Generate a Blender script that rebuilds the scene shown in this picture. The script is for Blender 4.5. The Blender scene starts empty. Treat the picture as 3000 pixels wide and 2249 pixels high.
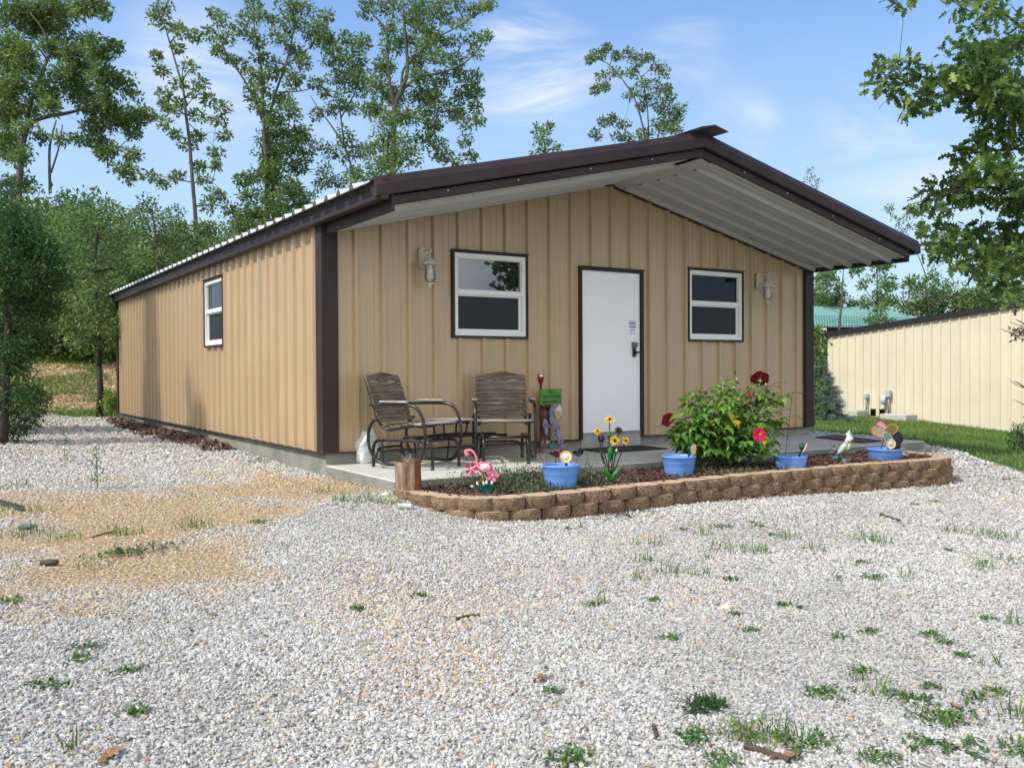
import bpy, bmesh, math, random
import numpy as np
from mathutils import Vector, Matrix
rng = np.random.default_rng(7); random.seed(7)
R = math.radians
scene = bpy.context.scene
COL = scene.collection

# ------------------------------------------------------------------ camera
FPX = 2686.54; CAM = np.array([-3.3953, -8.8364, 0.8207]); YAW, PIT, ROL = 0.5678, -0.0139, -0.0055
def _basis():
    F = np.array([math.sin(YAW)*math.cos(PIT), math.cos(YAW)*math.cos(PIT), math.sin(PIT)])
    Rr = np.array([math.cos(YAW), -math.sin(YAW), 0.]); U = np.cross(Rr, F)
    return F, Rr*math.cos(ROL)+U*math.sin(ROL), -Rr*math.sin(ROL)+U*math.cos(ROL)
CF, CR, CU = _basis()
cam_d = bpy.data.cameras.new('camera'); cam = bpy.data.objects.new('camera', cam_d); COL.objects.link(cam)
cam_d.sensor_width = 36; cam_d.lens = FPX/3000*36; cam_d.clip_end = 2000; cam_d.clip_start = .05
cam.matrix_world = Matrix(((CR[0], CU[0], -CF[0], CAM[0]), (CR[1], CU[1], -CF[1], CAM[1]), (CR[2], CU[2], -CF[2], CAM[2]), (0, 0, 0, 1)))
scene.camera = cam
def ray(u, v): return CF+CR*(u-1500)/FPX-CU*(v-1124.5)/FPX
def at_z(u, v, z): d = ray(u, v); return CAM+d*(z-CAM[2])/d[2]
def at_y(u, v, y): d = ray(u, v); return CAM+d*(y-CAM[1])/d[1]
def at_x(u, v, x): d = ray(u, v); return CAM+d*(x-CAM[0])/d[0]
def at_d(u, v, t): return CAM+ray(u, v)*t
def pix(P):
    Q = np.atleast_2d(P)-CAM; d = Q@CF
    return 1500+FPX*(Q@CR)/d, 1124.5-FPX*(Q@CU)/d, d

# ------------------------------------------------------------------ light
SUN = np.array([-.84, .06, 1.0]); SUN /= np.linalg.norm(SUN)
sun_el = math.asin(SUN[2]); sun_rot = math.atan2(SUN[0], SUN[1])
sl = bpy.data.lights.new('sun', 'SUN'); sl.energy = 2.9; sl.angle = R(2.5); sl.color = (1, .95, .87)
so = bpy.data.objects.new('sun', sl); COL.objects.link(so)
so.rotation_euler = Vector(SUN).to_track_quat('Z', 'Y').to_euler()
world = bpy.data.worlds.new('World'); scene.world = world; world.use_nodes = True
wn = world.node_tree; wn.nodes.clear(); WL = wn.links.new
def N(tree, typ, **kw):
    n = tree.nodes.new(typ)
    for k, v in kw.items():
        if k.startswith('i_'):
            key = k[2:]; n.inputs[int(key) if key.isdigit() else key].default_value = v
        else: setattr(n, k, v)
    return n
wo = N(wn, 'ShaderNodeOutputWorld'); bg = N(wn, 'ShaderNodeBackground'); bg.inputs[1].default_value = .08
sky = N(wn, 'ShaderNodeTexSky', sky_type='NISHITA', sun_disc=False, sun_elevation=sun_el, sun_rotation=sun_rot, air_density=1.25, dust_density=.6, ozone_density=2.2, altitude=0)
tc = N(wn, 'ShaderNodeTexCoord')
# cirrus: a few wispy patches placed by direction, broken up by stretched noise
mp = N(wn, 'ShaderNodeMapping'); mp.inputs['Rotation'].default_value = (0, .5, .4); mp.inputs['Scale'].default_value = (1.6, 3.4, 7.5); WL(tc.outputs['Generated'], mp.inputs[0])
n1 = N(wn, 'ShaderNodeTexNoise', i_Scale=1.8, i_Detail=8., i_Roughness=.6, i_Distortion=.7); WL(mp.outputs[0], n1.inputs['Vector'])
total = None
for (u, v, rad, amp) in ((1540, 210, .10, 1.7), (1480, 130, .04, .8), (1680, 310, .10, .55), (1990, 155, .07, .6), (2150, 365, .06, .5), (2230, 365, .035, .5), (2620, 450, .12, .5), (2540, 350, .06, .4), (640, 230, .11, .5), (540, 170, .1, .38), (560, 480, .12, .25), (1330, 420, .1, .35), (2850, 560, .12, .3), (900, 340, .12, .3)):
    d = ray(u, v); d /= np.linalg.norm(d)
    vm = N(wn, 'ShaderNodeVectorMath', operation='DISTANCE'); vm.inputs[1].default_value = tuple(d); 
    nm = N(wn, 'ShaderNodeVectorMath', operation='NORMALIZE'); WL(tc.outputs['Generated'], nm.inputs[0]); WL(nm.outputs[0], vm.inputs[0])
    mr = N(wn, 'ShaderNodeMapRange', interpolation_type='SMOOTHERSTEP'); mr.inputs['From Min'].default_value = rad; mr.inputs['From Max'].default_value = 0; mr.inputs['To Max'].default_value = amp
    WL(vm.outputs['Value'], mr.inputs['Value'])
    if total is None: total = mr.outputs[0]
    else:
        a = N(wn, 'ShaderNodeMath', operation='ADD'); WL(total, a.inputs[0]); WL(mr.outputs[0], a.inputs[1]); total = a.outputs[0]
base_add = N(wn, 'ShaderNodeMath', operation='ADD', i_1=.03); WL(total, base_add.inputs[0])
cr = N(wn, 'ShaderNodeMapRange', interpolation_type='SMOOTHSTEP'); cr.inputs['From Min'].default_value = .38; cr.inputs['From Max'].default_value = .74; WL(n1.outputs[0], cr.inputs['Value'])
mul = N(wn, 'ShaderNodeMath', operation='MULTIPLY', use_clamp=True); WL(cr.outputs[0], mul.inputs[0]); WL(base_add.outputs[0], mul.inputs[1])
mixc = N(wn, 'ShaderNodeMixRGB'); WL(mul.outputs[0], mixc.inputs[0]); 
hsv = N(wn, 'ShaderNodeHueSaturation', i_Saturation=1.2, i_Value=1.12); WL(sky.outputs[0], hsv.inputs['Color']); 
tn = N(wn, 'ShaderNodeMixRGB', blend_type='MULTIPLY', i_Fac=1.); WL(hsv.outputs[0], tn.inputs[1]); tn.inputs[2].default_value = (.76, 1.03, 1.42, 1)
sz = N(wn, 'ShaderNodeSeparateXYZ'); WL(tc.outputs['Generated'], sz.inputs[0])
hz = N(wn, 'ShaderNodeMapRange', interpolation_type='SMOOTHSTEP'); hz.inputs['From Min'].default_value = .60; hz.inputs['From Max'].default_value = -.02; hz.inputs['To Max'].default_value = .84; WL(sz.outputs['Z'], hz.inputs['Value'])
hm = N(wn, 'ShaderNodeMixRGB'); WL(hz.outputs[0], hm.inputs[0]); WL(tn.outputs[0], hm.inputs[1]); hm.inputs[2].default_value = (5.3, 6.9, 8.5, 1)
WL(hm.outputs[0], mixc.inputs[1]); mixc.inputs[2].default_value = (7.2, 7.7, 8.6, 1)
# unseen clouds behind camera, mirrored in the left window, brightened to fill the front
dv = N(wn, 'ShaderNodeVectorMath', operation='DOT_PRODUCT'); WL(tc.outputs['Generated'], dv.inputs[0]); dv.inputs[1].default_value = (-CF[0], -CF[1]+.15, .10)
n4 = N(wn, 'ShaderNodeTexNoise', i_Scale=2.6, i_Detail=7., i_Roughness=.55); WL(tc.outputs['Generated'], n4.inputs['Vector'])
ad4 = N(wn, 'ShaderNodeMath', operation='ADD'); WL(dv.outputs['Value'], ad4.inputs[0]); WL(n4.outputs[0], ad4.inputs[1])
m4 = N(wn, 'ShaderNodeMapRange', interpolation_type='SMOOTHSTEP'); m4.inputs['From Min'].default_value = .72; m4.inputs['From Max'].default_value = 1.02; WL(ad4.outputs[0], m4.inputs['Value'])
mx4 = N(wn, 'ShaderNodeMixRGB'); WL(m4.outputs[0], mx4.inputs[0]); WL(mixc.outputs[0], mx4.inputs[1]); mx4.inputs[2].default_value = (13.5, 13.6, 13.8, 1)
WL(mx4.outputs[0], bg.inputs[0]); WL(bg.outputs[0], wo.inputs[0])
scene.view_settings.view_transform = 'Standard'; scene.view_settings.look = 'None'; scene.view_settings.gamma = 1; scene.view_settings.exposure = .62
scene.cycles.max_bounces = 6; scene.cycles.transparent_max_bounces = 8
scene.cycles.use_denoising = True

# ------------------------------------------------------------------ materials
def s2l(c): return tuple((x/255/12.92 if x/255 <= .04045 else ((x/255+.055)/1.055)**2.4) for x in c)+(1,)
def lin(*c): return tuple(c)+(1,)
MATS = {}
def mat(name, col, rough=.6, metal=0., spec=.5, noise=0., nscale=8., bump=0., bscale=40., col2=None, stretch=None, trans=0., coat=0.):
    if name in MATS: return MATS[name]
    m = bpy.data.materials.new(name); m.use_nodes = True; t = m.node_tree; t.nodes.clear(); L = t.links.new
    out = N(t, 'ShaderNodeOutputMaterial'); b = N(t, 'ShaderNodeBsdfPrincipled')
    b.inputs['Roughness'].default_value = rough; b.inputs['Metallic'].default_value = metal; b.inputs['Specular IOR Level'].default_value = spec
    b.inputs['Base Color'].default_value = col
    b.inputs['Coat Weight'].default_value = coat
    tcn = N(t, 'ShaderNodeTexCoord'); src = tcn.outputs['Object']
    if stretch:
        mpn = N(t, 'ShaderNodeMapping'); mpn.inputs['Scale'].default_value = stretch; L(src, mpn.inputs[0]); src = mpn.outputs[0]
    if noise > 0 or col2:
        nz = N(t, 'ShaderNodeTexNoise', i_Scale=nscale, i_Detail=6., i_Roughness=.6); L(src, nz.inputs['Vector'])
        rmp = N(t, 'ShaderNodeMapRange'); rmp.inputs['From Min'].default_value = .3; rmp.inputs['From Max'].default_value = .7; L(nz.outputs[0], rmp.inputs['Value'])
        mx = N(t, 'ShaderNodeMixRGB'); L(rmp.outputs[0], mx.inputs[0])
        if col2: mx.inputs[1].default_value = col; mx.inputs[2].default_value = col2
        else:
            mx.inputs[1].default_value = tuple(c*(1-noise) for c in col[:3])+(1,); mx.inputs[2].default_value = tuple(min(1, c*(1+noise)) for c in col[:3])+(1,)
        L(mx.outputs[0], b.inputs['Base Color'])
    if bump > 0:
        nb = N(t, 'ShaderNodeTexNoise', i_Scale=bscale, i_Detail=5.); L(src, nb.inputs['Vector'])
        bp = N(t, 'ShaderNodeBump', i_Strength=bump, i_Distance=.01); L(nb.outputs[0], bp.inputs['Height']); L(bp.outputs[0], b.inputs['Normal'])
    if trans > 0:
        b.inputs['Transmission Weight'].default_value = trans
    L(b.outputs[0], out.inputs[0]); MATS[name] = m; return m
def tintmat(name, ramp, rough=.6, translucent=0., spec=.3, bump=0., bscale=60.):
    """colour picked per face by the 'tint' attribute"""
    if name in MATS: return MATS[name]
    m = bpy.data.materials.new(name); m.use_nodes = True; t = m.node_tree; t.nodes.clear(); L = t.links.new
    out = N(t, 'ShaderNodeOutputMaterial'); b = N(t, 'ShaderNodeBsdfPrincipled', i_Roughness=rough); b.inputs['Specular IOR Level'].default_value = spec
    at = N(t, 'ShaderNodeAttribute', attribute_name='tint'); cr_ = N(t, 'ShaderNodeValToRGB'); L(at.outputs['Fac'], cr_.inputs[0])
    el = cr_.color_ramp.elements
    while len(el) < len(ramp): el.new(.5)
    for e, (p, c) in zip(el, ramp): e.position = p; e.color = c
    L(cr_.outputs[0], b.inputs['Base Color'])
    if bump > 0:
        tcn = N(t, 'ShaderNodeTexCoord'); nb = N(t, 'ShaderNodeTexNoise', i_Scale=bscale, i_Detail=5.); L(tcn.outputs['Object'], nb.inputs['Vector'])
        bp = N(t, 'ShaderNodeBump', i_Strength=bump, i_Distance=.01); L(nb.outputs[0], bp.inputs['Height']); L(bp.outputs[0], b.inputs['Normal'])
    if translucent > 0:
        tr = N(t, 'ShaderNodeBsdfTranslucent'); hs = N(t, 'ShaderNodeHueSaturation', i_Saturation=1.1, i_Value=1.35); L(cr_.outputs[0], hs.inputs['Color']); L(hs.outputs[0], tr.inputs[0])
        ms = N(t, 'ShaderNodeMixShader', i_Fac=translucent); L(b.outputs[0], ms.inputs[1]); L(tr.outputs[0], ms.inputs[2]); L(ms.outputs[0], out.inputs[0])
    else: L(b.outputs[0], out.inputs[0])
    MATS[name] = m; return m

def siding_mat(name, col, rough=.30):
    m = bpy.data.materials.new(name); m.use_nodes = True; t = m.node_tree; t.nodes.clear(); L = t.links.new
    out = N(t, 'ShaderNodeOutputMaterial'); b = N(t, 'ShaderNodeBsdfPrincipled', i_Roughness=rough); b.inputs['Specular IOR Level'].default_value = .75
    tcn = N(t, 'ShaderNodeTexCoord'); mpn = N(t, 'ShaderNodeMapping'); mpn.inputs['Scale'].default_value = (3, 3, .15); L(tcn.outputs['Object'], mpn.inputs[0])
    nz = N(t, 'ShaderNodeTexNoise', i_Scale=3., i_Detail=5.); L(mpn.outputs[0], nz.inputs['Vector'])
    n2 = N(t, 'ShaderNodeTexNoise', i_Scale=1.3, i_Detail=3.); L(tcn.outputs['Object'], n2.inputs['Vector'])
    ad = N(t, 'ShaderNodeMath', operation='ADD'); L(nz.outputs[0], ad.inputs[0]); L(n2.outputs[0], ad.inputs[1])
    rmp = N(t, 'ShaderNodeMapRange'); rmp.inputs['From Min'].default_value = .7; rmp.inputs['From Max'].default_value = 1.3; L(ad.outputs[0], rmp.inputs['Value'])
    mx = N(t, 'ShaderNodeMixRGB'); L(rmp.outputs[0], mx.inputs[0]); mx.inputs[1].default_value = tuple(c*.93 for c in col[:3])+(1,); mx.inputs[2].default_value = tuple(c*1.05 for c in col[:3])+(1,)
    L(mx.outputs[0], b.inputs['Base Color'])
    # dirt splash near the bottom
    bp = N(t, 'ShaderNodeBump', i_Strength=.12, i_Distance=.02); mp2 = N(t, 'ShaderNodeMapping'); mp2.inputs['Scale'].default_value = (1, 1, .5); L(tcn.outputs['Object'], mp2.inputs[0])
    n3 = N(t, 'ShaderNodeTexNoise', i_Scale=5., i_Detail=2.); L(mp2.outputs[0], n3.inputs['Vector']); L(n3.outputs[0], bp.inputs['Height']); L(bp.outputs[0], b.inputs['Normal'])
    L(b.outputs[0], out.inputs[0]); MATS[name] = m; return m
M_SIDE = siding_mat('tan_metal', lin(.465, .34, .195))
M_CREAM = siding_mat('cream_metal', lin(.64, .57, .43), .45)
M_BROWN = mat('brown_metal', lin(.040, .028, .028), .46, spec=.22, noise=.2, nscale=3)
M_WHITEM = mat('white_metal', lin(.62, .63, .60), .38, noise=.06, nscale=2)
M_SOFFIT = mat('soffit_metal', lin(.43, .435, .41), .36, noise=.08, nscale=1.5)
M_ROOFTOP = mat('roof_metal', lin(.6, .62, .62), .35, spec=.6, noise=.06)
M_GREY = mat('grey_metal', lin(.12, .125, .13), .4, metal=.3)
M_SCREW = mat('screw_metal', lin(.45, .40, .32), .4)
M_CONC = mat('concrete', lin(.41, .405, .355), .9, bump=.25, bscale=60, col2=lin(.54, .53, .48), nscale=2.5)
M_CONCD = mat('dark_concrete', lin(.17, .175, .145), .92, bump=.5, bscale=40, col2=lin(.30, .295, .26), nscale=3.5)  # darker grey-green concrete for the foundation and the slab sides
M_VINYL = mat('white_vinyl', lin(.80, .80, .78), .35)
M_DOORW = mat('white_door_paint', lin(.88, .90, .90), .42, noise=.02, nscale=30, bump=.05, bscale=200)
M_BLACK = mat('black_metal', lin(.012, .012, .014), .33, spec=.55, noise=.3, nscale=10)
M_RUBBER = mat('black_rubber', lin(.012, .012, .013), .8, bump=.4, bscale=120)
M_LANT = mat('antique_white', lin(.64, .60, .51), .45, noise=.15, nscale=30)
M_BRONZE = mat('dark_bronze', lin(.05, .04, .03), .4, metal=.5)
M_PEWTER = mat('pewter', lin(.17, .155, .13), .4, metal=.3)

def glass_mat(name, base, ior, rough=.01, wob=.0):
    m = bpy.data.materials.new(name); m.use_nodes = True; t = m.node_tree; t.nodes.clear(); L = t.links.new
    out = N(t, 'ShaderNodeOutputMaterial'); b = N(t, 'ShaderNodeBsdfPrincipled', i_Roughness=rough, i_IOR=ior); b.inputs['Base Color'].default_value = base
    if wob:
        tcn = N(t, 'ShaderNodeTexCoord'); nz = N(t, 'ShaderNodeTexNoise', i_Scale=2.5, i_Detail=2.); L(tcn.outputs['Object'], nz.inputs['Vector'])
        bp = N(t, 'ShaderNodeBump', i_Strength=wob, i_Distance=.01); L(nz.outputs[0], bp.inputs['Height']); L(bp.outputs[0], b.inputs['Normal'])
    L(b.outputs[0], out.inputs[0]); MATS[name] = m; return m
M_PANE = glass_mat('window_glass', lin(.012, .016, .016), 2.3, .008, .10)
M_PANED = glass_mat('clear_window_glass', lin(.008, .013, .011), 1.33, .01, .06)
M_SCREEN = mat('insect_screen', lin(.018, .021, .024), .5, spec=.35)
def clear_glass(name):
    m = bpy.data.materials.new(name); m.use_nodes = True; t = m.node_tree; t.nodes.clear(); L = t.links.new
    out = N(t, 'ShaderNodeOutputMaterial'); t0 = N(t, 'ShaderNodeBsdfTransparent'); t0.inputs[0].default_value = (.96, .95, .92, 1); df = N(t, 'ShaderNodeBsdfDiffuse'); df.inputs[0].default_value = (.8, .78, .7, 1); tr = N(t, 'ShaderNodeMixShader', i_Fac=.22); L(t0.outputs[0], tr.inputs[1]); L(df.outputs[0], tr.inputs[2])
    g = N(t, 'ShaderNodeBsdfGlossy', i_Roughness=.08); fr = N(t, 'ShaderNodeFresnel', i_IOR=1.7)
    ms = N(t, 'ShaderNodeMixShader'); L(fr.outputs[0], ms.inputs[0]); L(tr.outputs[0], ms.inputs[1]); L(g.outputs[0], ms.inputs[2]); L(ms.outputs[0], out.inputs[0]); MATS[name] = m; return m
M_CGLASS = clear_glass('seeded_glass')

# ------------------------------------------------------------------ mesh builder
class MB:
    def __init__(s): s.v = []; s.f = []; s.m = []; s.t = []; s.cm = 0; s.ct = 0.; s.has_t = False; s.sm = []; s.smooth = False
    def add(s, vs, fs):
        o = len(s.v); s.v += [tuple(map(float, p)) for p in vs]
        for f in fs: s.f.append(tuple(i+o for i in f)); s.m.append(s.cm); s.t.append(s.ct); s.sm.append(s.smooth)
        return s
    def box(s, x0, y0, z0, x1, y1, z1, M=None):
        vs = [(x, y, z) for z in (z0, z1) for y in (y0, y1) for x in (x0, x1)]
        if M is not None: vs = [tuple(M@Vector(p)) for p in vs]
        return s.add(vs, [(0, 2, 3, 1), (4, 5, 7, 6), (0, 1, 5, 4), (2, 6, 7, 3), (0, 4, 6, 2), (1, 3, 7, 5)])
    def bbox(s, x0, y0, z0, x1, y1, z1, b=.004, M=None):
        """box with bevelled long edges (chamfer on all vertical+horizontal edges via 24-vertex hull)"""
        vs = []; idx = {}
        for i, x in enumerate((x0, x1)):
            for j, y in enumerate((y0, y1)):
                for k, z in enumerate((z0, z1)):
                    sx, sy, sz = (1, -1)[i], (1, -1)[j], (1, -1)[k]
                    for a, p in enumerate(((x, y+sy*b, z+sz*b), (x+sx*b, y, z+sz*b), (x+sx*b, y+sy*b, z))):
                        idx[(i, j, k, a)] = len(vs); vs.append(p)
        I = lambda i, j, k, a: idx[(i, j, k, a)]; fs = []
        for i in (0, 1): q = [I(i, 0, 0, 0), I(i, 1, 0, 0), I(i, 1, 1, 0), I(i, 0, 1, 0)]; fs.append(q if i else q[::-1])
        for j in (0, 1): q = [I(0, j, 0, 1), I(1, j, 0, 1), I(1, j, 1, 1), I(0, j, 1, 1)]; fs.append(q[::-1] if j else q)
        for k in (0, 1): q = [I(0, 0, k, 2), I(1, 0, k, 2), I(1, 1, k, 2), I(0, 1, k, 2)]; fs.append(q if k else q[::-1])
        for i in (0, 1):
            for j in (0, 1): fs.append([I(i, j, 0, 0), I(i, j, 1, 0), I(i, j, 1, 1), I(i, j, 0, 1)])
            for k in (0, 1): fs.append([I(i, 0, k, 0), I(i, 1, k, 0), I(i, 1, k, 2), I(i, 0, k, 2)])
        for j in (0, 1):
            for k in (0, 1): fs.append([I(0, j, k, 1), I(1, j, k, 1), I(1, j, k, 2), I(0, j, k, 2)])
        for i in (0, 1):
            for j in (0, 1):
                for k in (0, 1): fs.append([I(i, j, k, 0), I(i, j, k, 1), I(i, j, k, 2)])
        if M is not None: vs = [tuple(M@Vector(p)) for p in vs]
        return s.add(vs, fs)
    def tube(s, pts, r, n=8, cap=True, flat=1.):
        P = [Vector(p) for p in pts]; rr = r if hasattr(r, '__len__') else [r]*len(P)
        vs = []; up = Vector((0, 0, 1)); T0 = (P[1]-P[0]).normalized()
        if abs(T0.z) > .9: up = Vector((1, 0, 0))
        Nn = T0.cross(up).normalized()
        for i, p in enumerate(P):
            T = (P[min(i+1, len(P)-1)]-P[max(i-1, 0)])
            T = T.normalized() if T.length > 1e-9 else T0
            Nn = Nn-T*Nn.dot(T); Nn = Nn.normalized() if Nn.length > 1e-6 else T.orthogonal().normalized()
            B = T.cross(Nn)
            for k in range(n):
                a = 2*math.pi*k/n; vs.append(p+Nn*math.cos(a)*rr[i]+B*math.sin(a)*rr[i]*flat)
        fs = [(i*n+k, i*n+(k+1) % n, (i+1)*n+(k+1) % n, (i+1)*n+k) for i in range(len(P)-1) for k in range(n)]
        if cap: fs += [tuple(range(n))[::-1], tuple((len(P)-1)*n+k for k in range(n))]
        sm = s.smooth; s.smooth = n > 4; s.add(vs, fs); s.smooth = sm; return s
    def lathe(s, prof, n=24, c=(0, 0, 0), M=None, smooth=True, sx=1., sy=1.):
        vs = [(r*math.cos(2*math.pi*k/n)*sx, r*math.sin(2*math.pi*k/n)*sy, z) for r, z in prof for k in range(n)]
        if M is not None: vs = [tuple(M@Vector(p)) for p in vs]
        vs = [(p[0]+c[0], p[1]+c[1], p[2]+c[2]) for p in vs]
        fs = [(i*n+k, i*n+(k+1) % n, (i+1)*n+(k+1) % n, (i+1)*n+k) for i in range(len(prof)-1) for k in range(n)]
        sm = s.smooth; s.smooth = smooth; s.add(vs, fs); s.smooth = sm; return s
    def prism(s, poly, a, b, fn):
        """polygon (2D) extruded between a and b; fn(p, t)->3D"""
        n = len(poly); vs = [fn(p, a) for p in poly]+[fn(p, b) for p in poly]
        return s.add(vs, [tuple(range(n))[::-1], tuple(range(n, 2*n))]+[(i, (i+1) % n, n+(i+1) % n, n+i) for i in range(n)])
    def build(s, name, mats, parent=None, loc=None):
        me = bpy.data.meshes.new(name); me.from_pydata(s.v, [], s.f)
        for m in (mats if isinstance(mats, (list, tuple)) else [mats]): me.materials.append(m)
        if len(set(s.m)) > 1: me.polygons.foreach_set('material_index', s.m)
        me.polygons.foreach_set('use_smooth', s.sm)
        if s.has_t: a = me.attributes.new('tint', 'FLOAT', 'FACE'); a.data.foreach_set('value', s.t)
        bm = bmesh.new(); bm.from_mesh(me); bmesh.ops.recalc_face_normals(bm, faces=bm.faces); bm.to_mesh(me); bm.free()
        o = bpy.data.objects.new(name, me); COL.objects.link(o)
        if parent: o.parent = parent
        if loc is not None: o.location = loc
        return o
def npmesh(name, V, F, mats, tint=None, parent=None, matidx=None):
    """V (n,3), F (m,k) arrays of equal-size polygons"""
    V = np.asarray(V, np.float32); F = np.asarray(F, np.int32); m, k = F.shape
    me = bpy.data.meshes.new(name); me.vertices.add(len(V)); me.vertices.foreach_set('co', V.ravel())
    me.loops.add(m*k); me.loops.foreach_set('vertex_index', F.ravel())
    me.polygons.add(m); me.polygons.foreach_set('loop_start', np.arange(0, m*k, k, dtype=np.int32)); me.polygons.foreach_set('loop_total', np.full(m, k, np.int32))
    for mm in (mats if isinstance(mats, (list, tuple)) else [mats]): me.materials.append(mm)
    me.update(calc_edges=True); me.polygons.foreach_set('use_smooth', np.zeros(m, bool))
    if matidx is not None: me.polygons.foreach_set('material_index', np.asarray(matidx, np.int32))
    if tint is not None: a = me.attributes.new('tint', 'FLOAT', 'FACE'); a.data.foreach_set('value', np.asarray(tint, np.float32))
    o = bpy.data.objects.new(name, me); COL.objects.link(o)
    if parent: o.parent = parent
    return o
def tag(o, label=None, cat=None, group=None, kind=None):
    if label: o['label'] = label
    if cat: o['category'] = cat
    if group: o['group'] = group
    if kind: o['kind'] = kind
    return o
def thing(name, label, cat, loc=(0, 0, 0), rz=0, group=None):
    o = bpy.data.objects.new(name, None); COL.objects.link(o); o.location = loc; o.rotation_euler = (0, 0, rz); o.empty_display_size = .1
    return tag(o, label, cat, group)
def copy_thing(o, parent=None):
    kids = [c for c in COL.objects if c.parent == o]
    c = o.copy(); COL.objects.link(c); c.parent = parent
    for k in kids: copy_thing(k, c)
    return c
def arc(p0, p1, p2, n=6):
    p0, p1, p2 = map(Vector, (p0, p1, p2)); return [tuple(p0*(1-t)**2+p1*2*t*(1-t)+p2*t*t) for t in [i/n for i in range(n+1)]]
def smooth_path(pts, n=6):
    P = [Vector(p) for p in pts]; out = []
    for i in range(len(P)-1):
        a = P[max(i-1, 0)]; b = P[i]; c = P[i+1]; d = P[min(i+2, len(P)-1)]
        for k in range(n):
            t = k/n; out.append(.5*((2*b)+(c-a)*t+(2*a-5*b+4*c-d)*t*t+(3*b-a-3*c+d)*t**3))
    out.append(P[-1]); return out

# ------------------------------------------------------------------ ground
W = 7.3152; LEN = 11.78; H = 2.256; SLP = .2343; HS = 2.349
CP = [(0, 0, -.235), (0, -1.6, -.222), (0, 12, -.127), (0, 6, -.175), (-3, 0, -.25), (-3, 6, -.13), (-3, -3.5, -.34), (-6, -2, -.26), (-7, 4, .0),
      (.5, -2.95, -.395), (1.6, -2.95, -.41), (3, -2.9, -.43), (4.5, -2.9, -.47), (5.9, -3.1, -.49), (6.9, -2.4, -.44), (7.7, -1.8, -.22), (7.9, 0, -.17), (7.5, 6, -.16), (7.5, 12, -.12), (3.6, 6, -.25),
      (3, -1.9, -.26), (-3.4, -8.8, -.55), (0, -6, -.49), (3, -6, -.54), (6, -6, -.60), (-5, -6, -.42), (10, -6, -.6), (8.9, 1.3, -.2), (8.4, -.7, -.2), (8.4, -2.4, -.42), (9.5, -4, -.5),
      (22.6, 8.8, -.76), (22.6, 5.4, -1.0), (22.6, 12, -.73), (22.6, 0, -1.3), (15, 6, -.5), (13, 1, -.6), (-6, 13, .0), (-2, 13, -.08), (1, 13.5, -.08), (.5, 24, 1.35), (-5, 24, 1.4), (-9, 24, 1.5), (-10, 13, .35), (5, 15, -.05), (6, 26, 1.4), (15, 27, .3),
      (30, 30, -.4), (-20, 8, .9), (-12, -6, -.2), (0, 60, 3), (60, 60, 0), (70, -30, -1.2), (-60, -40, 0), (-60, 40, 3), (10, -20, -.9), (-10, -25, -.7), (30, -20, -1.2)]
CPA = np.array(CP, float)
_D = np.linalg.norm(CPA[:, None, :2]-CPA[None, :, :2], axis=2)
_Wt = np.linalg.solve(np.block([[-_D+np.eye(len(CP))*.02, np.ones((len(CP), 1))], [np.ones((1, len(CP))), np.zeros((1, 1))]]), np.append(CPA[:, 2], 0))
def gz(x, y):
    x = np.asarray(x, float); y = np.asarray(y, float); sh = x.shape; q = np.stack([x.ravel(), y.ravel()], 1)
    out = np.full(len(q), _Wt[-1])
    for i in range(len(CP)): out -= _Wt[i]*np.hypot(q[:, 0]-CPA[i, 0], q[:, 1]-CPA[i, 1])
    return out.reshape(sh)
def vnoise(x, y, s, seed=0):
    x = np.asarray(x)/s+seed*17.3; y = np.asarray(y)/s-seed*9.1; xi = np.floor(x); yi = np.floor(y); fx = x-xi; fy = y-yi
    fx = fx*fx*(3-2*fx); fy = fy*fy*(3-2*fy)
    def h(a, b): t = np.sin(a*127.1+b*311.7+seed*3.7)*43758.5453; return t-np.floor(t)
    return (h(xi, yi)*(1-fx)+h(xi+1, yi)*fx)*(1-fy)+(h(xi, yi+1)*(1-fx)+h(xi+1, yi+1)*fx)*fy
def fbm(x, y, s, seed=0): return (vnoise(x, y, s, seed)+.5*vnoise(x, y, s/2.1, seed+1)+.25*vnoise(x, y, s/4.3, seed+2))/1.75
def poly_sd(x, y, poly):
    """signed distance, positive inside"""
    x = np.asarray(x, float); y = np.asarray(y, float); P = np.asarray(poly)[:, :2]; ins = np.zeros(x.shape, bool); dm = np.full(x.shape, 1e9)
    for i in range(len(P)):
        a = P[i]; b = P[(i+1) % len(P)]; d = b-a; L2 = max(d@d, 1e-12)
        t = np.clip(((x-a[0])*d[0]+(y-a[1])*d[1])/L2, 0, 1); dm = np.minimum(dm, np.hypot(x-a[0]-t*d[0], y-a[1]-t*d[1]))
        c = ((a[1] > y) != (b[1] > y)); xx = a[0]+(y-a[1])/(d[1] if abs(d[1]) > 1e-9 else 1e-9)*d[0]; ins ^= c & (x < xx)
    return np.where(ins, dm, -dm)
S_ = 3000/2212
DIRT = [at_z(u*S_, v*S_, z)[:2] for u, v, z in ((850, 1058, -.25), (690, 1040, -.24), (560, 1030, -.24), (400, 1068, -.26), (230, 1070, -.28), (120, 1100, -.3), (-60, 1130, -.3), (-120, 1330, -.36), (0, 1310, -.37), (180, 1290, -.38), (330, 1268, -.38), (560, 1262, -.4), (600, 1225, -.4), (500, 1195, -.38), (420, 1165, -.36), (600, 1130, -.34), (760, 1105, -.33), (860, 1085, -.3))]
LAWN = [(8.95, 60), (8.9, 1.3), (8.4, -.75), (8.2, -1.7), (7.75, -2.7), (8.2, -3.6), (14, -9), (60, -40), (90, 60)]
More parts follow.
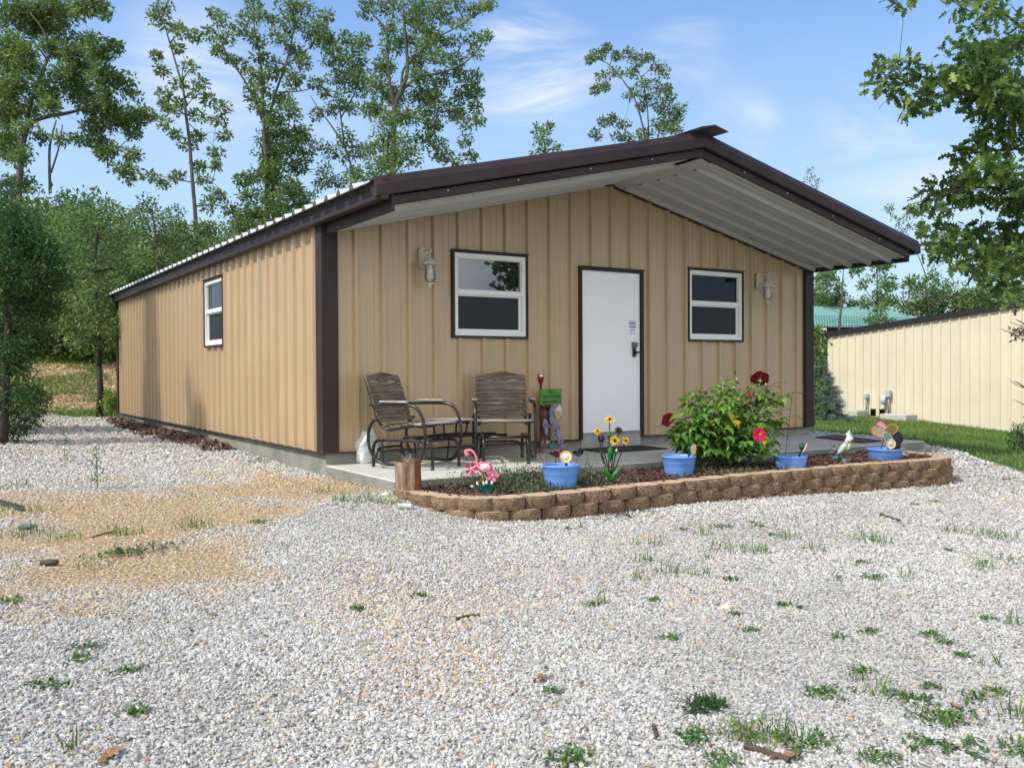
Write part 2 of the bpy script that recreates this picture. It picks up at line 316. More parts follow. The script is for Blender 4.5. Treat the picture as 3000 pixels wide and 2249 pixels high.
BACK = [(-60, 12.9), (-3.2, 13.1), (-1.0, 12.9), (.2, 12.4), (2, 12.6), (9.5, 12.6), (9.5, 90), (-60, 90)]
LSIDE = [(-60, -30), (-7.2, -6), (-4.7, -3.7), (-4.3, -2.1), (-4.2, -.9), (-4.0, .4), (-4.3, 3), (-4.5, 6), (-4.8, 13), (-60, 13.2)]
HILL = [(-8, 15.2), (-3.5, 14.4), (1.5, 13.8), (6, 15), (6, 23.0), (1, 22.8), (-4, 22.8), (-9, 22.5)]
def zones(x, y):
    n = (fbm(x, y, .7, 3)-.5)
    dirt = np.clip(poly_sd(x, y, DIRT)/.8+.5+n*3.0, 0, 1)
    g = np.maximum.reduce([poly_sd(x, y, LAWN)/.25, poly_sd(x, y, BACK)/.6, poly_sd(x, y, LSIDE)/.5]); grass = np.clip(g+.5+n*2.0, 0, 1)
    hill = np.clip(poly_sd(x, y, HILL)/.7+.5+(fbm(x, y, 1.1, 8)-.5)*3., 0, 1)
    return dirt, grass, hill
def axis(lo, hi, c0, c1, fine, grow=1.13):
    a = list(np.arange(c0, c1+1e-6, fine)); d = fine; x = c0
    left = []
    while x > lo: d *= grow; x -= d; left.append(max(x, lo))
    d = fine; x = c1; right = []
    while x < hi: d *= grow; x += d; right.append(min(x, hi))
    return np.array(left[::-1]+a+right)
gx = axis(-400, 400, -6, 9, .1); gy = axis(-300, 500, -7.5, 5, .1)
GX, GY = np.meshgrid(gx, gy); GZ = gz(GX, GY)
near = np.clip(1-np.hypot(GX, GY)/40, 0, 1); GZ = GZ+(fbm(GX, GY, .9, 5)-.5)*.03*near
onslab = (GX > .02) & (GX < W-.02) & (GY > -1.55) & (GY < LEN-.02)
GZ = np.where(onslab, -.45, GZ)
nx, ny = len(gx), len(gy); ii = np.arange(nx*ny).reshape(ny, nx)
GF = np.stack([ii[:-1, :-1], ii[:-1, 1:], ii[1:, 1:], ii[1:, :-1]], -1).reshape(-1, 4)
def ground_mat():
    m = bpy.data.materials.new('ground_cover'); m.use_nodes = True; t = m.node_tree; t.nodes.clear(); L = t.links.new
    out = N(t, 'ShaderNodeOutputMaterial'); b = N(t, 'ShaderNodeBsdfPrincipled', i_Roughness=.95); b.inputs['Specular IOR Level'].default_value = .1
    tcn = N(t, 'ShaderNodeTexCoord'); P = tcn.outputs['Object']
    def ramp(src, els):
        r = N(t, 'ShaderNodeValToRGB'); L(src, r.inputs[0]); e = r.color_ramp.elements
        while len(e) < len(els): e.new(.5)
        for q, (p, c) in zip(e, els): q.position = p; q.color = c
        return r.outputs[0]
    vo = N(t, 'ShaderNodeTexVoronoi', i_Scale=34.); L(P, vo.inputs['Vector'])
    sx = N(t, 'ShaderNodeSeparateColor'); L(vo.outputs['Color'], sx.inputs[0])
    grav = ramp(sx.outputs[0], [(0, lin(.20, .195, .18)), (.3, lin(.36, .355, .335)), (.6, lin(.50, .495, .47)), (.93, lin(.64, .64, .62)), (1, lin(.5, .33, .2))])
    big = N(t, 'ShaderNodeTexNoise', i_Scale=1.1, i_Detail=5.); L(P, big.inputs['Vector'])
    gm = N(t, 'ShaderNodeMixRGB', blend_type='MULTIPLY', i_Fac=1.); L(grav, gm.inputs[1]); L(ramp(big.outputs[0], [(.3, lin(.72, .68, .60)), (.62, lin(1, 1, 1))]), gm.inputs[2])
    nf = N(t, 'ShaderNodeTexNoise', i_Scale=45., i_Detail=6.); L(P, nf.inputs['Vector'])
    dirt = ramp(nf.outputs[0], [(.3, lin(.23, .16, .09)), (.5, lin(.385, .28, .165)), (.7, lin(.52, .41, .26))])
    ng = N(t, 'ShaderNodeTexNoise', i_Scale=14., i_Detail=8., i_Roughness=.75); L(P, ng.inputs['Vector'])
    grs = ramp(ng.outputs[0], [(.3, lin(.035, .06, .015)), (.5, lin(.085, .13, .035)), (.7, lin(.17, .21, .07))])
    nh = N(t, 'ShaderNodeTexNoise', i_Scale=9., i_Detail=9., i_Roughness=.8); L(P, nh.inputs['Vector'])
    hil = ramp(nh.outputs[0], [(.3, lin(.13, .085, .045)), (.48, lin(.33, .23, .13)), (.68, lin(.52, .38, .22))])
    def A(nm): a = N(t, 'ShaderNodeAttribute', attribute_name=nm); return a.outputs['Fac']
    cur = gm.outputs[0]
    for nm, c in (('dirt', dirt), ('grass', grs), ('hill', hil)):
        x = N(t, 'ShaderNodeMixRGB'); L(A(nm), x.inputs[0]); L(cur, x.inputs[1]); L(c, x.inputs[2]); cur = x.outputs[0]
    L(cur, b.inputs['Base Color'])
    bp = N(t, 'ShaderNodeBump', i_Strength=.9, i_Distance=.02); iv = N(t, 'ShaderNodeMath', operation='SUBTRACT', i_0=1.); L(vo.outputs['Distance'], iv.inputs[1]); L(iv.outputs[0], bp.inputs['Height']); L(bp.outputs[0], b.inputs['Normal'])
    L(b.outputs[0], out.inputs[0]); return m
ground = npmesh('ground', np.stack([GX.ravel(), GY.ravel(), GZ.ravel()], 1), GF, ground_mat())
dz_, gs_, hl_ = zones(GX.ravel(), GY.ravel())
for nm, a in (('dirt', dz_), ('grass', gs_), ('hill', hl_)):
    at_ = ground.data.attributes.new(nm, 'FLOAT', 'POINT'); at_.data.foreach_set('value', a.astype(np.float32))
ground.data.polygons.foreach_set('use_smooth', np.ones(len(GF), bool))
tag(ground, 'ground of pale crushed gravel, tan dirt and grass', kind='structure')

# ------------------------------------------------------------------ metal building
def roofz(x): return H+SLP*min(x, W-x)
RIB = .3048; RIB0 = .333
def rib_profile(length, first, sgn_steep=1):
    """list of (s, out) for R-panel siding; out = projection of the rib"""
    pts = [(0, 0)]; k = -2
    while True:
        c = first+k*RIB; k += 1
        if c-.06 > length: break
        for ds, o in ((-.034, 0), (-.018, .039), (.018, .039), (.034, 0), (.098, 0), (.104, .0045), (.118, .0045), (.124, 0), (.180, 0), (.186, .0045), (.200, .0045), (.206, 0)):
            s = c+ds
            if 0 < s < length: pts.append((s, o))
    pts.append((length, 0)); return pts
def ribbed_wall(profile, P0, D, O, ztop, openings=(), z0=0., mb=None):
    """P0 origin, D unit direction, O outward; ztop(s)"""
    mb = mb or MB(); xs = list(profile)
    brk = set()
    for a, b, c, d in openings: brk |= {a, b}
    for bx in brk:
        for i in range(len(xs)-1):
            if xs[i][0] < bx < xs[i+1][0]:
                t = (bx-xs[i][0])/(xs[i+1][0]-xs[i][0]); xs.insert(i+1, (bx, xs[i][1]*(1-t)+xs[i+1][1]*t)); break
    P0 = Vector(P0); D = Vector(D); O = Vector(O)
    for (s0, o0), (s1, o1) in zip(xs[:-1], xs[1:]):
        mid = (s0+s1)/2; cuts = [(z0, None)]
        seg = [(z0, 'top')]
        for a, b, c, d in openings:
            if a < mid < b: seg = [(z0, c), (d, 'top')]
        for za, zb in seg:
            if zb != 'top' and zb-za < 1e-4: continue
            A = P0+D*s0+O*o0; B = P0+D*s1+O*o1
            zt0 = ztop(s0) if zb == 'top' else zb; zt1 = ztop(s1) if zb == 'top' else zb
            mb.add([(A.x, A.y, za), (B.x, B.y, za), (B.x, B.y, zt1), (A.x, A.y, zt0)], [(0, 1, 2, 3)])
    return mb
def screws(mb, P0, D, O, rows, first, length, every=1, off=.03, skip=()):
    P0 = Vector(P0); D = Vector(D); O = Vector(O); mb.cm = 1
    for z, ev, of in rows:
        k = 0
        while first+k*RIB+of < length:
            s = first+k*RIB+of; k += 1
            if (k % ev) or s < .02: continue
            if any(a-.02 < s < b+.02 and c < z < d for a, b, c, d in skip): continue
            c = P0+D*s+O*.003+Vector((0, 0, z+random.uniform(-.004, .004))); r = .0085
            ring = [c+D*r*math.cos(a)+Vector((0, 0, 1))*r*math.sin(a) for a in [i*math.pi/3 for i in range(6)]]
            mb.add([tuple(p) for p in ring]+[tuple(p*.0+(p-c)*.5+c+O*.006) for p in ring], [(i, (i+1) % 6, 6+(i+1) % 6, 6+i) for i in range(6)]+[tuple(range(6, 12))])
    mb.cm = 0
house = thing('metal_building', 'tan ribbed metal building with dark brown trim and low gable roof', 'building')
WIN_L = (1.452, 2.436, 1.19, 2.15); WIN_R = (4.926, 5.94, 1.197, 2.148); DOOR = (3.18, 4.172, 0.0, 2.067); WIN_S = (3.62, 4.61, 1.18, 2.135)
op = [(a+.01, b-.01, c+.01, d-.01) for a, b, c, d in (WIN_L, WIN_R)]+[(DOOR[0]+.01, DOOR[1]-.01, 0, DOOR[3]-.01)]
mb = ribbed_wall(rib_profile(W, RIB0), (0, 0, 0), (1, 0, 0), (0, -1, 0), lambda s: roofz(s)-.005, op)
screws(mb, (0, 0, 0), (1, 0, 0), (0, -1, 0), [(1.06, 1, .07), (.05, 1, .09), (1.72, 3, -.02), (.54, 3, -.02), (2.24, 1, .0)], RIB0, W, skip=[WIN_L, WIN_R, DOOR])
front_wall = mb.build('wall', [M_SIDE, M_SCREW], house)
opS = [(WIN_S[0]+.01, WIN_S[1]-.01, WIN_S[2]+.01, WIN_S[3]-.01)]
mb = ribbed_wall(rib_profile(LEN, .25), (0, 0, 0), (0, 1, 0), (-1, 0, 0), lambda s: HS, opS)
screws(mb, (0, 0, 0), (0, 1, 0), (-1, 0, 0), [(1.07, 1, .07), (.05, 1, .09), (1.72, 3, .1), (.54, 3, .1)], .25, LEN, skip=[WIN_S])
mb.build('wall', [M_SIDE, M_SCREW], house)
ribbed_wall(rib_profile(LEN, .25), (W, 0, 0), (0, 1, 0), (1, 0, 0), lambda s: HS-.05).build('wall', M_SIDE, house)
ribbed_wall(rib_profile(W, RIB0), (0, LEN, 0), (1, 0, 0), (0, 1, 0), lambda s: roofz(s)-.005).build('wall', M_SIDE, house)
# dark interior shell so that the wall openings are closed behind the glass
for (x0, x1, z0, z1) in (WIN_L, WIN_R, DOOR):
    pass
# foundation
mb = MB(); mb.box(.004, .004, -.5, W-.004, LEN-.004, -.004); mb.build('foundation', M_CONCD, house)
def corner(x, y, sx, sy, top):
    mb = MB(); w = .125; p = .048; t = .006
    # L-shaped trim standing proud of the ribs
    xo = x-sx*p; yo = y-sy*p
    poly = [(xo, yo), (xo+sx*(w+p), yo), (xo+sx*(w+p), y+sy*t*0), (x, y), (x, y+sy*(w)), (xo, y+sy*(w))]
    mb.prism(poly, -.005, top, lambda q, t_: (q[0], q[1], t_)); return mb.build('corner_trim', M_BROWN, house)
corner(0, 0, 1, 1, H+.06); corner(W, 0, -1, 1, H+.02); corner(0, LEN, 1, -1, HS+.05); corner(W, LEN, -1, -1, HS)
# dark base strip below siding
mb = MB()
for a, b in ((.12, DOOR[0]), (DOOR[1], W-.12)): mb.box(a, -.045, -.008, b, .0, .004)
mb.box(-.045, .12, -.008, 0, LEN-.1, .004); mb.build('base_trim', M_BROWN, house)

OV = 1.59
def soffit(side):
    """ribbed ceiling sheet under the overhang, ribs run down the slope"""
    mb = MB(); prof = []; y = 0.0
    ys = [0.0]; prof = [(0, 0)]; k = 0
    c = .11
    while c < OV:
        for d, o in ((-.040, 0), (-.024, .048), (.024, .048), (.040, 0), (.09, 0), (.100, .007), (.122, .007), (.132, 0), (.185, 0), (.195, .007), (.217, .007), (.227, 0)):
            if 0 < c+d < OV: prof.append((c+d, o))
        c += RIB
    prof.append((OV, 0)); flat = .16
    for (a, oa), (b, ob) in zip(prof[:-1], prof[1:]):
        vs = []
        for x in (0.012, W/2-flat):
            for yy, o in ((a, oa), (b, ob)):
                xx = x if side == 0 else W-x
                vs.append((xx, -yy, H+SLP*x-o-.0))
        mb.add(vs, [(0, 1, 3, 2)])
    # plain flashing strip at the ridge
    x0 = W/2-flat-.02
    vs = [((x0 if side == 0 else W-x0), -.0, H+SLP*x0-.034), ((x0 if side == 0 else W-x0), -OV, H+SLP*x0-.034), (W/2, -OV, H+SLP*W/2-.012), (W/2, 0, H+SLP*W/2-.012)]
    mb.add(vs, [(0, 1, 2, 3)])
    mb.cm = 1
    for yy in (.35, .95, 1.45):
        for k in range(6):
            x = .35+k*.55; xx = x if side == 0 else W-x
            mb.lathe([(.0, -.008), (.008, -.006), (.009, 0)], 6, (xx, -yy, H+SLP*x-.004), smooth=False)
    return mb.build('soffit', [M_SOFFIT, M_GREY], house)
soffit(0); soffit(1)
# black trim where wall meets soffit
mb = MB()
for x0, x1 in ((.0, W/2), (W, W/2)):
    s = -1 if x0 > x1 else 1
    mb.add([(x0, -.044, roofz(x0)-.045), (x1, -.044, roofz(x1)-.045), (x1, -.044, roofz(x1)-.004), (x0, -.044, roofz(x0)-.004),
            (x0, -.0, roofz(x0)-.045), (x1, 0, roofz(x1)-.045), (x1, 0, roofz(x1)-.004), (x0, 0, roofz(x0)-.004)], [(0, 1, 2, 3), (4, 7, 6, 5), (0, 4, 5, 1), (3, 2, 6, 7)])
mb.build('wall_top_trim', M_BROWN, house)
# inner rake board (below the big rake trim) and outer rake trim
def rake_piece(name, prof, xl, mat_, xtra=None):
    """prof: list of (y, dz) closed; runs up the slope from x=xl to ridge and down"""
    mb = MB()
    for side in (0, 1):
        n = len(prof)
        A = [((xl if side == 0 else W-xl), y, H+SLP*xl+dz) for y, dz in prof]
        B = [(W/2, y, H+SLP*W/2+dz) for y, dz in prof]
        mb.add(A+B, [(i, (i+1) % n, n+(i+1) % n, n+i) for i in range(n)]+[tuple(range(n))])
    if xtra: xtra(mb)
    return mb.build(name, mat_, house)
def seams(mb):
    mb.cm = 1
    for x in (.55, 1.3, 2.15, 2.95, 4.3, 5.0, 5.8, 6.7):
        mb.lathe([(.0, -.012), (.009, -.008), (.009, 0)], 8, (x, -OV-.012, roofz(x)+.052), M=Matrix.Rotation(R(-90), 4, 'X'), smooth=False)
rake_piece('rake_trim', [(-OV+.0, .0), (-OV-.008, -.004), (-OV-.014, .008), (-OV-.014, .078), (-OV+.02, .078), (-OV+.02, .0)], .0, [M_BROWN, M_SCREW], seams)
rake_piece('rake_trim', [(-1.648, .100), (-1.650, .094), (-1.654, .106), (-1.652, .192), (-1.618, .262), (-1.45, .268), (-1.45, .245), (-1.60, .09)], -.165, [M_BROWN])
# eave closure on the overhang sides
for side in (0, 1):
    mb = MB(); X = lambda x: x if side == 0 else W-x
    mb.add([(X(-.006), -OV-.006, H-.052), (X(-.006), .12, H-.052), (X(-.006), .12, H+.10), (X(-.006), -OV-.006, H+.10), (X(.03), -OV-.006, H-.048), (X(.03), .0, H-.048), (X(.03), 0, H+.10), (X(.03), -OV-.006, H+.10)], [(0, 1, 2, 3), (4, 7, 6, 5), (0, 4, 5, 1), (3, 2, 6, 7), (0, 3, 7, 4), (1, 5, 6, 2)])
    mb.build('eave_trim', M_BROWN, house)
    mb = MB()
    prof = [(-.045, 2.300), (-.120, 2.300), (-.124, 2.312), (-.124, 2.395), (-.112, 2.403), (-.112, 2.462), (-.045, 2.48)]
    n = len(prof); A = [(X(x), -1.645, z) for x, z in prof]; B = [(X(x), LEN+.12, z) for x, z in prof]
    mb.add(A+B, [(i, (i+1) % n, n+(i+1) % n, n+i) for i in range(n)]+[tuple(range(n)), tuple(range(n, 2*n))])
    # flange back to the wall
    mb.box(min(X(-.045), X(.0)), .0, 2.32, max(X(-.045), X(.0)), LEN, 2.36)
    mb.build('eave_fascia', M_BROWN, house)
# roof sheets: ribs run down the slope, spaced along y
for side in (0, 1):
    mb = MB(); prof = [(-1.60, 0)]; c = -1.20
    while c < LEN+.1:
        for d, o in ((-.05, 0), (-.02, .036), (.02, .036), (.05, 0)): prof.append((c+d, o))
        c += RIB
    prof.append((LEN+.14, 0)); xe = -.205; z0 = 2.474-.0387
    for (a, oa), (b, ob) in zip(prof[:-1], prof[1:]):
        vs = []
        for x in (xe, W/2):
            for yy, o in ((a, oa), (b, ob)):
                vs.append((x if side == 0 else W-x, yy, 2.470+SLP*(x+.12)+o))
        vs += [(vs[0][0], vs[0][1], vs[0][2]-.014), (vs[1][0], vs[1][1], vs[1][2]-.014)]
        mb.add(vs, [(0, 1, 3, 2)]+([(0, 4, 5, 1)] if oa == ob == 0 else []))
    mb.build('roof_panel', M_ROOFTOP, house)
mb = MB(); zr = 2.482+SLP*(W/2+.12)+.045; v = []
for y in (-1.80, LEN+.16): v += [(W/2-.2, y, zr-.047), (W/2, y, zr), (W/2+.2, y, zr-.047), (W/2+.2, y, zr-.053), (W/2, y, zr-.008), (W/2-.2, y, zr-.053)]
mb.add(v, [(0, 1, 7, 6), (1, 2, 8, 7), (2, 3, 9, 8), (3, 4, 10, 9), (4, 5, 11, 10), (5, 0, 6, 11), (0, 1, 4, 5), (1, 2, 3, 4)])
mb.build('ridge_cap', M_GREY, house)
mb = MB(); mb.box(-.16, LEN+.02, 2.29, -.04, LEN+.16, 2.40); mb.build('gutter_end', M_WHITEM, house)

# windows
def window(rect, T, kind):
    """rect (s0,s1,z0,z1); T maps (s, depth(outward), z) -> world"""
    s0, s1, z0, z1 = rect
    def B(mb, a, b, c, d, e, f): # s range, out range, z range
        vs = [T(s, o, z) for z in (e, f) for o in (c, d) for s in (a, b)]
        mb.add(vs, [(0, 2, 3, 1), (4, 5, 7, 6), (0, 1, 5, 4), (2, 6, 7, 3), (0, 4, 6, 2), (1, 3, 7, 5)])
    w = MB(); t = .026
    B(w, s0, s1, -.02, .05, z1-t, z1); B(w, s0, s1, -.02, .05, z0, z0+t); B(w, s0, s0+t, -.02, .05, z0+t, z1-t); B(w, s1-t, s1, -.02, .05, z0+t, z1-t)
    B(w, s0-.012, s1+.012, .03, .062, z1-.004, z1+.008)
    win = w.build('window', M_BROWN, house)
    a, b, c, d = s0+t, s1-t, z0+t, z1-t; f = MB(); q = .045; zm = z0+(z1-z0)*.525
    B(f, a, b, -.02, .036, d-q, d); B(f, a, b, -.02, .036, c, c+q); B(f, a, a+q, -.02, .036, c+q, d-q); B(f, b-q, b, -.02, .036, c+q, d-q)
    B(f, a+q, b-q, -.02, .030, zm-.022, zm+.022)
    # glazing beads
    for zz0, zz1 in ((zm+.022, d-q),):
        e = .012; B(f, a+q, b-q, -.02, .014, zz1-e, zz1); B(f, a+q, b-q, -.02, .014, zz0, zz0+e); B(f, a+q, a+q+e, -.02, .014, zz0+e, zz1-e); B(f, b-q-e, b-q, -.02, .014, zz0+e, zz1-e)
    e = .03; zz0, zz1 = c+q, zm-.022; B(f, a+q, b-q, -.02, .004, zz1-.018, zz1); B(f, a+q, b-q, -.02, .004, zz0, zz0+e); B(f, a+q, a+q+.016, -.02, .004, zz0+e, zz1-.018); B(f, b-q-e, b-q, -.02, .004, zz0+e, zz1-.018)
    f.build('frame', M_VINYL, win)
    p = MB(); B(p, a+q+.008, b-q-.008, -.016, -.006, zm+.03, d-q-.008); p.build('pane', M_PANE if kind == 'L' else M_PANED, win)
    p = MB(); B(p, a+q+.01, b-q-.02, -.018, -.010, c+q+.02, zm-.03); p.build('pane', M_SCREEN, win)
    return win
window(WIN_L, lambda s, o, z: (s, -o, z), 'L'); window(WIN_R, lambda s, o, z: (s, -o, z), 'R'); window(WIN_S, lambda s, o, z: (-o, s, z), 'S')
# red curtain edge behind the right window's upper pane
# door
mb = MB(); x0, x1, _, zt = DOOR; t = .034
mb.box(x0, -.05, -.005, x0+t, .02, zt); mb.box(x1-t, -.05, -.005, x1, .02, zt); mb.box(x0+t, -.05, zt-t, x1-t, .02, zt); mb.box(x0-.012, -.062, zt-.003, x1+.012, -.03, zt+.008)
mb.build('door_frame', M_BROWN, house)
mb = MB(); mb.bbox(x0+t+.003, -.012, .072, x1-t-.003, .03, zt-t-.003, .003); door = mb.build('door', M_DOORW, house)
mb = MB(); mb.box(x0+t, -.016, -.12, x1-t, .04, .060); mb.box(x0+t, -.03, .060, x1-t, .03, .069); mb.build('door_sill', mat('sill_concrete', lin(.36, .355, .33), .8, bump=.3, noise=.2), house)
mb = MB(); hx = 4.04
mb.bbox(hx-.042, -.045, 1.10, hx+.030, -.012, 1.175, .006); mb.bbox(hx-.034, -.070, 1.125, hx+.022, -.045, 1.168, .006)
mb.cm = 1; mb.bbox(hx-.030, -.03, .99, hx+.024, -.012, 1.10, .006)
mb.lathe([(.0, 0), (.026, .0), (.026, .02), (.014, .03), (.014, .05), (0, .05)], 16, (hx-.004, -.03, 1.045), M=Matrix.Rotation(R(90), 4, 'X'))
mb.tube([(hx-.004, -.075, 1.046), (hx+.02, -.08, 1.048), (hx+.05, -.075, 1.05)], [.011, .010, .008], 8); mb.tube([(hx-.004, -.075, 1.046), (hx-.03, -.078, 1.038), (hx-.05, -.076, 1.03)], [.011, .009, .006], 8)
mb.build('handle', [M_PEWTER, M_BLACK], door)
# two small stickers on the door (the print is too small to read in the photograph: rows of marks)
PUR = mat('purple_ink', lin(.12, .07, .22), .6); BLU = mat('blue_ink', lin(.03, .07, .42), .5); PAP = mat('sticker_paper', lin(.72, .74, .82), .6)
mb = MB(); yf = -.0135
mb.box(3.958, yf, 1.345, 4.072, -.012, 1.442); mb.cm = 1
for zz, h_, seed in ((1.425, .006, 1), (1.398, .016, 2), (1.380, .005, 3), (1.352, .017, 4)):
    random.seed(seed); x = 3.964
    while x < 4.064:
        wl = random.uniform(.004, .011); mb.box(x, yf-.0015, zz, min(x+wl, 4.068), yf-.0002, zz+h_); x += wl+.003
st = mb.build('sticker', [PAP, PUR], door); st['label'] = 'pale sticker with rows of small purple print'
mb = MB(); mb.box(3.976, yf, 1.268, 4.052, -.012, 1.335); mb.cm = 1; mb.box(3.980, yf-.0015, 1.325, 4.048, yf-.0002, 1.331)
mb.lathe([(0, .0015), (.029, .0015), (.029, 0)], 24, (4.014, yf, 1.297), M=Matrix.Rotation(R(90), 4, 'X')@Matrix.Scale(-1, 4, (0, 0, 1))@Matrix.Scale(1, 4), smooth=False)
mb.box(3.980, yf-.0012, 1.272, 3.990, yf-.0002, 1.284); mb.box(4.038, yf-.0012, 1.272, 4.048, yf-.0002, 1.284)
mb.cm = 0
for zz in (1.290, 1.299, 1.308): mb.box(3.998, yf-.003, zz, 4.030, yf-.0021, zz+.003)
st = mb.build('sticker', [PAP, BLU], door); st['label'] = 'small blue round badge sticker'
random.seed(11)

# patio slab
def patio():
    nx_, ny_ = 40, 10; mb = MB(); X0, X1, Y0, Y1 = .0, 7.62, -1.62, .0
    zt = lambda x, y: -.12+.0*(x)
    c = .012; yb = .004
    P = [(X0+c, Y0+c, -.12), (X1-c, Y0+c, -.12), (X1-c, yb+.35, -.12), (W+.06, yb+.35, -.12), (W+.06, -.0005, -.12), (X0+c, -.0005, -.12)]
    Q = [(X0, Y0, -.12-c), (X1, Y0, -.12-c), (X1, yb+.35, -.12-c), (W+.06, yb+.35, -.12-c), (W+.06, -.0005, -.12-c), (X0, -.0005, -.12-c)]
    B_ = [(a, b, -.6) for a, b, _ in Q]; n = 6
    mb.add(P+Q+B_, [tuple(range(n))]+[(i, (i+1) % n, n+(i+1) % n, n+i) for i in range(n)]+[(n+i, n+(i+1) % n, 2*n+(i+1) % n, 2*n+i) for i in range(n)])
    mb.m = [0]+[1 if i in (0, 5, 1) and j == 1 else 0 for j in (0, 1) for i in range(6)]
    o = mb.build('patio', [M_CONC, M_CONCD]); return tag(o, 'grey concrete patio slab along the front wall', kind='structure')
patio()

# ------------------------------------------------------------------ garden bed
TOPZ = -.178
path_pts = [(-.05, -1.66), (-.03, -2.0), (.02, -2.30), (.17, -2.58), (.42, -2.72), (.72, -2.76), (1.1, -2.76), (1.7, -2.74), (2.3, -2.72), (3.0, -2.69), (3.8, -2.68), (4.6, -2.70), (5.2, -2.74), (5.7, -2.80), (6.05, -2.84), (6.30, -2.80), (6.50, -2.64), (6.62, -2.40), (6.68, -2.1), (6.72, -1.66)]
def resample(P, step, off=0.):
    P = np.array([tuple(p)[:2] for p in smooth_path([(x, y, 0) for x, y in P], 6)]); d = np.r_[0, np.cumsum(np.linalg.norm(np.diff(P, axis=0), axis=1))]
    t = np.arange(off, d[-1]+1e-6, step); return np.stack([np.interp(t, d, P[:, 0]), np.interp(t, d, P[:, 1])], 1)
BLK_TOP = mat('lit_block_top', lin(.46, .33, .22), .95, bump=.3, bscale=90, noise=.12, nscale=6)  # block tops lighter than the faces, their sunnier look put into the colour
def split_mat():
    m = bpy.data.materials.new('split_face'); m.use_nodes = True; t = m.node_tree; t.nodes.clear(); L = t.links.new
    out = N(t, 'ShaderNodeOutputMaterial'); b = N(t, 'ShaderNodeBsdfPrincipled', i_Roughness=.95); b.inputs['Specular IOR Level'].default_value = .15
    tcn = N(t, 'ShaderNodeTexCoord'); nz = N(t, 'ShaderNodeTexNoise', i_Scale=70., i_Detail=6., i_Roughness=.7); L(tcn.outputs['Object'], nz.inputs['Vector'])
    n2 = N(t, 'ShaderNodeTexNoise', i_Scale=9., i_Detail=3.); L(tcn.outputs['Object'], n2.inputs['Vector'])
    r = N(t, 'ShaderNodeValToRGB'); L(nz.outputs[0], r.inputs[0]); e = r.color_ramp.elements; e[0].position = .33; e[0].color = lin(.11, .070, .046); e[1].position = .66; e[1].color = lin(.44, .31, .205)
    m2 = N(t, 'ShaderNodeMixRGB', blend_type='MULTIPLY', i_Fac=1.); L(r.outputs[0], m2.inputs[1]); r2 = N(t, 'ShaderNodeValToRGB'); L(n2.outputs[0], r2.inputs[0]); r2.color_ramp.elements[0].position = .3; r2.color_ramp.elements[0].color = lin(.7, .68, .66); r2.color_ramp.elements[1].position = .7; r2.color_ramp.elements[1].color = lin(1.1, 1.08, 1.02); L(r2.outputs[0], m2.inputs[2])
    L(m2.outputs[0], b.inputs['Base Color']); bp = N(t, 'ShaderNodeBump', i_Strength=1., i_Distance=.02); L(nz.outputs[0], bp.inputs['Height']); L(bp.outputs[0], b.inputs['Normal']); L(b.outputs[0], out.inputs[0]); return m
BLK_FACE = split_mat()
wall_t = thing('garden_wall', 'low curved dry-stacked wall of brown split-face blocks around the flower bed', 'garden wall', (3.2, -2.7, -.4))
WALL_O = Vector((3.2, -2.7, -.4))
def block(a, b, z1, h, out, seed):
    rr = random.Random(seed); a = Vector((a[0], a[1], 0)); b = Vector((b[0], b[1], 0)); D = b-a; Lb = D.length; D.normalize(); O = Vector((D.y, -D.x, 0))
    n = 12; mb = MB(); g = .006; rows = 5
    front = [(g, -.034)]+[(g+(Lb-2*g)*i/n, .046*math.sin(math.pi*i/n)**.7-.022) for i in range(1, n)]+[(Lb-g, -.034)]
    dep = .17; ring = []
    for k in range(rows):
        t = k/(rows-1); bulge = .010*math.sin(math.pi*t)
        row = []
        for i, (s, o) in enumerate(front):
            j = 0 if k in (0, rows-1) and False else rr.uniform(-.006, .006)
            row.append(a+D*s+O*(o+out+bulge+(j if 0 < i < n else 0))+Vector((0, 0, z1-h*t+(.0 if 0 < k else rr.uniform(-.003, .001)))))
        ring.append(row)
    vs = [p-WALL_O for r_ in ring for p in r_]; m = len(front)
    fs = [(k*m+i, k*m+i+1, (k+1)*m+i+1, (k+1)*m+i) for k in range(rows-1) for i in range(m-1)]
    mb.add(vs, fs)
    # tapered back so that blocks follow the curve
    ba = a+D*(g+.022)-O*(dep-out); bb = a+D*(Lb-g-.022)-O*(dep-out)
    V2 = [p-WALL_O for p in ring[0]]+[bb+Vector((0, 0, z1))-WALL_O, ba+Vector((0, 0, z1))-WALL_O]
    mb.cm = 1; mb.add(V2, [tuple(range(len(V2)))])
    V3 = [p-WALL_O for p in ring[-1]]+[bb+Vector((0, 0, z1-h))-WALL_O, ba+Vector((0, 0, z1-h))-WALL_O]; mb.add(V3, [tuple(range(len(V3)))[::-1]])
    mb.cm = 0
    q = [ring[0][0], ring[-1][0], ba+Vector((0, 0, z1-h)), ba+Vector((0, 0, z1)), ring[0][-1], ring[-1][-1], bb+Vector((0, 0, z1-h)), bb+Vector((0, 0, z1))]
    mb.add([p-WALL_O for p in q], [(0, 1, 2, 3), (4, 7, 6, 5), (3, 2, 6, 7)])
    return mb.build('block', [BLK_FACE, BLK_TOP], wall_t)
BH = .099
for course in range(3):
    off = 0 if course != 1 else .146
    pts = resample(path_pts, .292, off); zt = TOPZ-course*(BH+.002)
    for i in range(len(pts)-1):
        mx_, my_ = (pts[i]+pts[i+1])/2
        if course == 2 and (mx_ < 2.2 or my_ > -2.2): continue
        if zt < float(gz(mx_, my_-.05))-.01: continue
        block(pts[i], pts[i+1], zt+random.uniform(-.001, .001), BH, .012*course, course*100+i)
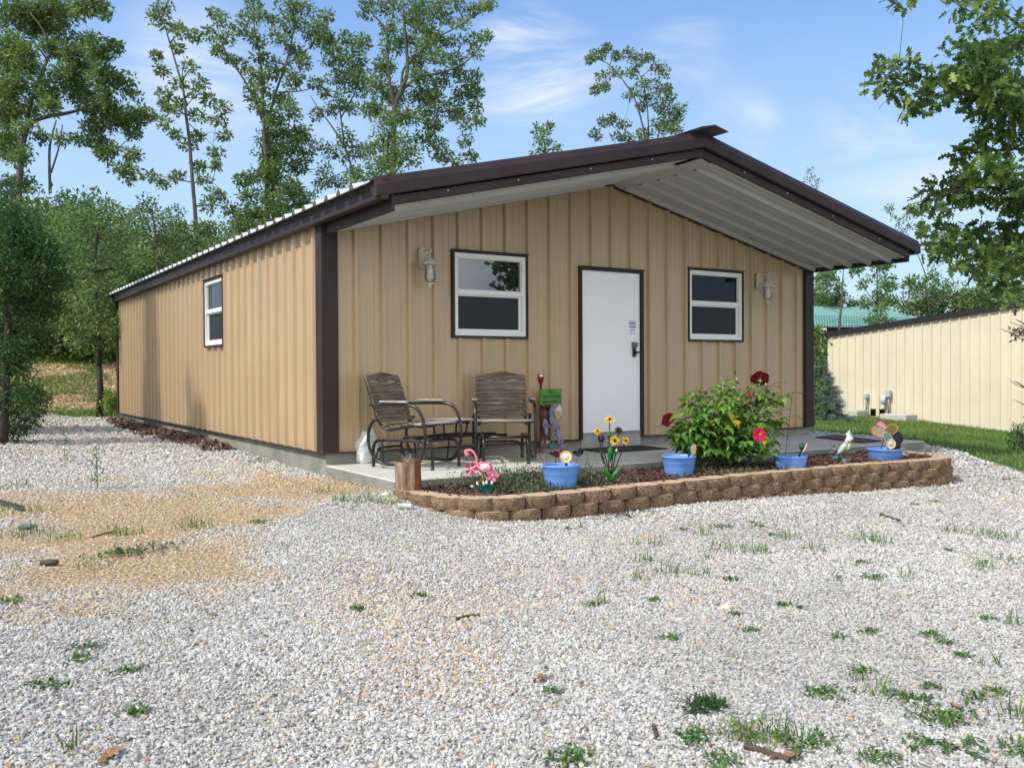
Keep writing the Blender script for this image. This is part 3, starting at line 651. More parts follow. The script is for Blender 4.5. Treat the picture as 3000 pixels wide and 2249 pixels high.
# soil in the bed
bed_in = resample(path_pts, .2); SOILZ = -.225
mb = MB(); n = len(bed_in)
poly = [(x, y) for x, y in bed_in]; inner = []
for i, (x, y) in enumerate(poly):
    a = poly[max(i-1, 0)]; b = poly[min(i+1, n-1)]; dx, dy = b[0]-a[0], b[1]-a[1]; l = math.hypot(dx, dy); inner.append((x-dy/l*.09, y+dx/l*.09))
mid = [(min(max(x, .03), 6.66), -1.6) for x, y in inner]
SOIL = mat('soil', lin(.05, .033, .024), .97, bump=.8, bscale=50, noise=.4, nscale=20)
mb.add([(x, y, SOILZ) for x, y in inner]+[(x, y, SOILZ+.01) for x, y in mid], [(i, i+1, n+i+1, n+i) for i in range(n-1)])
soil = mb.build('soil', SOIL); tag(soil, 'dark soil of the flower bed', kind='structure')
BEDPOLY = inner+[(6.62, -1.63), (.06, -1.63)]
# mulch chips
def scatter_chips(name, pts, zs, L0, L1, wr, th, mats_, tint_fn, label, cat=None, tilt=.6, kind='stuff', curl=0.):
    n = len(pts); V = []; F = []; T = []
    yaw_ = rng.uniform(0, 6.283, n); Ls = rng.uniform(L0, L1, n); Ws = Ls*rng.uniform(*wr, n); tx = rng.normal(0, tilt, n); ty = rng.normal(0, tilt, n)
    c, s = np.cos(yaw_), np.sin(yaw_); A = np.stack([c*np.cos(tx), s*np.cos(tx), np.sin(tx)], 1); B = np.stack([-s*np.cos(ty), c*np.cos(ty), np.sin(ty)], 1); Nn = np.cross(A, B)
    P = np.stack([pts[:, 0], pts[:, 1], zs], 1)
    corners = []
    for t_ in (0, 1):
        for a, b in ((-1, -.6), (0, -1), (1, -.3), (.8, .7), (-.2, 1), (-1, .4)):
            corners.append(P+A*(a*Ls/2)[:, None]+B*(b*Ws/2)[:, None]+Nn*(t_*th+curl*Ls*(a*a))[:, None])
    V = np.stack(corners, 1).reshape(-1, 3); base = (np.arange(n)*12)[:, None]
    quads = [(6, 7, 8, 9), (6, 9, 10, 11), (0, 3, 2, 1), (0, 5, 4, 3)]+[(i, (i+1) % 6, 6+(i+1) % 6, 6+i) for i in range(6)]
    F = np.concatenate([base+np.array(q) for q in quads]); T = np.tile(tint_fn(n), len(quads))
    o = npmesh(name, V, F, mats_, T); return tag(o, label, kind=kind)
def pts_in(poly, n, bbox):
    out = np.zeros((0, 2))
    while len(out) < n:
        p = np.stack([rng.uniform(bbox[0], bbox[1], n), rng.uniform(bbox[2], bbox[3], n)], 1); p = p[poly_sd(p[:, 0], p[:, 1], poly) > .01]; out = np.concatenate([out, p])
    return out[:n]
M_MULCH = tintmat('bark_mulch', [(0, lin(.035, .018, .014)), (.5, lin(.11, .058, .045)), (.85, lin(.19, .11, .085)), (1, lin(.30, .24, .19))], .85)
p = pts_in(BEDPOLY, 7000, (-.1, 6.8, -2.9, -1.6))
scatter_chips('mulch', p, SOILZ+rng.uniform(0, .035, len(p))+.02*(fbm(p[:, 0], p[:, 1], .4, 2)), .02, .06, (.25, .5), .006, M_MULCH, lambda n: rng.beta(2, 3, n), 'reddish brown bark mulch filling the flower bed')
# fallen leaves drifted along the side foundation
M_DEAD = tintmat('dead_leaf', [(0, lin(.045, .026, .020)), (.5, lin(.13, .078, .058)), (.85, lin(.23, .155, .115)), (1, lin(.42, .30, .18))], .7)
n = 3200; yy = rng.beta(1.6, 1.3, n)*8.3+3.1; xx = -rng.beta(1.2, 2.6, n)*np.clip(.62-.05*np.abs(yy-7), .25, 1)-.01
scatter_chips('fallen_leaves', np.stack([xx, yy], 1), gz(xx, yy)+rng.uniform(.0, .05, n)*np.clip(1+xx*1.3, .2, 1), .05, .11, (.45, .7), .002, M_DEAD, lambda k: rng.beta(2, 2.5, k), 'brown dead leaves drifted along the side wall foundation', curl=.35)

# ------------------------------------------------------------------ gravel stones
ico = None
def ico_sphere():
    t = (1+5**.5)/2; v = np.array([(-1, t, 0), (1, t, 0), (-1, -t, 0), (1, -t, 0), (0, -1, t), (0, 1, t), (0, -1, -t), (0, 1, -t), (t, 0, -1), (t, 0, 1), (-t, 0, -1), (-t, 0, 1)], float)
    f = np.array([(0, 11, 5), (0, 5, 1), (0, 1, 7), (0, 7, 10), (0, 10, 11), (1, 5, 9), (5, 11, 4), (11, 10, 2), (10, 7, 6), (7, 1, 8), (3, 9, 4), (3, 4, 2), (3, 2, 6), (3, 6, 8), (3, 8, 9), (4, 9, 5), (2, 4, 11), (6, 2, 10), (8, 6, 7), (9, 8, 1)])
    return v/np.linalg.norm(v[0]), f
IV, IF = ico_sphere()
def stones(P, R_, flat=.55, jit=.34):
    n = len(P); J = 1+rng.uniform(-jit, jit, (n, 12)); V = IV[None]*J[..., None]
    V = V*np.stack([rng.uniform(.8, 1.35, n), rng.uniform(.65, 1., n), rng.uniform(.75, 1.1, n)*flat/.62*.75], 1)[:, None, :]
    # random rotation
    q = rng.normal(size=(n, 4)); q[:, 1:3] *= .45; q /= np.linalg.norm(q, axis=1)[:, None]; w, x, y, z = q.T
    M = np.stack([1-2*(y*y+z*z), 2*(x*y-z*w), 2*(x*z+y*w), 2*(x*y+z*w), 1-2*(x*x+z*z), 2*(y*z-x*w), 2*(x*z-y*w), 2*(y*z+x*w), 1-2*(x*x+y*y)], 1).reshape(n, 3, 3)
    V = np.einsum('nij,nkj->nki', M, V)*R_[:, None, None]+P[:, None, :]
    F = (IF[None]+(np.arange(n)*12)[:, None, None]).reshape(-1, 3)
    return V.reshape(-1, 3), F
def in_view(x, y, pad=120):
    u, v, d = pix(np.stack([x, y, gz(x, y)], 1)); return (d > .5) & (u > -pad) & (u < 3000+pad) & (v < 2249+pad)
BEDOUT = [(x, y) for x, y in path_pts]+[(6.7, -1.6), (7.62, -1.62), (7.62, .0), (W, 0), (W, LEN), (0, LEN), (0, 0), (0, -1.6)]
def sample_ring(r0, r1, dens):
    ang = math.atan2(CF[0], CF[1]); A = rng.uniform(ang-.58, ang+.58, int(dens*.58*(r1*r1-r0*r0))); r = np.sqrt(rng.uniform(r0*r0, r1*r1, len(A)))
    x = CAM[0]+r*np.sin(A); y = CAM[1]+r*np.cos(A); k = in_view(x, y) & (poly_sd(x, y, BEDOUT) < -.005); return x[k], y[k], r[k]
DUST = [at_z(u*S_, v*S_, -.42)[:2] for u, v in ((560, 1250), (760, 1255), (1000, 1290), (1050, 1420), (900, 1500), (760, 1400), (600, 1330))]
allP = []; allR = []; allT = []
for r0, r1, dens, s0, s1 in ((2.7, 5.0, 6200, .0045, .0110), (5.0, 7.5, 4300, .006, .0120), (7.5, 11, 2000, .009, .0155), (11, 16, 560, .016, .024), (16, 26, 130, .025, .038)):
    x, y, r = sample_ring(r0, r1, dens); d_, g_, h_ = zones(x, y); keep = rng.uniform(size=len(x)) > np.maximum(np.maximum(np.where(g_ > .35, 1.1, g_), h_*.9), d_*.70)
    x, y, d_, g_ = x[keep], y[keep], d_[keep], g_[keep]
    rad = rng.uniform(s0, s1, len(x))*np.where(rng.uniform(size=len(x)) > .992, rng.uniform(1.2, 1.8, len(x)), 1)*np.where(d_ > .5, .8, 1.)
    near_ = np.clip(1-np.hypot(x, y)/40, 0, 1)
    z = gz(x, y)+(fbm(x, y, .9, 5)-.5)*.03*near_+rad*rng.uniform(-.25, .6, len(x))
    t = rng.beta(2.4, 1.9, len(x))*.80
    wear = fbm(x, y, 1.3, 21); t = t*(1-.38*np.clip((wear-.46)*3, 0, 1)); t[rng.uniform(size=len(x)) < .05] *= .3
    tan = (rng.uniform(size=len(x)) < .03+.80*d_+.13*np.clip((fbm(x, y, 1.0, 31)-.50)*5, 0, 1)+.30*np.clip(poly_sd(x, y, DUST)/.5+.4+(fbm(x, y, .6, 33)-.5)*2, 0, 1)); t = np.where(tan, rng.uniform(.84, .97, len(x)), t); t = np.where(rng.uniform(size=len(x)) < .008, .99, t)
    allP.append(np.stack([x, y, z], 1)); allR.append(rad); allT.append(t)
P = np.concatenate(allP); Rr_ = np.concatenate(allR); T = np.concatenate(allT)
V, F = stones(P, Rr_)
M_STONE = tintmat('limestone', [(0, lin(.21, .205, .185)), (.3, lin(.39, .382, .355)), (.55, lin(.50, .492, .457)), (.80, lin(.66, .65, .61)), (.83, lin(.34, .26, .165)), (.97, lin(.62, .50, .33)), (.985, lin(.42, .25, .16))], .85)
g = npmesh('gravel', V, F, M_STONE, np.repeat(T, 20)); tag(g, 'loose pale grey crushed limestone gravel of the yard', kind='stuff')
print('stones', len(P))

# ------------------------------------------------------------------ weeds and grass
def blades(P, h, w, lean, bend=.5, seg=2):
    """grass blades: (n,3) roots; tapered 2-quad strips as quads"""
    n = len(P); a = rng.uniform(0, 6.283, n); l = rng.normal(0, lean, n); dirx, diry = np.cos(a), np.sin(a); px_, py_ = -diry, dirx
    rows = []
    for k, (t, ww) in enumerate(((0, 1.), (.55, .8), (1., .12))):
        cx = P[:, 0]+dirx*np.abs(l)*h*(t**1.6)*1.2; cy = P[:, 1]+diry*np.abs(l)*h*(t**1.6)*1.2; cz = P[:, 2]+h*t*(1-.25*np.abs(l)*t)
        for s in (-1, 1): rows.append(np.stack([cx+px_*w*ww*s*.5, cy+py_*w*ww*s*.5, cz], 1))
    V = np.stack(rows, 1).reshape(-1, 3); b = (np.arange(n)*6)[:, None]; F = np.concatenate([b+np.array((0, 1, 3, 2)), b+np.array((2, 3, 5, 4))]); return V, F
M_GRASS = tintmat('grass_blade', [(0, lin(.045, .085, .018)), (.4, lin(.12, .20, .04)), (.75, lin(.23, .31, .075)), (.93, lin(.30, .28, .11)), (1, lin(.42, .34, .18))], .6, translucent=.3)
M_WEED = tintmat('weed_leaf', [(0, lin(.03, .07, .02)), (.5, lin(.07, .15, .035)), (.85, lin(.16, .26, .05)), (1, lin(.14, .10, .05))], .65, translucent=.25)
# lawn beyond the gravel path, and the back yard
def lawn(name, n, xr, yr, cond, h0, h1, w, label):
    x = rng.uniform(*xr, n); y = rng.uniform(*yr, n); d_, g_, hl = zones(x, y); k = cond(x, y, g_, hl) & (np.maximum(g_*(1-hl*.85), .95*(fbm(x, y, 1.6, 61) > .52)*(hl > .3)) > rng.uniform(.25, .9, n)) & in_view(x, y, 60); x, y = x[k], y[k]
    V, F = blades(np.stack([x, y, gz(x, y)-.005], 1), rng.uniform(h0, h1, len(x))*(.5+fbm(x, y, .8, 4)), w, .7)
    t = np.clip(rng.beta(2, 2.4, len(x))*.9+(fbm(x, y, 1.1, 9)-.5)*.5, 0, 1); o = npmesh(name, V, F, M_GRASS, np.tile(t, 2)); return tag(o, label, kind='stuff')
lawn('grass', 130000, (7.6, 24), (-6, 22), lambda x, y, g, h: x > 7.4, .03, .10, .011, 'mown green grass between the gravel and the cream building')
lawn('grass', 60000, (-9, 1.0), (12.3, 25), lambda x, y, g, h: y > 12, .04, .13, .018, 'patchy grass behind the tan building below the trees')
lawn('grass', 26000, (-9, -4.2), (-6, 13), lambda x, y, g, h: x < -3.9, .03, .12, .011, 'ragged grass at the left edge of the gravel yard')
# litter on the mulched slope
x = rng.uniform(-8, 6, 20000); y = rng.uniform(13.4, 23, 20000); _, _, h_ = zones(x, y); k = h_ > .5; x, y = x[k], y[k]
M_CHIP = tintmat('wood_chip', [(0, lin(.18, .12, .06)), (.5, lin(.44, .32, .18)), (1, lin(.70, .55, .34))], .9)
scatter_chips('wood_chips', np.stack([x, y], 1), gz(x, y)+.01, .03, .10, (.3, .7), .008, M_CHIP, lambda n: rng.beta(2, 2, n), 'tan wood chips and leaf litter on the slope behind the building')
# weed tufts in the gravel (pixel list of the clumps in view)
tufts = []
for u, v, r_, k in ((1518, 1158, .10, 'g'), (1560, 1140, .10, 'd'), (1400, 1180, .12, 'g'), (1580, 1190, .25, 'g'), (1870, 1165, .14, 'g'), (1900, 1175, .12, 'g'), (2120, 1155, .2, 'g'), (2160, 1165, .18, 'g'), (2050, 1150, .12, 'g'), (1390, 1215, .12, 'g'), (1640, 1140, .06, 'd'), (1705, 1165, .14, 'g'), (1640, 1195, .10, 'g'), (1440, 1240, .12, 'g'), (1380, 1255, .06, 'g'),
      (1410, 1300, .05, 'd'), (1505, 1245, .10, 'g'), (1885, 1250, .08, 'd'), (2180, 1215, .14, 'g'), (2120, 1230, .1, 'g'), (1960, 1250, .06, 'g'), (1760, 1190, .1, 'g'), (1520, 1530, .085, 'x'), (1495, 1590, .07, 'd'), (1505, 1610, .06, 'd'), (1600, 1580, .10, 'w'), (1690, 1600, .17, 'g'), (1740, 1610, .12, 'd'), (1650, 1600, .1, 'w'), (1215, 1640, .08, 'd'), (1240, 1650, .08, 'd'),
      (1800, 1505, .11, 'd'), (1770, 1500, .06, 'd'), (1860, 1455, .05, 'd'), (1950, 1510, .08, 'd'), (1990, 1520, .08, 'd'), (2010, 1550, .09, 'd'), (2060, 1560, .12, 'd'), (2100, 1510, .07, 'd'), (2150, 1500, .06, 'd'), (2180, 1550, .09, 'g'), (2080, 1620, .1, 'd'), (1990, 1610, .08, 'd'), (1900, 1640, .08, 'd'), (1560, 1650, .08, 'd'), (2200, 1620, .09, 'd'), (2010, 1375, .06, 'd'), (2040, 1390, .05, 'd'), (1810, 1380, .04, 'd'), (2140, 1440, .06, 'g'), (2190, 1350, .08, 'g'), (1850, 1470, .06, 'g'), (1900, 1500, .07, 'g'), (1620, 1365, .04, 'd'), (1590, 1330, .03, 'd'),
      (250, 1160, .10, 'g'), (430, 1145, .14, 'g'), (410, 1140, .09, 'g'), (560, 1135, .08, 'd'), (290, 1195, .18, 'c'), (330, 1190, .2, 'c'), (250, 1205, .16, 'c'), (210, 1060, .06, 't'), (140, 1000, .06, 't'), (350, 965, .06, 'd'), (10, 1305, .1, 'd'), (175, 1430, .06, 'd'), (125, 1490, .07, 'd'), (190, 1400, .06, 'd'), (90, 1480, .05, 'd'), (265, 1455, .08, 'd'), (300, 1540, .05, 'd'), (275, 1550, .04, 'd'), (150, 1620, .05, 'g'), (750, 1090, .12, 'g'), (790, 1095, .1, 'g'), (700, 1065, .1, 'g'), (830, 1100, .08, 'g'), (770, 1320, .05, 'd'), (1280, 1310, .05, 'd'), (1300, 1305, .05, 'g'), (560, 1000, .1, 'g'), (40, 1110, .25, 'g'), (20, 1060, .25, 'g'), (60, 1160, .2, 'g'), (130, 1170, .15, 'g'), (280, 1160, .1, 'g'), (210, 1230, .1, 'g'), (900, 1290, .04, 'd'), (1190, 1500, .04, 'd')):
    q = at_z(u*S_, v*S_, -.45); q = at_z(u*S_, v*S_, float(gz(q[0], q[1])));  q = at_z(u*S_, v*S_, float(gz(q[0], q[1]))); tufts.append((q[0], q[1], r_, k))
k_ = 0
for _ in range(90):
    x, y = rng.uniform(-3, 9.5), rng.uniform(-7.4, -3.0); w_ = fbm(x, y, 1.4, 44)+.12*(x > 1.5)+.12*(y < -5.6)
    if w_ > .64: tufts.append((x, y, rng.uniform(.02, .06), rng.choice(['g', 'd', 'd'])))
Vs = []; Fs = []; Ts = []; o_ = 0
for x, y, r_, k in tufts:
    n = int({'g': 260, 'd': 520, 'x': 1500, 'w': 500, 'c': 230, 't': 0}[k]*r_) if k != 't' else 0
    if k == 't':
        zz = float(gz(x, y)); n = 60; hh = rng.uniform(.02, .38, n); px_ = x+rng.normal(0, .03, n)*(1.2-hh*2); py_ = y+rng.normal(0, .03, n)*(1.2-hh*2); V, F = blades(np.stack([px_, py_, zz+hh], 1), rng.uniform(.02, .05, n), .012, 1.6); t = rng.uniform(.4, .8, n)
        Vs.append(V); Fs.append(F+o_); Ts.append(np.tile(t, 2)); o_ += len(V)
        V, F = blades(np.array([[x, y, zz]]*3), np.full(3, .42), .006, .05); Vs.append(V); Fs.append(F+o_); Ts.append(np.full(6, .5)); o_ += len(V); continue
    n = max(n, 12); a = rng.uniform(0, 6.28, n); rr = r_*np.sqrt(rng.uniform(0, 1, n))*rng.uniform(.5, 1.15, n); px_ = x+rr*np.cos(a)*1.25; py_ = y+rr*np.sin(a)*.85
    hh = {'g': (.02, .11), 'd': (.008, .030), 'x': (.02, .05), 'w': (.015, .05), 'c': (.01, .04)}[k]; ww = {'g': .006, 'd': .012, 'x': .011, 'w': .008, 'c': .016}[k]
    h = rng.uniform(*hh, n)*(1.15-.5*rr/r_); V, F = blades(np.stack([px_, py_, gz(px_, py_)+.012], 1), h, ww, .6 if k == 'g' else 1.6)
    t = {'g': rng.uniform(.4, .9, n), 'd': rng.uniform(.2, .8, n), 'x': rng.uniform(0, .3, n), 'w': rng.uniform(.6, 1, n), 'c': rng.uniform(0, .55, n)}[k]
    Vs.append(V); Fs.append(F+o_); Ts.append(np.tile(t, 2)); o_ += len(V)
# reorder: tints are tiled per blade list (quad A block then quad B block) as in blades()
wd = npmesh('weeds', np.concatenate(Vs), np.concatenate(Fs), M_WEED, np.concatenate(Ts)); tag(wd, 'scattered green weeds and grass tufts growing through the gravel', kind='stuff')
# greyish weeds inside the bed behind the pots
n = 5200; cx = np.concatenate([rng.normal(.95, .30, n//2), rng.normal(1.55, .22, n//4), rng.normal(3.6, .5, n//4)]); cy = rng.uniform(-2.55, -1.68, len(cx)); k = (poly_sd(cx, cy, BEDPOLY) > .02) & (cx < 4.3); cx, cy = cx[k], cy[k]
hgt = np.where(cx < 2.2, np.clip(.19-.25*np.abs(cy+1.95), .03, .19), .06)
V, F = blades(np.stack([cx, cy, SOILZ+rng.uniform(0, 1, len(cx))*hgt], 1), rng.uniform(.015, .04, len(cx)), .012, 1.8)
M_BEDW = tintmat('bed_weed_leaf', [(0, lin(.03, .05, .02)), (.5, lin(.09, .12, .06)), (1, lin(.22, .25, .13))], .7, translucent=.2)
o = npmesh('bed_weeds', V, F, M_BEDW, np.tile(rng.beta(2, 2, len(cx)), 2)); tag(o, 'low grey-green weeds growing in the flower bed beside the slab', kind='stuff')
# wispy seed stems
mb = MB()
for _ in range(46):
    x, y = rng.uniform(.55, 1.9), rng.uniform(-2.2, -1.72); z = SOILZ; pts = [(x, y, z)]; 
    for k in range(4): x += rng.normal(0, .02); y += rng.normal(0, .015); z += rng.uniform(.05, .1); pts.append((x, y, z))
    mb.tube(pts, .0016, 3)
    for k in range(5): q = pts[-1-(k % 3)]; mb.lathe([(0, -.004), (.004, 0), (0, .004)], 5, (q[0]+rng.normal(0, .02), q[1]+rng.normal(0, .015), q[2]+rng.normal(0, .015)))
tag(mb.build('seed_stems', mat('dry_stem', lin(.11, .12, .06), .8)), 'thin wispy weed stems rising from the flower bed', kind='stuff')

# ------------------------------------------------------------------ porch furniture
def wood_mat(name, c0, c1, c2):
    m = bpy.data.materials.new(name); m.use_nodes = True; t = m.node_tree; t.nodes.clear(); L = t.links.new
    out = N(t, 'ShaderNodeOutputMaterial'); b = N(t, 'ShaderNodeBsdfPrincipled', i_Roughness=.85); b.inputs['Specular IOR Level'].default_value = .2
    tcn = N(t, 'ShaderNodeTexCoord'); mp_ = N(t, 'ShaderNodeMapping'); mp_.inputs['Scale'].default_value = (3, 40, 40); L(tcn.outputs['Object'], mp_.inputs[0])
    nz = N(t, 'ShaderNodeTexNoise', i_Scale=1.5, i_Detail=7., i_Roughness=.65); L(mp_.outputs[0], nz.inputs['Vector'])
    n2 = N(t, 'ShaderNodeTexNoise', i_Scale=5., i_Detail=3.); L(tcn.outputs['Object'], n2.inputs['Vector'])
    ad = N(t, 'ShaderNodeMath', operation='MULTIPLY_ADD', i_1=.6); L(n2.outputs[0], ad.inputs[0]); L(nz.outputs[0], ad.inputs[2])
    r = N(t, 'ShaderNodeValToRGB'); L(ad.outputs[0], r.inputs[0]); e = r.color_ramp.elements; e.new(.5)
    for q, (p, c) in zip(e, ((.6, c0), (.82, c1), (1., c2))): q.position = p; q.color = c
    L(r.outputs[0], b.inputs['Base Color']); bp = N(t, 'ShaderNodeBump', i_Strength=.5, i_Distance=.004); L(nz.outputs[0], bp.inputs['Height']); L(bp.outputs[0], b.inputs['Normal']); L(b.outputs[0], out.inputs[0]); return m
M_SLAT = wood_mat('weathered_slat', lin(.085, .060, .045), lin(.165, .125, .098), lin(.29, .245, .205))
M_SEAT = wood_mat('pale_slat', lin(.20, .18, .155), lin(.36, .34, .31), lin(.52, .50, .47))  # paler wood for front seat slat, arm rests and table top
def slat(name, x0, x1, yc, zc, hgt, ang, mat_, parent, th=.018, poly=None):
    """slat centred at (yc, zc); its face leans by ang (0 = vertical, 90 = flat)"""
    M = Matrix.Translation((0, yc, zc))@Matrix.Rotation(ang, 4, 'X'); mb = MB()
    if poly: mb.prism(poly, -th/2, th/2, lambda q, t_: tuple(M@Vector((q[0], t_, q[1]))))
    else: mb.bbox(x0, -th/2, -hgt/2, x1, th/2, hgt/2, .004, M=M)
    return mb.build(name, mat_, parent)
def glider(name, label, loc, face):
    """glider chair; local front is -y"""
    t = thing(name, label, 'chair', loc, math.atan2(face[0], -face[1]), 'wooden slat glider chairs on the patio')
    hw = .27
    # curved seat/back rail path (y, z)
    RAIL = [(.424, .885), (.385, .80), (.34, .68), (.305, .58), (.275, .50), (.24, .44), (.19, .395), (.12, .375), (.02, .385), (-.10, .405), (-.20, .42), (-.245, .418)]
    for s in (-1, 1):
        mb = MB(); mb.tube(smooth_path([(s*(hw-.02), y+.02, z) for y, z in RAIL], 3), .0135, 8); mb.build('seat_rail', M_BLACK, t)
    def at_rail(z):
        for (y0, z0), (y1, z1) in zip(RAIL[:6], RAIL[1:7]):
            if z1 <= z <= z0: k = (z0-z)/(z0-z1); return y0+(y1-y0)*k, math.atan2(-(y1-y0), -(z1-z0))
        return RAIL[0][0], math.atan2(RAIL[0][0]-RAIL[1][0], RAIL[0][1]-RAIL[1][1])
    # crest rail with a wavy lower edge
    y, a = at_rail(.87); up = [(x, .054-.019*math.cos(math.pi*(1-abs(x)/hw))*-1*-1 if abs(x) < hw*.9 else .034) for x in [hw*(-1+2*i/20) for i in range(21)]]
    lo = [(x, -.022-.014*math.cos(x/hw*2*math.pi)+(.006 if abs(x) < hw*.25 else 0)*-1) for x in [hw*(1-2*i/20) for i in range(21)]]
    slat('crest_rail', 0, 0, y+.0, .868, 0, -a, M_SLAT, t, poly=up+lo)
    for z0, z1 in ((.80, .836), (.730, .795), (.690, .726), (.620, .684), (.573, .612), (.504, .568), (.450, .496)):
        y, a = at_rail((z0+z1)/2); slat('back_slat', -hw, hw, y, (z0+z1)/2, z1-z0, -a, M_SLAT, t)
    for y, z, w_, a in ((.175, .418, .055, 68), (.105, .404, .07, 86), (.025, .410, .075, 92), (-.06, .424, .075, 95), (-.145, .437, .075, 94)):
        slat('seat_slat', -hw, hw, y, z, w_, R(a), M_SLAT, t)
    slat('seat_slat', -hw-.015, hw+.025, -.235, .437, .09, R(90), M_SEAT, t, th=.022)
    for s in (-1, 1):
        xo = s*(hw+.035); xi = s*.225
        loop = [(.33, .62), (.20, .618), (.05, .622), (-.12, .622), (-.22, .60), (-.29, .53), (-.325, .42), (-.335, .30), (-.32, .19), (-.27, .09), (-.19, .05), (-.05, .045), (.10, .045), (.22, .06), (.31, .13), (.355, .25), (.345, .37), (.30, .45), (.25, .475)]
        mb = MB(); mb.tube(smooth_path([(xo, y, z) for y, z in loop], 4), .0155, 10); mb.build('arm_loop', M_BLACK, t)
        mb = MB(); mb.bbox(xo-.028, -.13, .642, xo+.028, .20, .660, .005); mb.build('arm_rest', M_SEAT, t)
        base = [(-.36, .0), (-.36, .15), (-.355, .20), (-.33, .245), (-.28, .265), (-.15, .27), (.15, .27), (.28, .265), (.33, .245), (.355, .20), (.36, .15), (.36, 0)]
        mb = MB(); mb.tube(smooth_path([(xi, y, z) for y, z in base], 3), .0155, 10)
        mb.tube([(xi, -.36, 0), (xi, -.36, .03)], .018, 10); mb.tube([(xi, .36, 0), (xi, .36, .03)], .018, 10); mb.build('leg_frame', M_BLACK, t)
        for y0, y1 in ((-.22, -.19), (.22, .20)):
            mb = MB(); mb.tube([(xi-s*.01, y0, .272), (s*.262, y0, .275), (s*.264, y1, .05), (xo+s*.02, y1, .05)], .009, 8); mb.build('swing_link', M_BLACK, t)
        mb = MB(); mb.tube([(s*(hw-.02), -.20, .41), (xo, -.325, .43)], .009, 6); mb.build('seat_bracket', M_BLACK, t)
        mb = MB(); mb.tube([(s*(hw-.02), .26, .47), (xo, .26, .475)], .010, 6); mb.build('seat_bracket', M_BLACK, t)
    mb = MB(); mb.tube([(-.225, -.26, .268), (.225, -.26, .268)], .0145, 8); mb.build('cross_bar', M_BLACK, t)
    mb = MB(); mb.tube(smooth_path([(-.225, .33, .06), (-.20, .33, .15), (-.15, .33, .18), (0, .33, .182), (.15, .33, .18), (.20, .33, .15), (.225, .33, .06)], 3), .013, 8); mb.build('cross_bar', M_BLACK, t)
    return t
glider('glider_chair', 'weathered slat glider chair turned to the right, beside the white bag', (.70, -.635, -.12), (.45, -.893))
glider('glider_chair', 'weathered slat glider chair facing the yard, next to the small green sign', (1.70, -.68, -.12), (-.475, -.88))
# corner table joined by bars between the two gliders
tb = thing('side_table', 'low wedge-shaped wooden table on black bars between the two glider chairs', 'table', (1.25, -.36, -.12))
mb = MB()
def plank(pts, z, th): mb.prism(pts, z, z+th, lambda q, t_: (q[0], q[1], t_))
for i in range(4):
    a = i/4+.01; b = (i+1)/4-.01; f = lambda k: ((-.19-.05*k, -.15+.36*k), (.20-.02*k, -.14+.33*k))
    (x0, y0), (x1, y1) = f(a); (x2, y2), (x3, y3) = f(b); plank([(x0, y0), (x1, y1), (x3, y3), (x2, y2)], .425, .018)
mb.build('table_top', M_SEAT, tb)
for s_ in (-.145, .145): mb = MB(); mb.box(s_-.015, -.12, .395, s_+.015, .18, .424); mb.build('apron', M_BLACK, tb)
for x, y in ((-.14, -.09), (.14, -.09), (-.14, .14), (.14, .14)): mb = MB(); mb.tube([(x, y, .395), (x*.9, y*.9, .26)], .012, 8); mb.build('leg', M_BLACK, tb)
mb = MB(); mb.tube([(-.50, -.20, .262), (-.2, .05, .272), (.15, .10, .275), (.52, -.05, .270)], .016, 8); mb.build('frame_bar', M_BLACK, tb); mb = MB(); mb.tube([(-.38, -.32, .255), (-.1, -.08, .262), (.2, -.02, .262), (.58, -.18, .262)], .014, 8); mb.build('frame_bar', M_BLACK, tb)

# bag
mb = MB(); n = 28; rows = 22; rr = random.Random(3)
for k in range(rows): pass
ph = [rr.uniform(0, 6.28) for _ in range(8)]; vs = []
for k in range(rows+1):
    tz = k/rows; z = .38*tz; wdt = .105*(1+.10*math.sin(tz*3.0))*(1 if tz < .62 else 1-.55*((tz-.62)/.38)**1.2); dpt = .075*(1 if tz < .6 else 1-.55*((tz-.6)/.4))
    if tz < .05: wdt *= .93; dpt *= .9
    for i in range(n):
        a = 2*math.pi*i/n; ca, sa = math.cos(a), math.sin(a); sq = (abs(ca)**3.2+abs(sa)**3.2)**(-1/3.2)
        wr = 1+.05*math.sin(3*a+9*tz+ph[0])+.035*math.sin(7*a-14*tz+ph[1])+(.09*math.sin(5*a+ph[2]+6*tz) if tz > .6 else 0)+rr.uniform(-.02, .02)
        vs.append((ca*sq*wdt*wr+.02*tz*tz, sa*sq*dpt*wr, z+(.02*math.sin(2*a+ph[3]) if tz > .8 else 0)))
mb.smooth = True; mb.add(vs, [(k*n+i, k*n+(i+1) % n, (k+1)*n+(i+1) % n, (k+1)*n+i) for k in range(rows) for i in range(n)]+[tuple(range(rows*n, rows*n+n)), tuple(range(n))[::-1]])
BAG = mat('weathered_plastic', lin(.80, .83, .82), .32, spec=.5, col2=lin(.42, .47, .45), nscale=8, bump=.9, bscale=16)
q = at_z(1000+205/2.764, 1000+985/2.764, -.12)
bag = mb.build('plastic_bag', BAG, loc=(q[0]+.02, q[1]+.03, -.12)); bag.rotation_euler = (0, 0, .35); bag.scale = (1.12, 1.1, .90); tag(bag, 'crumpled white plastic sack standing on the slab behind the left chair', 'bag')
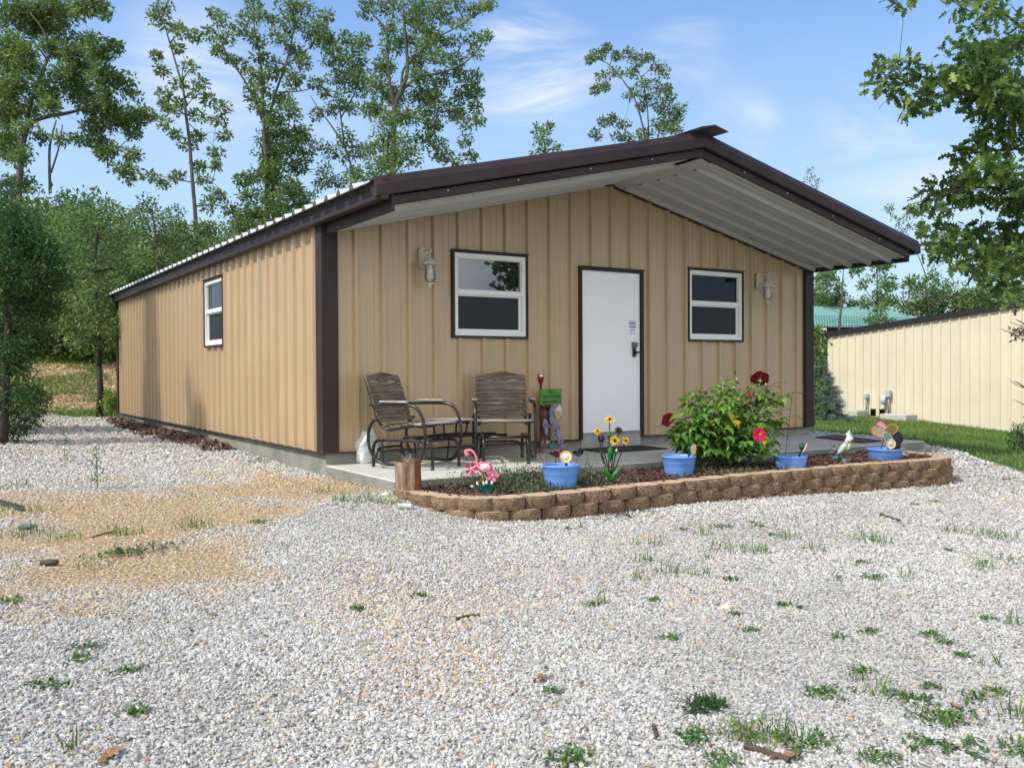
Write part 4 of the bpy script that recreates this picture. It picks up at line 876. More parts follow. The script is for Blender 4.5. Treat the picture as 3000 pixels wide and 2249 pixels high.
# rock / geode beside the chair
def rock(name, label, cat, loc, r, sc, mat_, seed=1, group=None, detail=3):
    bm = bmesh.new(); bmesh.ops.create_icosphere(bm, subdivisions=detail, radius=r); rr = random.Random(seed); k1 = [Vector([rr.uniform(-1, 1) for _ in range(3)]).normalized() for _ in range(7)]; c1 = [rr.uniform(.72, .95) for _ in range(7)]
    for v in bm.verts:
        d = v.co.normalized(); f = 1.
        for k, c in zip(k1, c1):
            t_ = d.dot(k)
            if t_ > .3: f = min(f, c/max(t_, .3)) if t_*1.0 > c else f
        f *= 1+rr.uniform(-.03, .03); v.co = Vector((d.x*sc[0], d.y*sc[1], d.z*sc[2]))*r*f
    me = bpy.data.meshes.new(name); bm.to_mesh(me); bm.free(); me.polygons.foreach_set('use_smooth', np.zeros(len(me.polygons), bool)); me.materials.append(mat_); o = bpy.data.objects.new(name, me); COL.objects.link(o); o.location = loc; return tag(o, label, cat, group)
q = at_z(1000+965/2.764, 1000+936/2.764, -.12)
rock('rock', 'rough tan rock on the slab between the two chairs', 'rock', (q[0], q[1]+.05, -.12+.048), .062, (1.25, .8, .92), mat('tan_rock', lin(.12, .085, .05), .9, bump=1, bscale=30, col2=lin(.42, .34, .20), nscale=22), 5)

# post with flip-flops and green sign
PB = Vector((2.66, -.11, -.12)); U_ = lambda x, z: (x, z)
post = thing('welcome_post', 'short wooden post hung with purple flip-flops and a green hand-lettered sign', 'garden sign', tuple(PB), .06)
M_POST = wood_mat('old_post', lin(.04, .025, .018), lin(.12, .07, .045), lin(.22, .15, .10))
M_PINKW = wood_mat('pinkish_board', lin(.16, .10, .09), lin(.27, .18, .16), lin(.36, .27, .24))
mb = MB(); mb.bbox(-.165, -.12, 0, .155, .12, .052, .004); mb.build('base', M_PINKW, post)
mb = MB(); mb.lathe([(.052, .052), (.055, .15), (.048, .30), (.055, .45), (.05, .53), (0, .53)], 18, c=(-.035, .01, 0), smooth=True); mb.build('pole', M_POST, post)
M_SIGN = mat('green_paint', lin(.085, .22, .035), .55, noise=.22, nscale=14, bump=.2)
mb = MB(); mb.bbox(-.165, -.075, .555, .148, -.055, .735, .004); mb.cm = 1; mb.box(-.06, -.058, .5, .0, -.03, .56)
sg = mb.build('sign_board', [M_SIGN, M_BLACK], post)
INK = mat('dark_ink', lin(.012, .03, .010), .7)
def text(s, size, loc, rot, mat_, parent, ext=.0008, name='lettering', sx=1.):
    c = bpy.data.curves.new(name, 'FONT'); c.body = s; c.size = size; c.extrude = ext; c.align_x = 'CENTER'; c.resolution_u = 3
    o = bpy.data.objects.new(name, c); COL.objects.link(o); bpy.context.view_layer.update()
    me = bpy.data.meshes.new_from_object(o.evaluated_get(bpy.context.evaluated_depsgraph_get())); bpy.data.objects.remove(o); bpy.data.curves.remove(c)
    me.materials.clear(); me.materials.append(mat_); t_ = bpy.data.objects.new(name, me); COL.objects.link(t_); t_.location = loc; t_.rotation_euler = rot; t_.scale = (sx, 1, 1); t_.parent = parent; return t_
text("ITS", .046, (-.015, -.0765, .688), (R(90), 0, R(0)), INK, sg, .0012, sx=.9)
text("5:00 OCLOCK", .046, (.0, -.0765, .632), (R(90), -.02, 0), INK, sg, .0012, sx=.95)
text("Somewhere", .050, (-.02, -.0765, .575), (R(90), -.02, 0), INK, sg, .0012, sx=1.0)
LAV = mat('lavender_foam', lin(.27, .23, .40), .75, noise=.15, nscale=20); TEAL = mat('teal_cloth', lin(.04, .28, .26), .8, noise=.3); WHT = mat('white_strap', lin(.6, .6, .66), .6); YEL = mat('yellow_foam', lin(.66, .42, .04), .7); PURP = mat('deep_purple', lin(.12, .05, .30), .6)
def flipflop(x, z, ang, L_, mats_, y=-.085, label=None, multi=False):
    mb = MB(); w = L_*.36; poly = []
    for i in range(28):
        a = 2*math.pi*i/28; px_ = math.cos(a); pz = math.sin(a); wd_ = w/2*(1.12 if pz > 0 else .84)*(1-.10*math.exp(-((pz+.15)/.25)**2)); poly.append((px_*wd_, pz*L_/2))
    ca, sa = math.cos(ang), math.sin(ang); T_ = lambda px_, pz, yy: (x+px_*ca-pz*sa, yy, z+px_*sa+pz*ca)
    if multi:
        for k, (za, zb) in enumerate(((-.5, -.1), (-.1, .22), (.22, .5))):
            sub = []
            pp = poly
            def clip(P_, lim, keep_above):
                o = []
                for i in range(len(P_)):
                    a, b = P_[i], P_[(i+1) % len(P_)]; ia = (a[1] >= lim) == keep_above; ib = (b[1] >= lim) == keep_above
                    if ia: o.append(a)
                    if ia != ib: t = (lim-a[1])/(b[1]-a[1]); o.append((a[0]+(b[0]-a[0])*t, lim))
                return o
            sub = clip(clip(pp, za*L_, True), zb*L_, False) if True else pp
            mb.cm = k; mb.prism(sub, y, y+.012, lambda q, t_: T_(q[0], q[1], t_))
    else: mb.prism(poly, y, y+.012, lambda q, t_: T_(q[0], q[1], t_))
    o = mb.build('flip_flop', mats_, post)
    s = MB(); s.tube([T_(-w*.42, -.02, y-.002), T_(-w*.22, L_*.12, y-.022), T_(0, L_*.27, y-.006)], [.009, .010, .006], 6, flat=.4); s.tube([T_(w*.42, -.02, y-.002), T_(w*.22, L_*.12, y-.022), T_(0, L_*.27, y-.006)], [.009, .010, .006], 6, flat=.4)
    s.build('strap', WHT if multi else LAV, o); 
    if label: o['label'] = label
    return o
flipflop(-.02, .435, -.12, .20, LAV, y=-.11); flipflop(-.085, .30, .12, .19, LAV, y=-.075); flipflop(.05, .28, .38, .20, LAV, y=-.11); flipflop(.105, .11, .40, .19, LAV, y=-.12)
flipflop(.095, .42, -.22, .25, [mat('sage_foam', lin(.24, .30, .16), .7), YEL, WHT], y=-.07, label='yellow, white and green striped flip-flop', multi=True)
mb = MB()
for k in range(4): mb.tube([(-.09, -.03, .285+.012*k), (-.035, -.055, .28+.012*k), (.03, -.03, .29+.012*k), (.06, .0, .295+.012*k)], .004, 5)
mb.build('rope', mat('white_rope', lin(.55, .52, .45), .9), post); mb = MB()
for k in range(4): mb.tube([(-.10, .0, .115+.009*k), (-.035, -.055, .108+.009*k), (.03, -.02, .112+.009*k)], .0035, 5)
mb.build('rope', mat('white_rope', lin(.55, .52, .45), .9), post)
mb = MB()
for k in range(9):
    a0 = math.pi+k*math.pi/8; mb.tube([(-.035+.058*math.cos(a0), .01+.058*math.sin(a0), .055), (-.035+.057*math.cos(a0+.6), .01+.057*math.sin(a0+.6), .115)], .002, 4); mb.tube([(-.035+.058*math.cos(a0), .01+.058*math.sin(a0), .055), (-.035+.057*math.cos(a0-.6), .01+.057*math.sin(a0-.6), .115)], .002, 4)
mb.build('net', mat('net_cord', lin(.35, .31, .25), .9), post)
mb = MB(); rr = random.Random(4)
for k in range(10):
    x0 = .0+rr.uniform(-.03, .05); z0 = rr.uniform(.08, .3); mb.tube(smooth_path([(x0, -.065, z0), (x0+rr.uniform(-.03, .04), -.085, z0-.04), (x0+rr.uniform(-.03, .05), -.07, z0-.08)], 3), [.012, .014, .013, .016, .012, .011, .006][:7], 5, flat=.35)
mb.build('ribbon', TEAL, post)
# solar torch behind the sign
tl = thing('solar_torch', 'small torch light with a red glass cup and steel rim behind the green sign', 'garden light', (2.665, -.075+.06, -.12))
mb = MB(); mb.tube([(-.035, 0, .0), (-.035, 0, .78)], .009, 8); mb.build('stake', M_BLACK, tl)
mb = MB(); mb.lathe([(.006, .78), (.020, .80), (.034, .85), (.038, .875)], 18, c=(-.035, 0, 0)); mb.build('glass_cup', mat('red_glass', lin(.22, .015, .012), .12, spec=.7, noise=.5, nscale=40), tl)
mb = MB(); mb.lathe([(.039, .874), (.041, .905), (.036, .907), (.0, .900)], 20, c=(-.035, 0, 0)); mb.build('rim', mat('steel', lin(.5, .5, .48), .25, metal=1.), tl)
# door mats
def mat_rug(name, label, corners, z, mats_):
    P_ = [Vector((x, y, 0)) for x, y in corners]; c = sum(P_, Vector())/4; mb = MB(); t_ = .014
    A = [p+(c-p)*.0 for p in P_]; B = [p+(c-p).normalized()*.045 for p in P_]
    v = [(p.x, p.y, z) for p in A]+[(p.x+(c-p).normalized().x*.012, p.y+(c-p).normalized().y*.012, z+t_) for p in A]+[(p.x, p.y, z+t_) for p in B]+[(p.x, p.y, z+t_-.004) for p in B]
    mb.add(v, [(i, (i+1) % 4, 4+(i+1) % 4, 4+i) for i in range(4)]+[(4+i, 4+(i+1) % 4, 8+(i+1) % 4, 8+i) for i in range(4)]+[(8+i, 8+(i+1) % 4, 12+(i+1) % 4, 12+i) for i in range(4)]); mb.cm = 1; mb.add(v[12:], [(0, 1, 2, 3)])
    return tag(mb.build(name, mats_), label, 'doormat')
COIR = mat('brown_coir', lin(.10, .062, .04), .95, bump=1, bscale=150, noise=.25, nscale=30)
mat_rug('doormat', 'black rubber doormat on the slab in front of the white door', [(3.10, -.60), (4.06, -.62), (4.08, -.07), (3.12, -.05)], -.1195, [M_RUBBER, mat('black_mat_face', lin(.022, .022, .024), .9, bump=1, bscale=90, noise=.3, nscale=20)])
mat_rug('doormat', 'brown bristle doormat with a black edge near the far right end of the slab', [(6.60, -1.42), (7.07, -1.38), (7.50, -.30), (6.93, -.42)], -.1195, [M_RUBBER, COIR])

# ------------------------------------------------------------------ wall lanterns
def lantern(label, x, rz=0.):
    t = thing('wall_lantern', label, 'wall lamp', (x, -.036, 2.03), rz, 'wall lanterns either side of the door'); t.scale = (.95, .95, .95)
    mb = MB(); poly = [(-.045, -.11), (-.058, -.09), (-.058, .085), (-.035, .12), (.035, .12), (.058, .085), (.058, -.09), (.045, -.11)]
    mb.prism(poly, 0, -.014, lambda q, t_: (q[0], t_, q[1])); mb.prism([(a*.8, b*.85) for a, b in poly], -.014, -.026, lambda q, t_: (q[0], t_, q[1])); mb.build('back_plate', M_LANT, t)
    mb = MB(); mb.tube(smooth_path([(0, -.02, .05), (0, -.06, .085), (0, -.11, .09), (0, -.15, .06), (0, -.165, .02), (0, -.165, -.01)], 4), .011, 8)
    mb.tube(smooth_path([(0, -.03, -.02), (0, -.07, .02), (0, -.12, .035), (0, -.16, .045), (0, -.195, .065), (0, -.19, .09), (0, -.17, .085)], 4), .008, 8)
    mb.lathe([(0, .075), (.010, .07), (.014, .055), (.008, .04), (.014, .03), (.01, .0)], 12, c=(0, -.165, 0)); mb.build('arm', M_LANT, t)
    mb = MB(); mb.lathe([(.012, .0), (.022, -.005), (.030, -.014), (.055, -.028), (.085, -.052), (.106, -.076), (.110, -.083), (.104, -.088), (.075, -.080), (.0, -.07)], 32, c=(0, -.165, 0)); mb.build('lamp_cap', M_LANT, t)
    mb = MB(); mb.lathe([(.066, -.086), (.060, -.12), (.056, -.16), (.062, -.20), (.064, -.225), (.055, -.26), (.035, -.285), (.028, -.292)], 24, c=(0, -.165, 0)); mb.build('glass', M_CGLASS, t)
    mb = MB(); mb.lathe([(0, -.085), (.02, -.085), (.021, -.12), (.014, -.125), (.020, -.15), (.016, -.19), (0, -.20)], 12, c=(0, -.165, 0)); mb.build('bulb', mat('frosted_bulb', lin(.75, .72, .66), .3), t)
    mb = MB(); mb.lathe([(.030, -.284), (.044, -.290), (.044, -.297), (.026, -.304), (.014, -.315), (.014, -.322), (.007, -.33), (.009, -.34), (0, -.352)], 16, c=(0, -.165, 0)); mb.build('finial', M_LANT, t)
    return t
lantern('antique white wall lantern left of the left front window', 1.10); lantern('antique white wall lantern right of the right front window', 6.247)

# ------------------------------------------------------------------ log
q = at_z(1050+1040/7.373, 1350+655/7.373, TOPZ); mb = MB(); n = 26; rr = random.Random(8)
lr = .112; hh = .245; vs = []
for k in range(7):
    for i in range(n):
        a = 2*math.pi*i/n; r_ = lr*(1+.05*math.sin(2*a+1)+.03*math.sin(5*a)+rr.uniform(-.012, .012))
        if math.cos(a-(-.25)) > .62: r_ *= .9
        vs.append((r_*math.cos(a), r_*math.sin(a), hh*k/6+(rr.uniform(-.008, .012) if k == 6 else 0)))
mb.cm = 0; mb.smooth = False
for k in range(6):
    for i in range(n):
        a = 2*math.pi*(i+.5)/n; mb.cm = 1 if math.cos(a-(-.25)) > .60 else 0
        mb.add([vs[k*n+i], vs[k*n+(i+1) % n], vs[(k+1)*n+(i+1) % n], vs[(k+1)*n+i]], [(0, 1, 2, 3)])
mb.cm = 2; mb.add([vs[6*n+i] for i in range(n)]+[(0, 0, hh-.02)], [(i, (i+1) % n, n) for i in range(n)]); mb.add([vs[i] for i in range(n)], [tuple(range(n))[::-1]])
LOGB = mat('peeled_log', lin(.12, .052, .022), .85, bump=.7, bscale=8, col2=lin(.42, .31, .23), nscale=3.6, stretch=(5, 5, .9)); LOGO = mat('orange_wood', lin(.22, .07, .022), .8, bump=.6, bscale=10, noise=.35, nscale=6, stretch=(5, 5, .8)); LOGT = mat('rotten_end', lin(.05, .028, .018), .95, bump=1, bscale=30, noise=.5, nscale=20)
lg = mb.build('log', [LOGB, LOGO, LOGT], loc=(q[0]+.075, q[1]+.10, TOPZ+.001)); lg.rotation_euler = (R(1.5), R(-2), -.35); tag(lg, 'short upright section of peeled log standing at the left end of the block wall', 'log')
mb = MB()
for _ in range(11):
    a = rr.uniform(0, 6.28); r_ = rr.uniform(0, .06); x, y = r_*math.cos(a), r_*math.sin(a); mb.tube([(x, y, hh-.02), (x+rr.uniform(-.05, .05), y+rr.uniform(-.05, .05), hh+rr.uniform(.01, .07))], [.003, .0012], 4)
mb.build('twigs', mat('pale_twig', lin(.40, .36, .30), .9), lg)

# ------------------------------------------------------------------ blue pots
M_POTB = mat('blue_plastic', lin(.135, .30, .70), .38, spec=.45, noise=.05, nscale=4); M_POTS = mat('potting_soil', lin(.05, .035, .028), .97, bump=1, bscale=60, col2=lin(.16, .13, .11), nscale=40)
def pot(label, u, v, r, h, z=SOILZ, soil_z=.045, sink=0.):
    """u,v: pixel of the front foot of the pot"""
    q = at_z(u, v, z); d = np.array([q[0]-CAM[0], q[1]-CAM[1]]); d /= np.linalg.norm(d); c = (q[0]+d[0]*r*.74, q[1]+d[1]*r*.74, z-sink)
    t = thing('flower_pot', label, 'pot', c, 0, 'blue plastic pots in the flower bed'); b = r*.73
    mb = MB(); mb.lathe([(0, .0), (b, .0), (b+.004, .01), (b+(r-b)*.55, h*.55), (r*.925, h*.70), (r*.935, h*.71), (r*.935, h*.725), (r*.94, h*.735), (r*.972, h*.93), (r*1.0, h*.945), (r, h*.96), (r*.995, h*.985), (r*.975, h), (r*.95, h*.985), (r*.92, h*.9), (r*.86, h*.55), (b*.9, .02), (0, .02)], 48); mb.build('tub', M_POTB, t)
    mb = MB(); n = 24; rr_ = random.Random(int(u)); vs = [(0, 0, h-soil_z)]
    for k in (1, 2, 3):
        for i in range(n): a = 2*math.pi*i/n; vs.append((r*.93*k/3*math.cos(a), r*.93*k/3*math.sin(a), h-soil_z+rr_.uniform(-.01, .008)))
    mb.add(vs, [(0, 1+i, 1+(i+1) % n) for i in range(n)]+[(1+k*n+i, 1+k*n+(i+1) % n, 1+(k+1)*n+(i+1) % n, 1+(k+1)*n+i) for k in (0, 1) for i in range(n)]); mb.build('soil', M_POTS, t)
    return t, c, h-soil_z
p1, c1, s1 = pot('blue pot holding two butterfly stakes, near the flamingo', 1330+1215/3.881, 1280+612/3.881, .165, .262, z=-.21, sink=.045)
p2, c2, s2 = pot('blue pot just left of the red-flowered bush', 1920+320/4.608, 1050+1600/4.608, .168, .26, z=-.215, sink=.06)
p3, c3, s3 = pot('blue pot just right of the red-flowered bush, with the wire hook', 1920+1820/4.608, 1050+1540/4.608, .172, .25, sink=.085)
p4, c4, s4 = pot('blue pot at the far right with the wind spinner', 2350+1525/6.32, 1220+862/6.32, .190, .25, sink=.095)
def sunlight_stake(label, base, top, face, tilt, r=.052):
    """solar light shaped like a sunflower head on a green stake"""
    t = thing('sunflower_light', label, 'garden light', base, 0, 'sunflower stake lights in the blue pots'); B = Vector(top)-Vector(base)
    mb = MB(); mb.tube([(0, 0, -.03), tuple(B*.6), tuple(B)], .011, 8); mb.build('stake', mat('dark_green_plastic', lin(.008, .06, .04), .4), t)
    F_ = Vector((face[0], face[1], tilt)).normalized(); M = Matrix.Translation(B)@F_.to_track_quat('Z', 'Y').to_matrix().to_4x4()
    mb = MB(); mb.lathe([(0, -.035), (.022, -.035), (.030, -.02), (.034, .012), (.034, .016)], 18, M=M); mb.build('head', MATS['dark_green_plastic'], t)
    mb = MB(); n = 20
    for i in range(n):
        a0, a1, a2 = [2*math.pi*(i+k)/n for k in (0.02, .5, .98)]
        P_ = [(.030*math.cos(a0), .030*math.sin(a0), .016), (r*.9*math.cos(a0), r*.9*math.sin(a0), .024), (r*1.08*math.cos(a1), r*1.08*math.sin(a1), .026), (r*.9*math.cos(a2), r*.9*math.sin(a2), .024), (.030*math.cos(a2), .030*math.sin(a2), .016), (.035*math.cos(a1), .035*math.sin(a1), .022)]
        P_ = [tuple(M@Vector(p)) for p in P_]; mb.add(P_, [(0, 1, 5), (1, 2, 5), (2, 3, 5), (3, 4, 5), (0, 5, 4)])
    mb.build('petals', mat('yellow_plastic', lin(.80, .53, .12), .5, col2=lin(.85, .68, .32), nscale=30), t)
    mb = MB(); mb.lathe([(.034, .017), (.026, .024), (.014, .026), (0, .027)], 18, M=M); mb.build('lens', mat('frosted_lens', lin(.55, .58, .6), .2, spec=.8, noise=.3, nscale=60), t)
    return t
def on_pot(u, v, c): return at_y(u, v, c[1]) # point on the vertical plane through the pot centre, facing front
def PX(s, a, b, x, y): return a+x/s, b+y/s
# helper: point on the camera-facing plane through point c
def at_plane(u, v, c):
    d = ray(u, v); t = ((np.array(c)-CAM)@CF)/(d@CF); return CAM+d*t
def rel(P_, c): return (P_[0]-c[0], P_[1]-c[1], P_[2]-c[2])
FACE = (-.62, -.78)
cs = (c1[0], c1[1], c1[2]+s1); b_ = at_plane(*PX(3.881, 1330, 1280, 1285, 355), cs); sunlight_stake('sunflower stake light between two butterflies in the pot near the flamingo', tuple(b_), tuple(at_plane(*PX(3.881, 1330, 1280, 1268, 225), cs)), (-.5, -.86), .15)
cs = (c2[0], c2[1], c2[2]+s2); b_ = at_plane(*PX(4.608, 1920, 1050, 432, 1340), cs); sunlight_stake('sunflower stake light in the pot left of the red-flowered bush', tuple(b_), tuple(at_plane(*PX(4.608, 1920, 1050, 445, 1215), cs)+np.array([.02, -.02, 0])), (.25, -.95), -.05, r=.054)
cs = (c3[0], c3[1], c3[2]+s3); b_ = at_plane(*PX(4.608, 1920, 1050, 1925, 1320), cs); sunlight_stake('drooping sunflower stake light in the pot with the wire hook', tuple(b_), tuple(at_plane(*PX(4.608, 1920, 1050, 1930, 1190), cs)+np.array([.03, -.03, 0])), (.62, -.6), -.42, r=.054)
cs = (c4[0], c4[1], c4[2]+s4); b_ = at_plane(*PX(6.32, 2350, 1220, 1552, 675), cs); sunlight_stake('sunflower stake light in the far right pot below the wind spinner', tuple(b_), tuple(at_plane(*PX(6.32, 2350, 1220, 1595, 500), cs)+np.array([.0, -.02, 0])), (-.4, -.9), .05, r=.058)
# butterflies
def butterfly(label, base, top, cols, wing):
    t = thing('butterfly_stake', label, 'garden stake', base, 0); B = Vector(top)-Vector(base)
    mb = MB(); mb.tube([(0, 0, -.03), tuple(B*.5), tuple(B)], .0022, 5); mb.build('wire', M_BLACK, t)
    M = Matrix.Translation(B)@Matrix.Rotation(wing, 4, 'Z')
    mb = MB(); mb.tube([tuple(M@Vector(p)) for p in ((0, -.028, .0), (0, 0, .004), (0, .03, .008))], [.003, .005, .003], 6); mb.tube([tuple(M@Vector(p)) for p in ((0, -.028, 0), (-.012, -.045, .012))], .001, 3); mb.tube([tuple(M@Vector(p)) for p in ((0, -.028, 0), (.012, -.045, .012))], .001, 3); mb.build('body', M_BLACK, t)
    for s in (-1, 1):
        mb = MB(); out = [(0, -.02), (.02, -.045), (.052, -.050), (.066, -.035), (.060, -.012), (.044, -.002), (.052, .016), (.044, .038), (.026, .042), (.010, .025), (0, .01)]
        f = lambda p, k: tuple(M@Vector((s*p[0]*k+s*.001, p[1]*k, .004+abs(p[0])*k*.75)))
        o = [f(p, 1.05) for p in out]; i_ = [f(p, .74) for p in out]; n = len(out); up = [(x, y, z+.0012) for x, y, z in i_]
        mb.cm = 0; mb.add(o, [tuple(range(n))]); mb.cm = 1; mb.add([(x, y, z+.0015) for x, y, z in i_], [tuple(range(n))]); mb.add([(x, y, z-.0015) for x, y, z in i_], [tuple(range(n))]); mb.build('wing', [M_BLACK]+cols, t)
cs = (c1[0], c1[1], c1[2]+s1)
butterfly('magenta and black butterfly on a wire in the pot near the flamingo', tuple(at_plane(*PX(3.881, 1330, 1280, 1155, 350), cs)), tuple(at_plane(*PX(3.881, 1330, 1280, 1157, 225), cs)), [mat('magenta_wing', lin(.30, .01, .12), .3)], .5)
butterfly('slate blue butterfly on a wire leaning out of the pot near the flamingo', tuple(at_plane(*PX(3.881, 1330, 1280, 1372, 350), cs)), tuple(at_plane(*PX(3.881, 1330, 1280, 1405, 215), cs)), [mat('slate_wing', lin(.09, .13, .20), .35)], .9)
# wind spinner
cs = (c4[0], c4[1], c4[2]+s4); base = Vector(at_plane(*PX(6.32, 2350, 1220, 1425, 668), cs)); hub = Vector(at_plane(*PX(6.32, 2350, 1220, 1535, 325), cs))
t = thing('wind_spinner', 'fabric pinwheel with red-rimmed petals and dark blue tails in the far right pot', 'pinwheel', tuple(base)); Bv = hub-base
Rv = Vector(CR); Uv = Vector(CU); Fv = Vector(CF)
mb = MB(); mb.tube([(0, 0, -.04), tuple(Bv)], .006, 6); e2 = Vector(at_plane(*PX(6.32, 2350, 1220, 1665, 670), cs))-base; mb.tube([tuple(e2), tuple(e2+Uv*.10), tuple(e2+Uv*.2-Rv*.01)], .005, 6); mb.build('stake', mat('navy_rod', lin(.01, .03, .10), .5), t)
def petal(cx, cy, a, L_, W_, fill, rim, dark=False, off=0.):
    c = Vector(at_plane(*PX(6.32, 2350, 1220, cx, cy), cs))-base-Fv*off; ca, sa = math.cos(a), math.sin(a); n = 22; k1 = []; k2 = []
    for i in range(n):
        b = 2*math.pi*i/n; x = math.cos(b)*L_/2; y = math.sin(b)*W_/2*(1+.18*math.cos(b)); bulge = .02*(1-(x/(L_/2))**2)
        k1.append(tuple(c+Rv*(x*ca-y*sa)+Uv*(x*sa+y*ca)-Fv*.0)); k2.append(tuple(c+(Rv*(x*ca-y*sa)+Uv*(x*sa+y*ca))*.86-Fv*.004))
    mb = MB(); mb.add(k1, [tuple(range(n))]); mb.cm = 1; mb.add(k2, [tuple(range(n))]); mb.cm = 0; mb.tube([Vector(p) for p in k1]+[Vector(k1[0])], .004, 5); mb.build('petal', [rim, fill], t)
REDR = mat('red_rim', lin(.48, .03, .06), .6); OCH = mat('ochre_rim', lin(.5, .26, .05), .6)
petal(1475, 235, R(115), .21, .125, mat('sheer_pink', lin(.42, .33, .33), .6, noise=.2, nscale=30), REDR); petal(1420, 290, R(150), .21, .12, mat('sheer_tan', lin(.36, .30, .17), .6, noise=.3, nscale=30), mat('coral_rim', lin(.5, .13, .09), .6), off=.01); petal(1628, 255, R(35), .18, .11, mat('olive_cloth', lin(.16, .12, .04), .7), OCH, off=.005)
petal(1650, 370, R(-18), .21, .13, mat('navy_cloth', lin(.008, .010, .055), .7), mat('navy_rim', lin(.006, .01, .09), .6)); petal(1735, 400, R(-30), .17, .14, mat('plum_cloth', lin(.016, .004, .010), .7), MATS['plum_cloth'] if 'plum_cloth' in MATS else OCH, off=-.01); petal(1715, 530, R(70), .16, .12, MATS['plum_cloth'], MATS['plum_cloth'], off=.0)
petal(1580, 400, R(-60), .16, .09, mat('teal_sheer', lin(.10, .22, .19), .5), mat('pale_rim', lin(.4, .42, .40), .6), off=.015)
mb = MB(); mb.lathe([(0, -.012), (.010, 0), (0, .012)], 10, c=tuple(Bv)); mb.build('hub', WHT, t)
mb = MB()
for k, (cx, cy) in enumerate(((1820, 480), (1818, 555), (1812, 510), (1800, 600))): p = Vector(at_plane(*PX(6.32, 2350, 1220, cx, cy), cs))-base; mb.lathe([(0, -.013), (.011, 0), (0, .013)], 8, c=tuple(p))
p0 = Vector(at_plane(*PX(6.32, 2350, 1220, 1790, 460), cs))-base; p1_ = Vector(at_plane(*PX(6.32, 2350, 1220, 1822, 620), cs))-base; mb.tube([tuple(p0), tuple(p1_)], .0015, 4); mb.build('bead_string', M_BLACK, t)
# wire flag holder
cs = (c3[0], c3[1], c3[2]+s3); E1 = lambda x, y: Vector(at_plane(*PX(4.608, 1920, 1050, x, y), cs)); b0 = E1(1750, 1330)
mb = MB(); mb.tube([tuple(p-b0) for p in (E1(1748, 1350), E1(1800, 930), E1(1845, 520), E1(1852, 462))], .003, 6); mb.tube([tuple(p-b0) for p in smooth_path([E1(1852, 462), E1(1815, 462), E1(1800, 490), E1(1818, 513), E1(1845, 512)], 4)], .003, 6); mb.tube([tuple(p-b0) for p in (E1(1852, 462), E1(2100, 462))], .003, 6)
tag(mb.build('flag_holder', M_BRONZE, loc=tuple(b0)), 'thin bronze wire flag holder with an empty arm rising from a blue pot', 'flag holder')

# ------------------------------------------------------------------ flamingo ornament
PAVE = mat('red_paver', lin(.22, .10, .075), .92, bump=.4, noise=.2, nscale=12)
def paver(label, cx, cy, r, z, sq=False):
    mb = MB(); n = 4 if sq else 26; vs = [(r*1.15*math.cos(2*math.pi*i/n+.5), r*math.sin(2*math.pi*i/n+.5)) for i in range(n)]; mb.prism(vs, 0, .045, lambda q, t_: (q[0], q[1], t_))
    return tag(mb.build('stepping_stone', PAVE, loc=(cx, cy, z)), label, 'stepping stone')
fb = at_z(*PX(3.881, 1330, 1280, 335, 648), -.185); FL0 = np.array([fb[0]+.03, fb[1]+.06, -.184])
paver('flat reddish round stone under the flamingo ornament', FL0[0], FL0[1], .13, -.230)
fl = thing('flamingo_ornament', 'pink metal flamingo with magenta flowers and white buds in the flower bed', 'garden ornament', tuple(FL0))
CC = lambda x, y, o=0.: Vector(at_plane(*PX(3.881, 1330, 1280, x, y), FL0))-Vector(FL0)-Fv*o
PK = mat('pink_enamel', lin(.72, .20, .24), .35, noise=.2, nscale=25); MG = mat('magenta_enamel', lin(.50, .045, .19), .35, noise=.25, nscale=25); PPK = mat('pale_pink_enamel', lin(.80, .50, .52), .4, noise=.1, nscale=20)
mb = MB(); mb.tube(smooth_path([CC(150, 205), CC(132, 185), CC(138, 160), CC(170, 148), (CC(210, 160)), CC(240, 200), CC(258, 255), CC(262, 310), CC(280, 350), CC(310, 375)], 4), [.013]*6+[.015]*4+[.011]*8+[.010]*9+[.012]*5+[.018]*5, 10); mb.smooth = True
nk = mb.build('neck', PK, fl)
mb = MB(); hd = CC(150, 200); mb.lathe([(0, -.022), (.014, -.016), (.019, 0), (.014, .016), (0, .022)], 14, c=tuple(hd)); mb.build('head', PK, fl)
mb = MB(); mb.tube(smooth_path([CC(140, 218), CC(138, 240), CC(148, 262), CC(158, 282)], 3), [.012, .012, .011, .010, .009, .008, .006, .004, .003, .001], 8); mb.build('beak', mat('slate_beak', lin(.06, .07, .08), .4), fl)
mb = MB(); mb.lathe([(0, -.004), (.005, -.003), (.006, 0), (0, .004)], 10, c=tuple(hd-Fv*.019)); mb.build('eye', mat('dark_red', lin(.08, .004, .006), .3), fl)
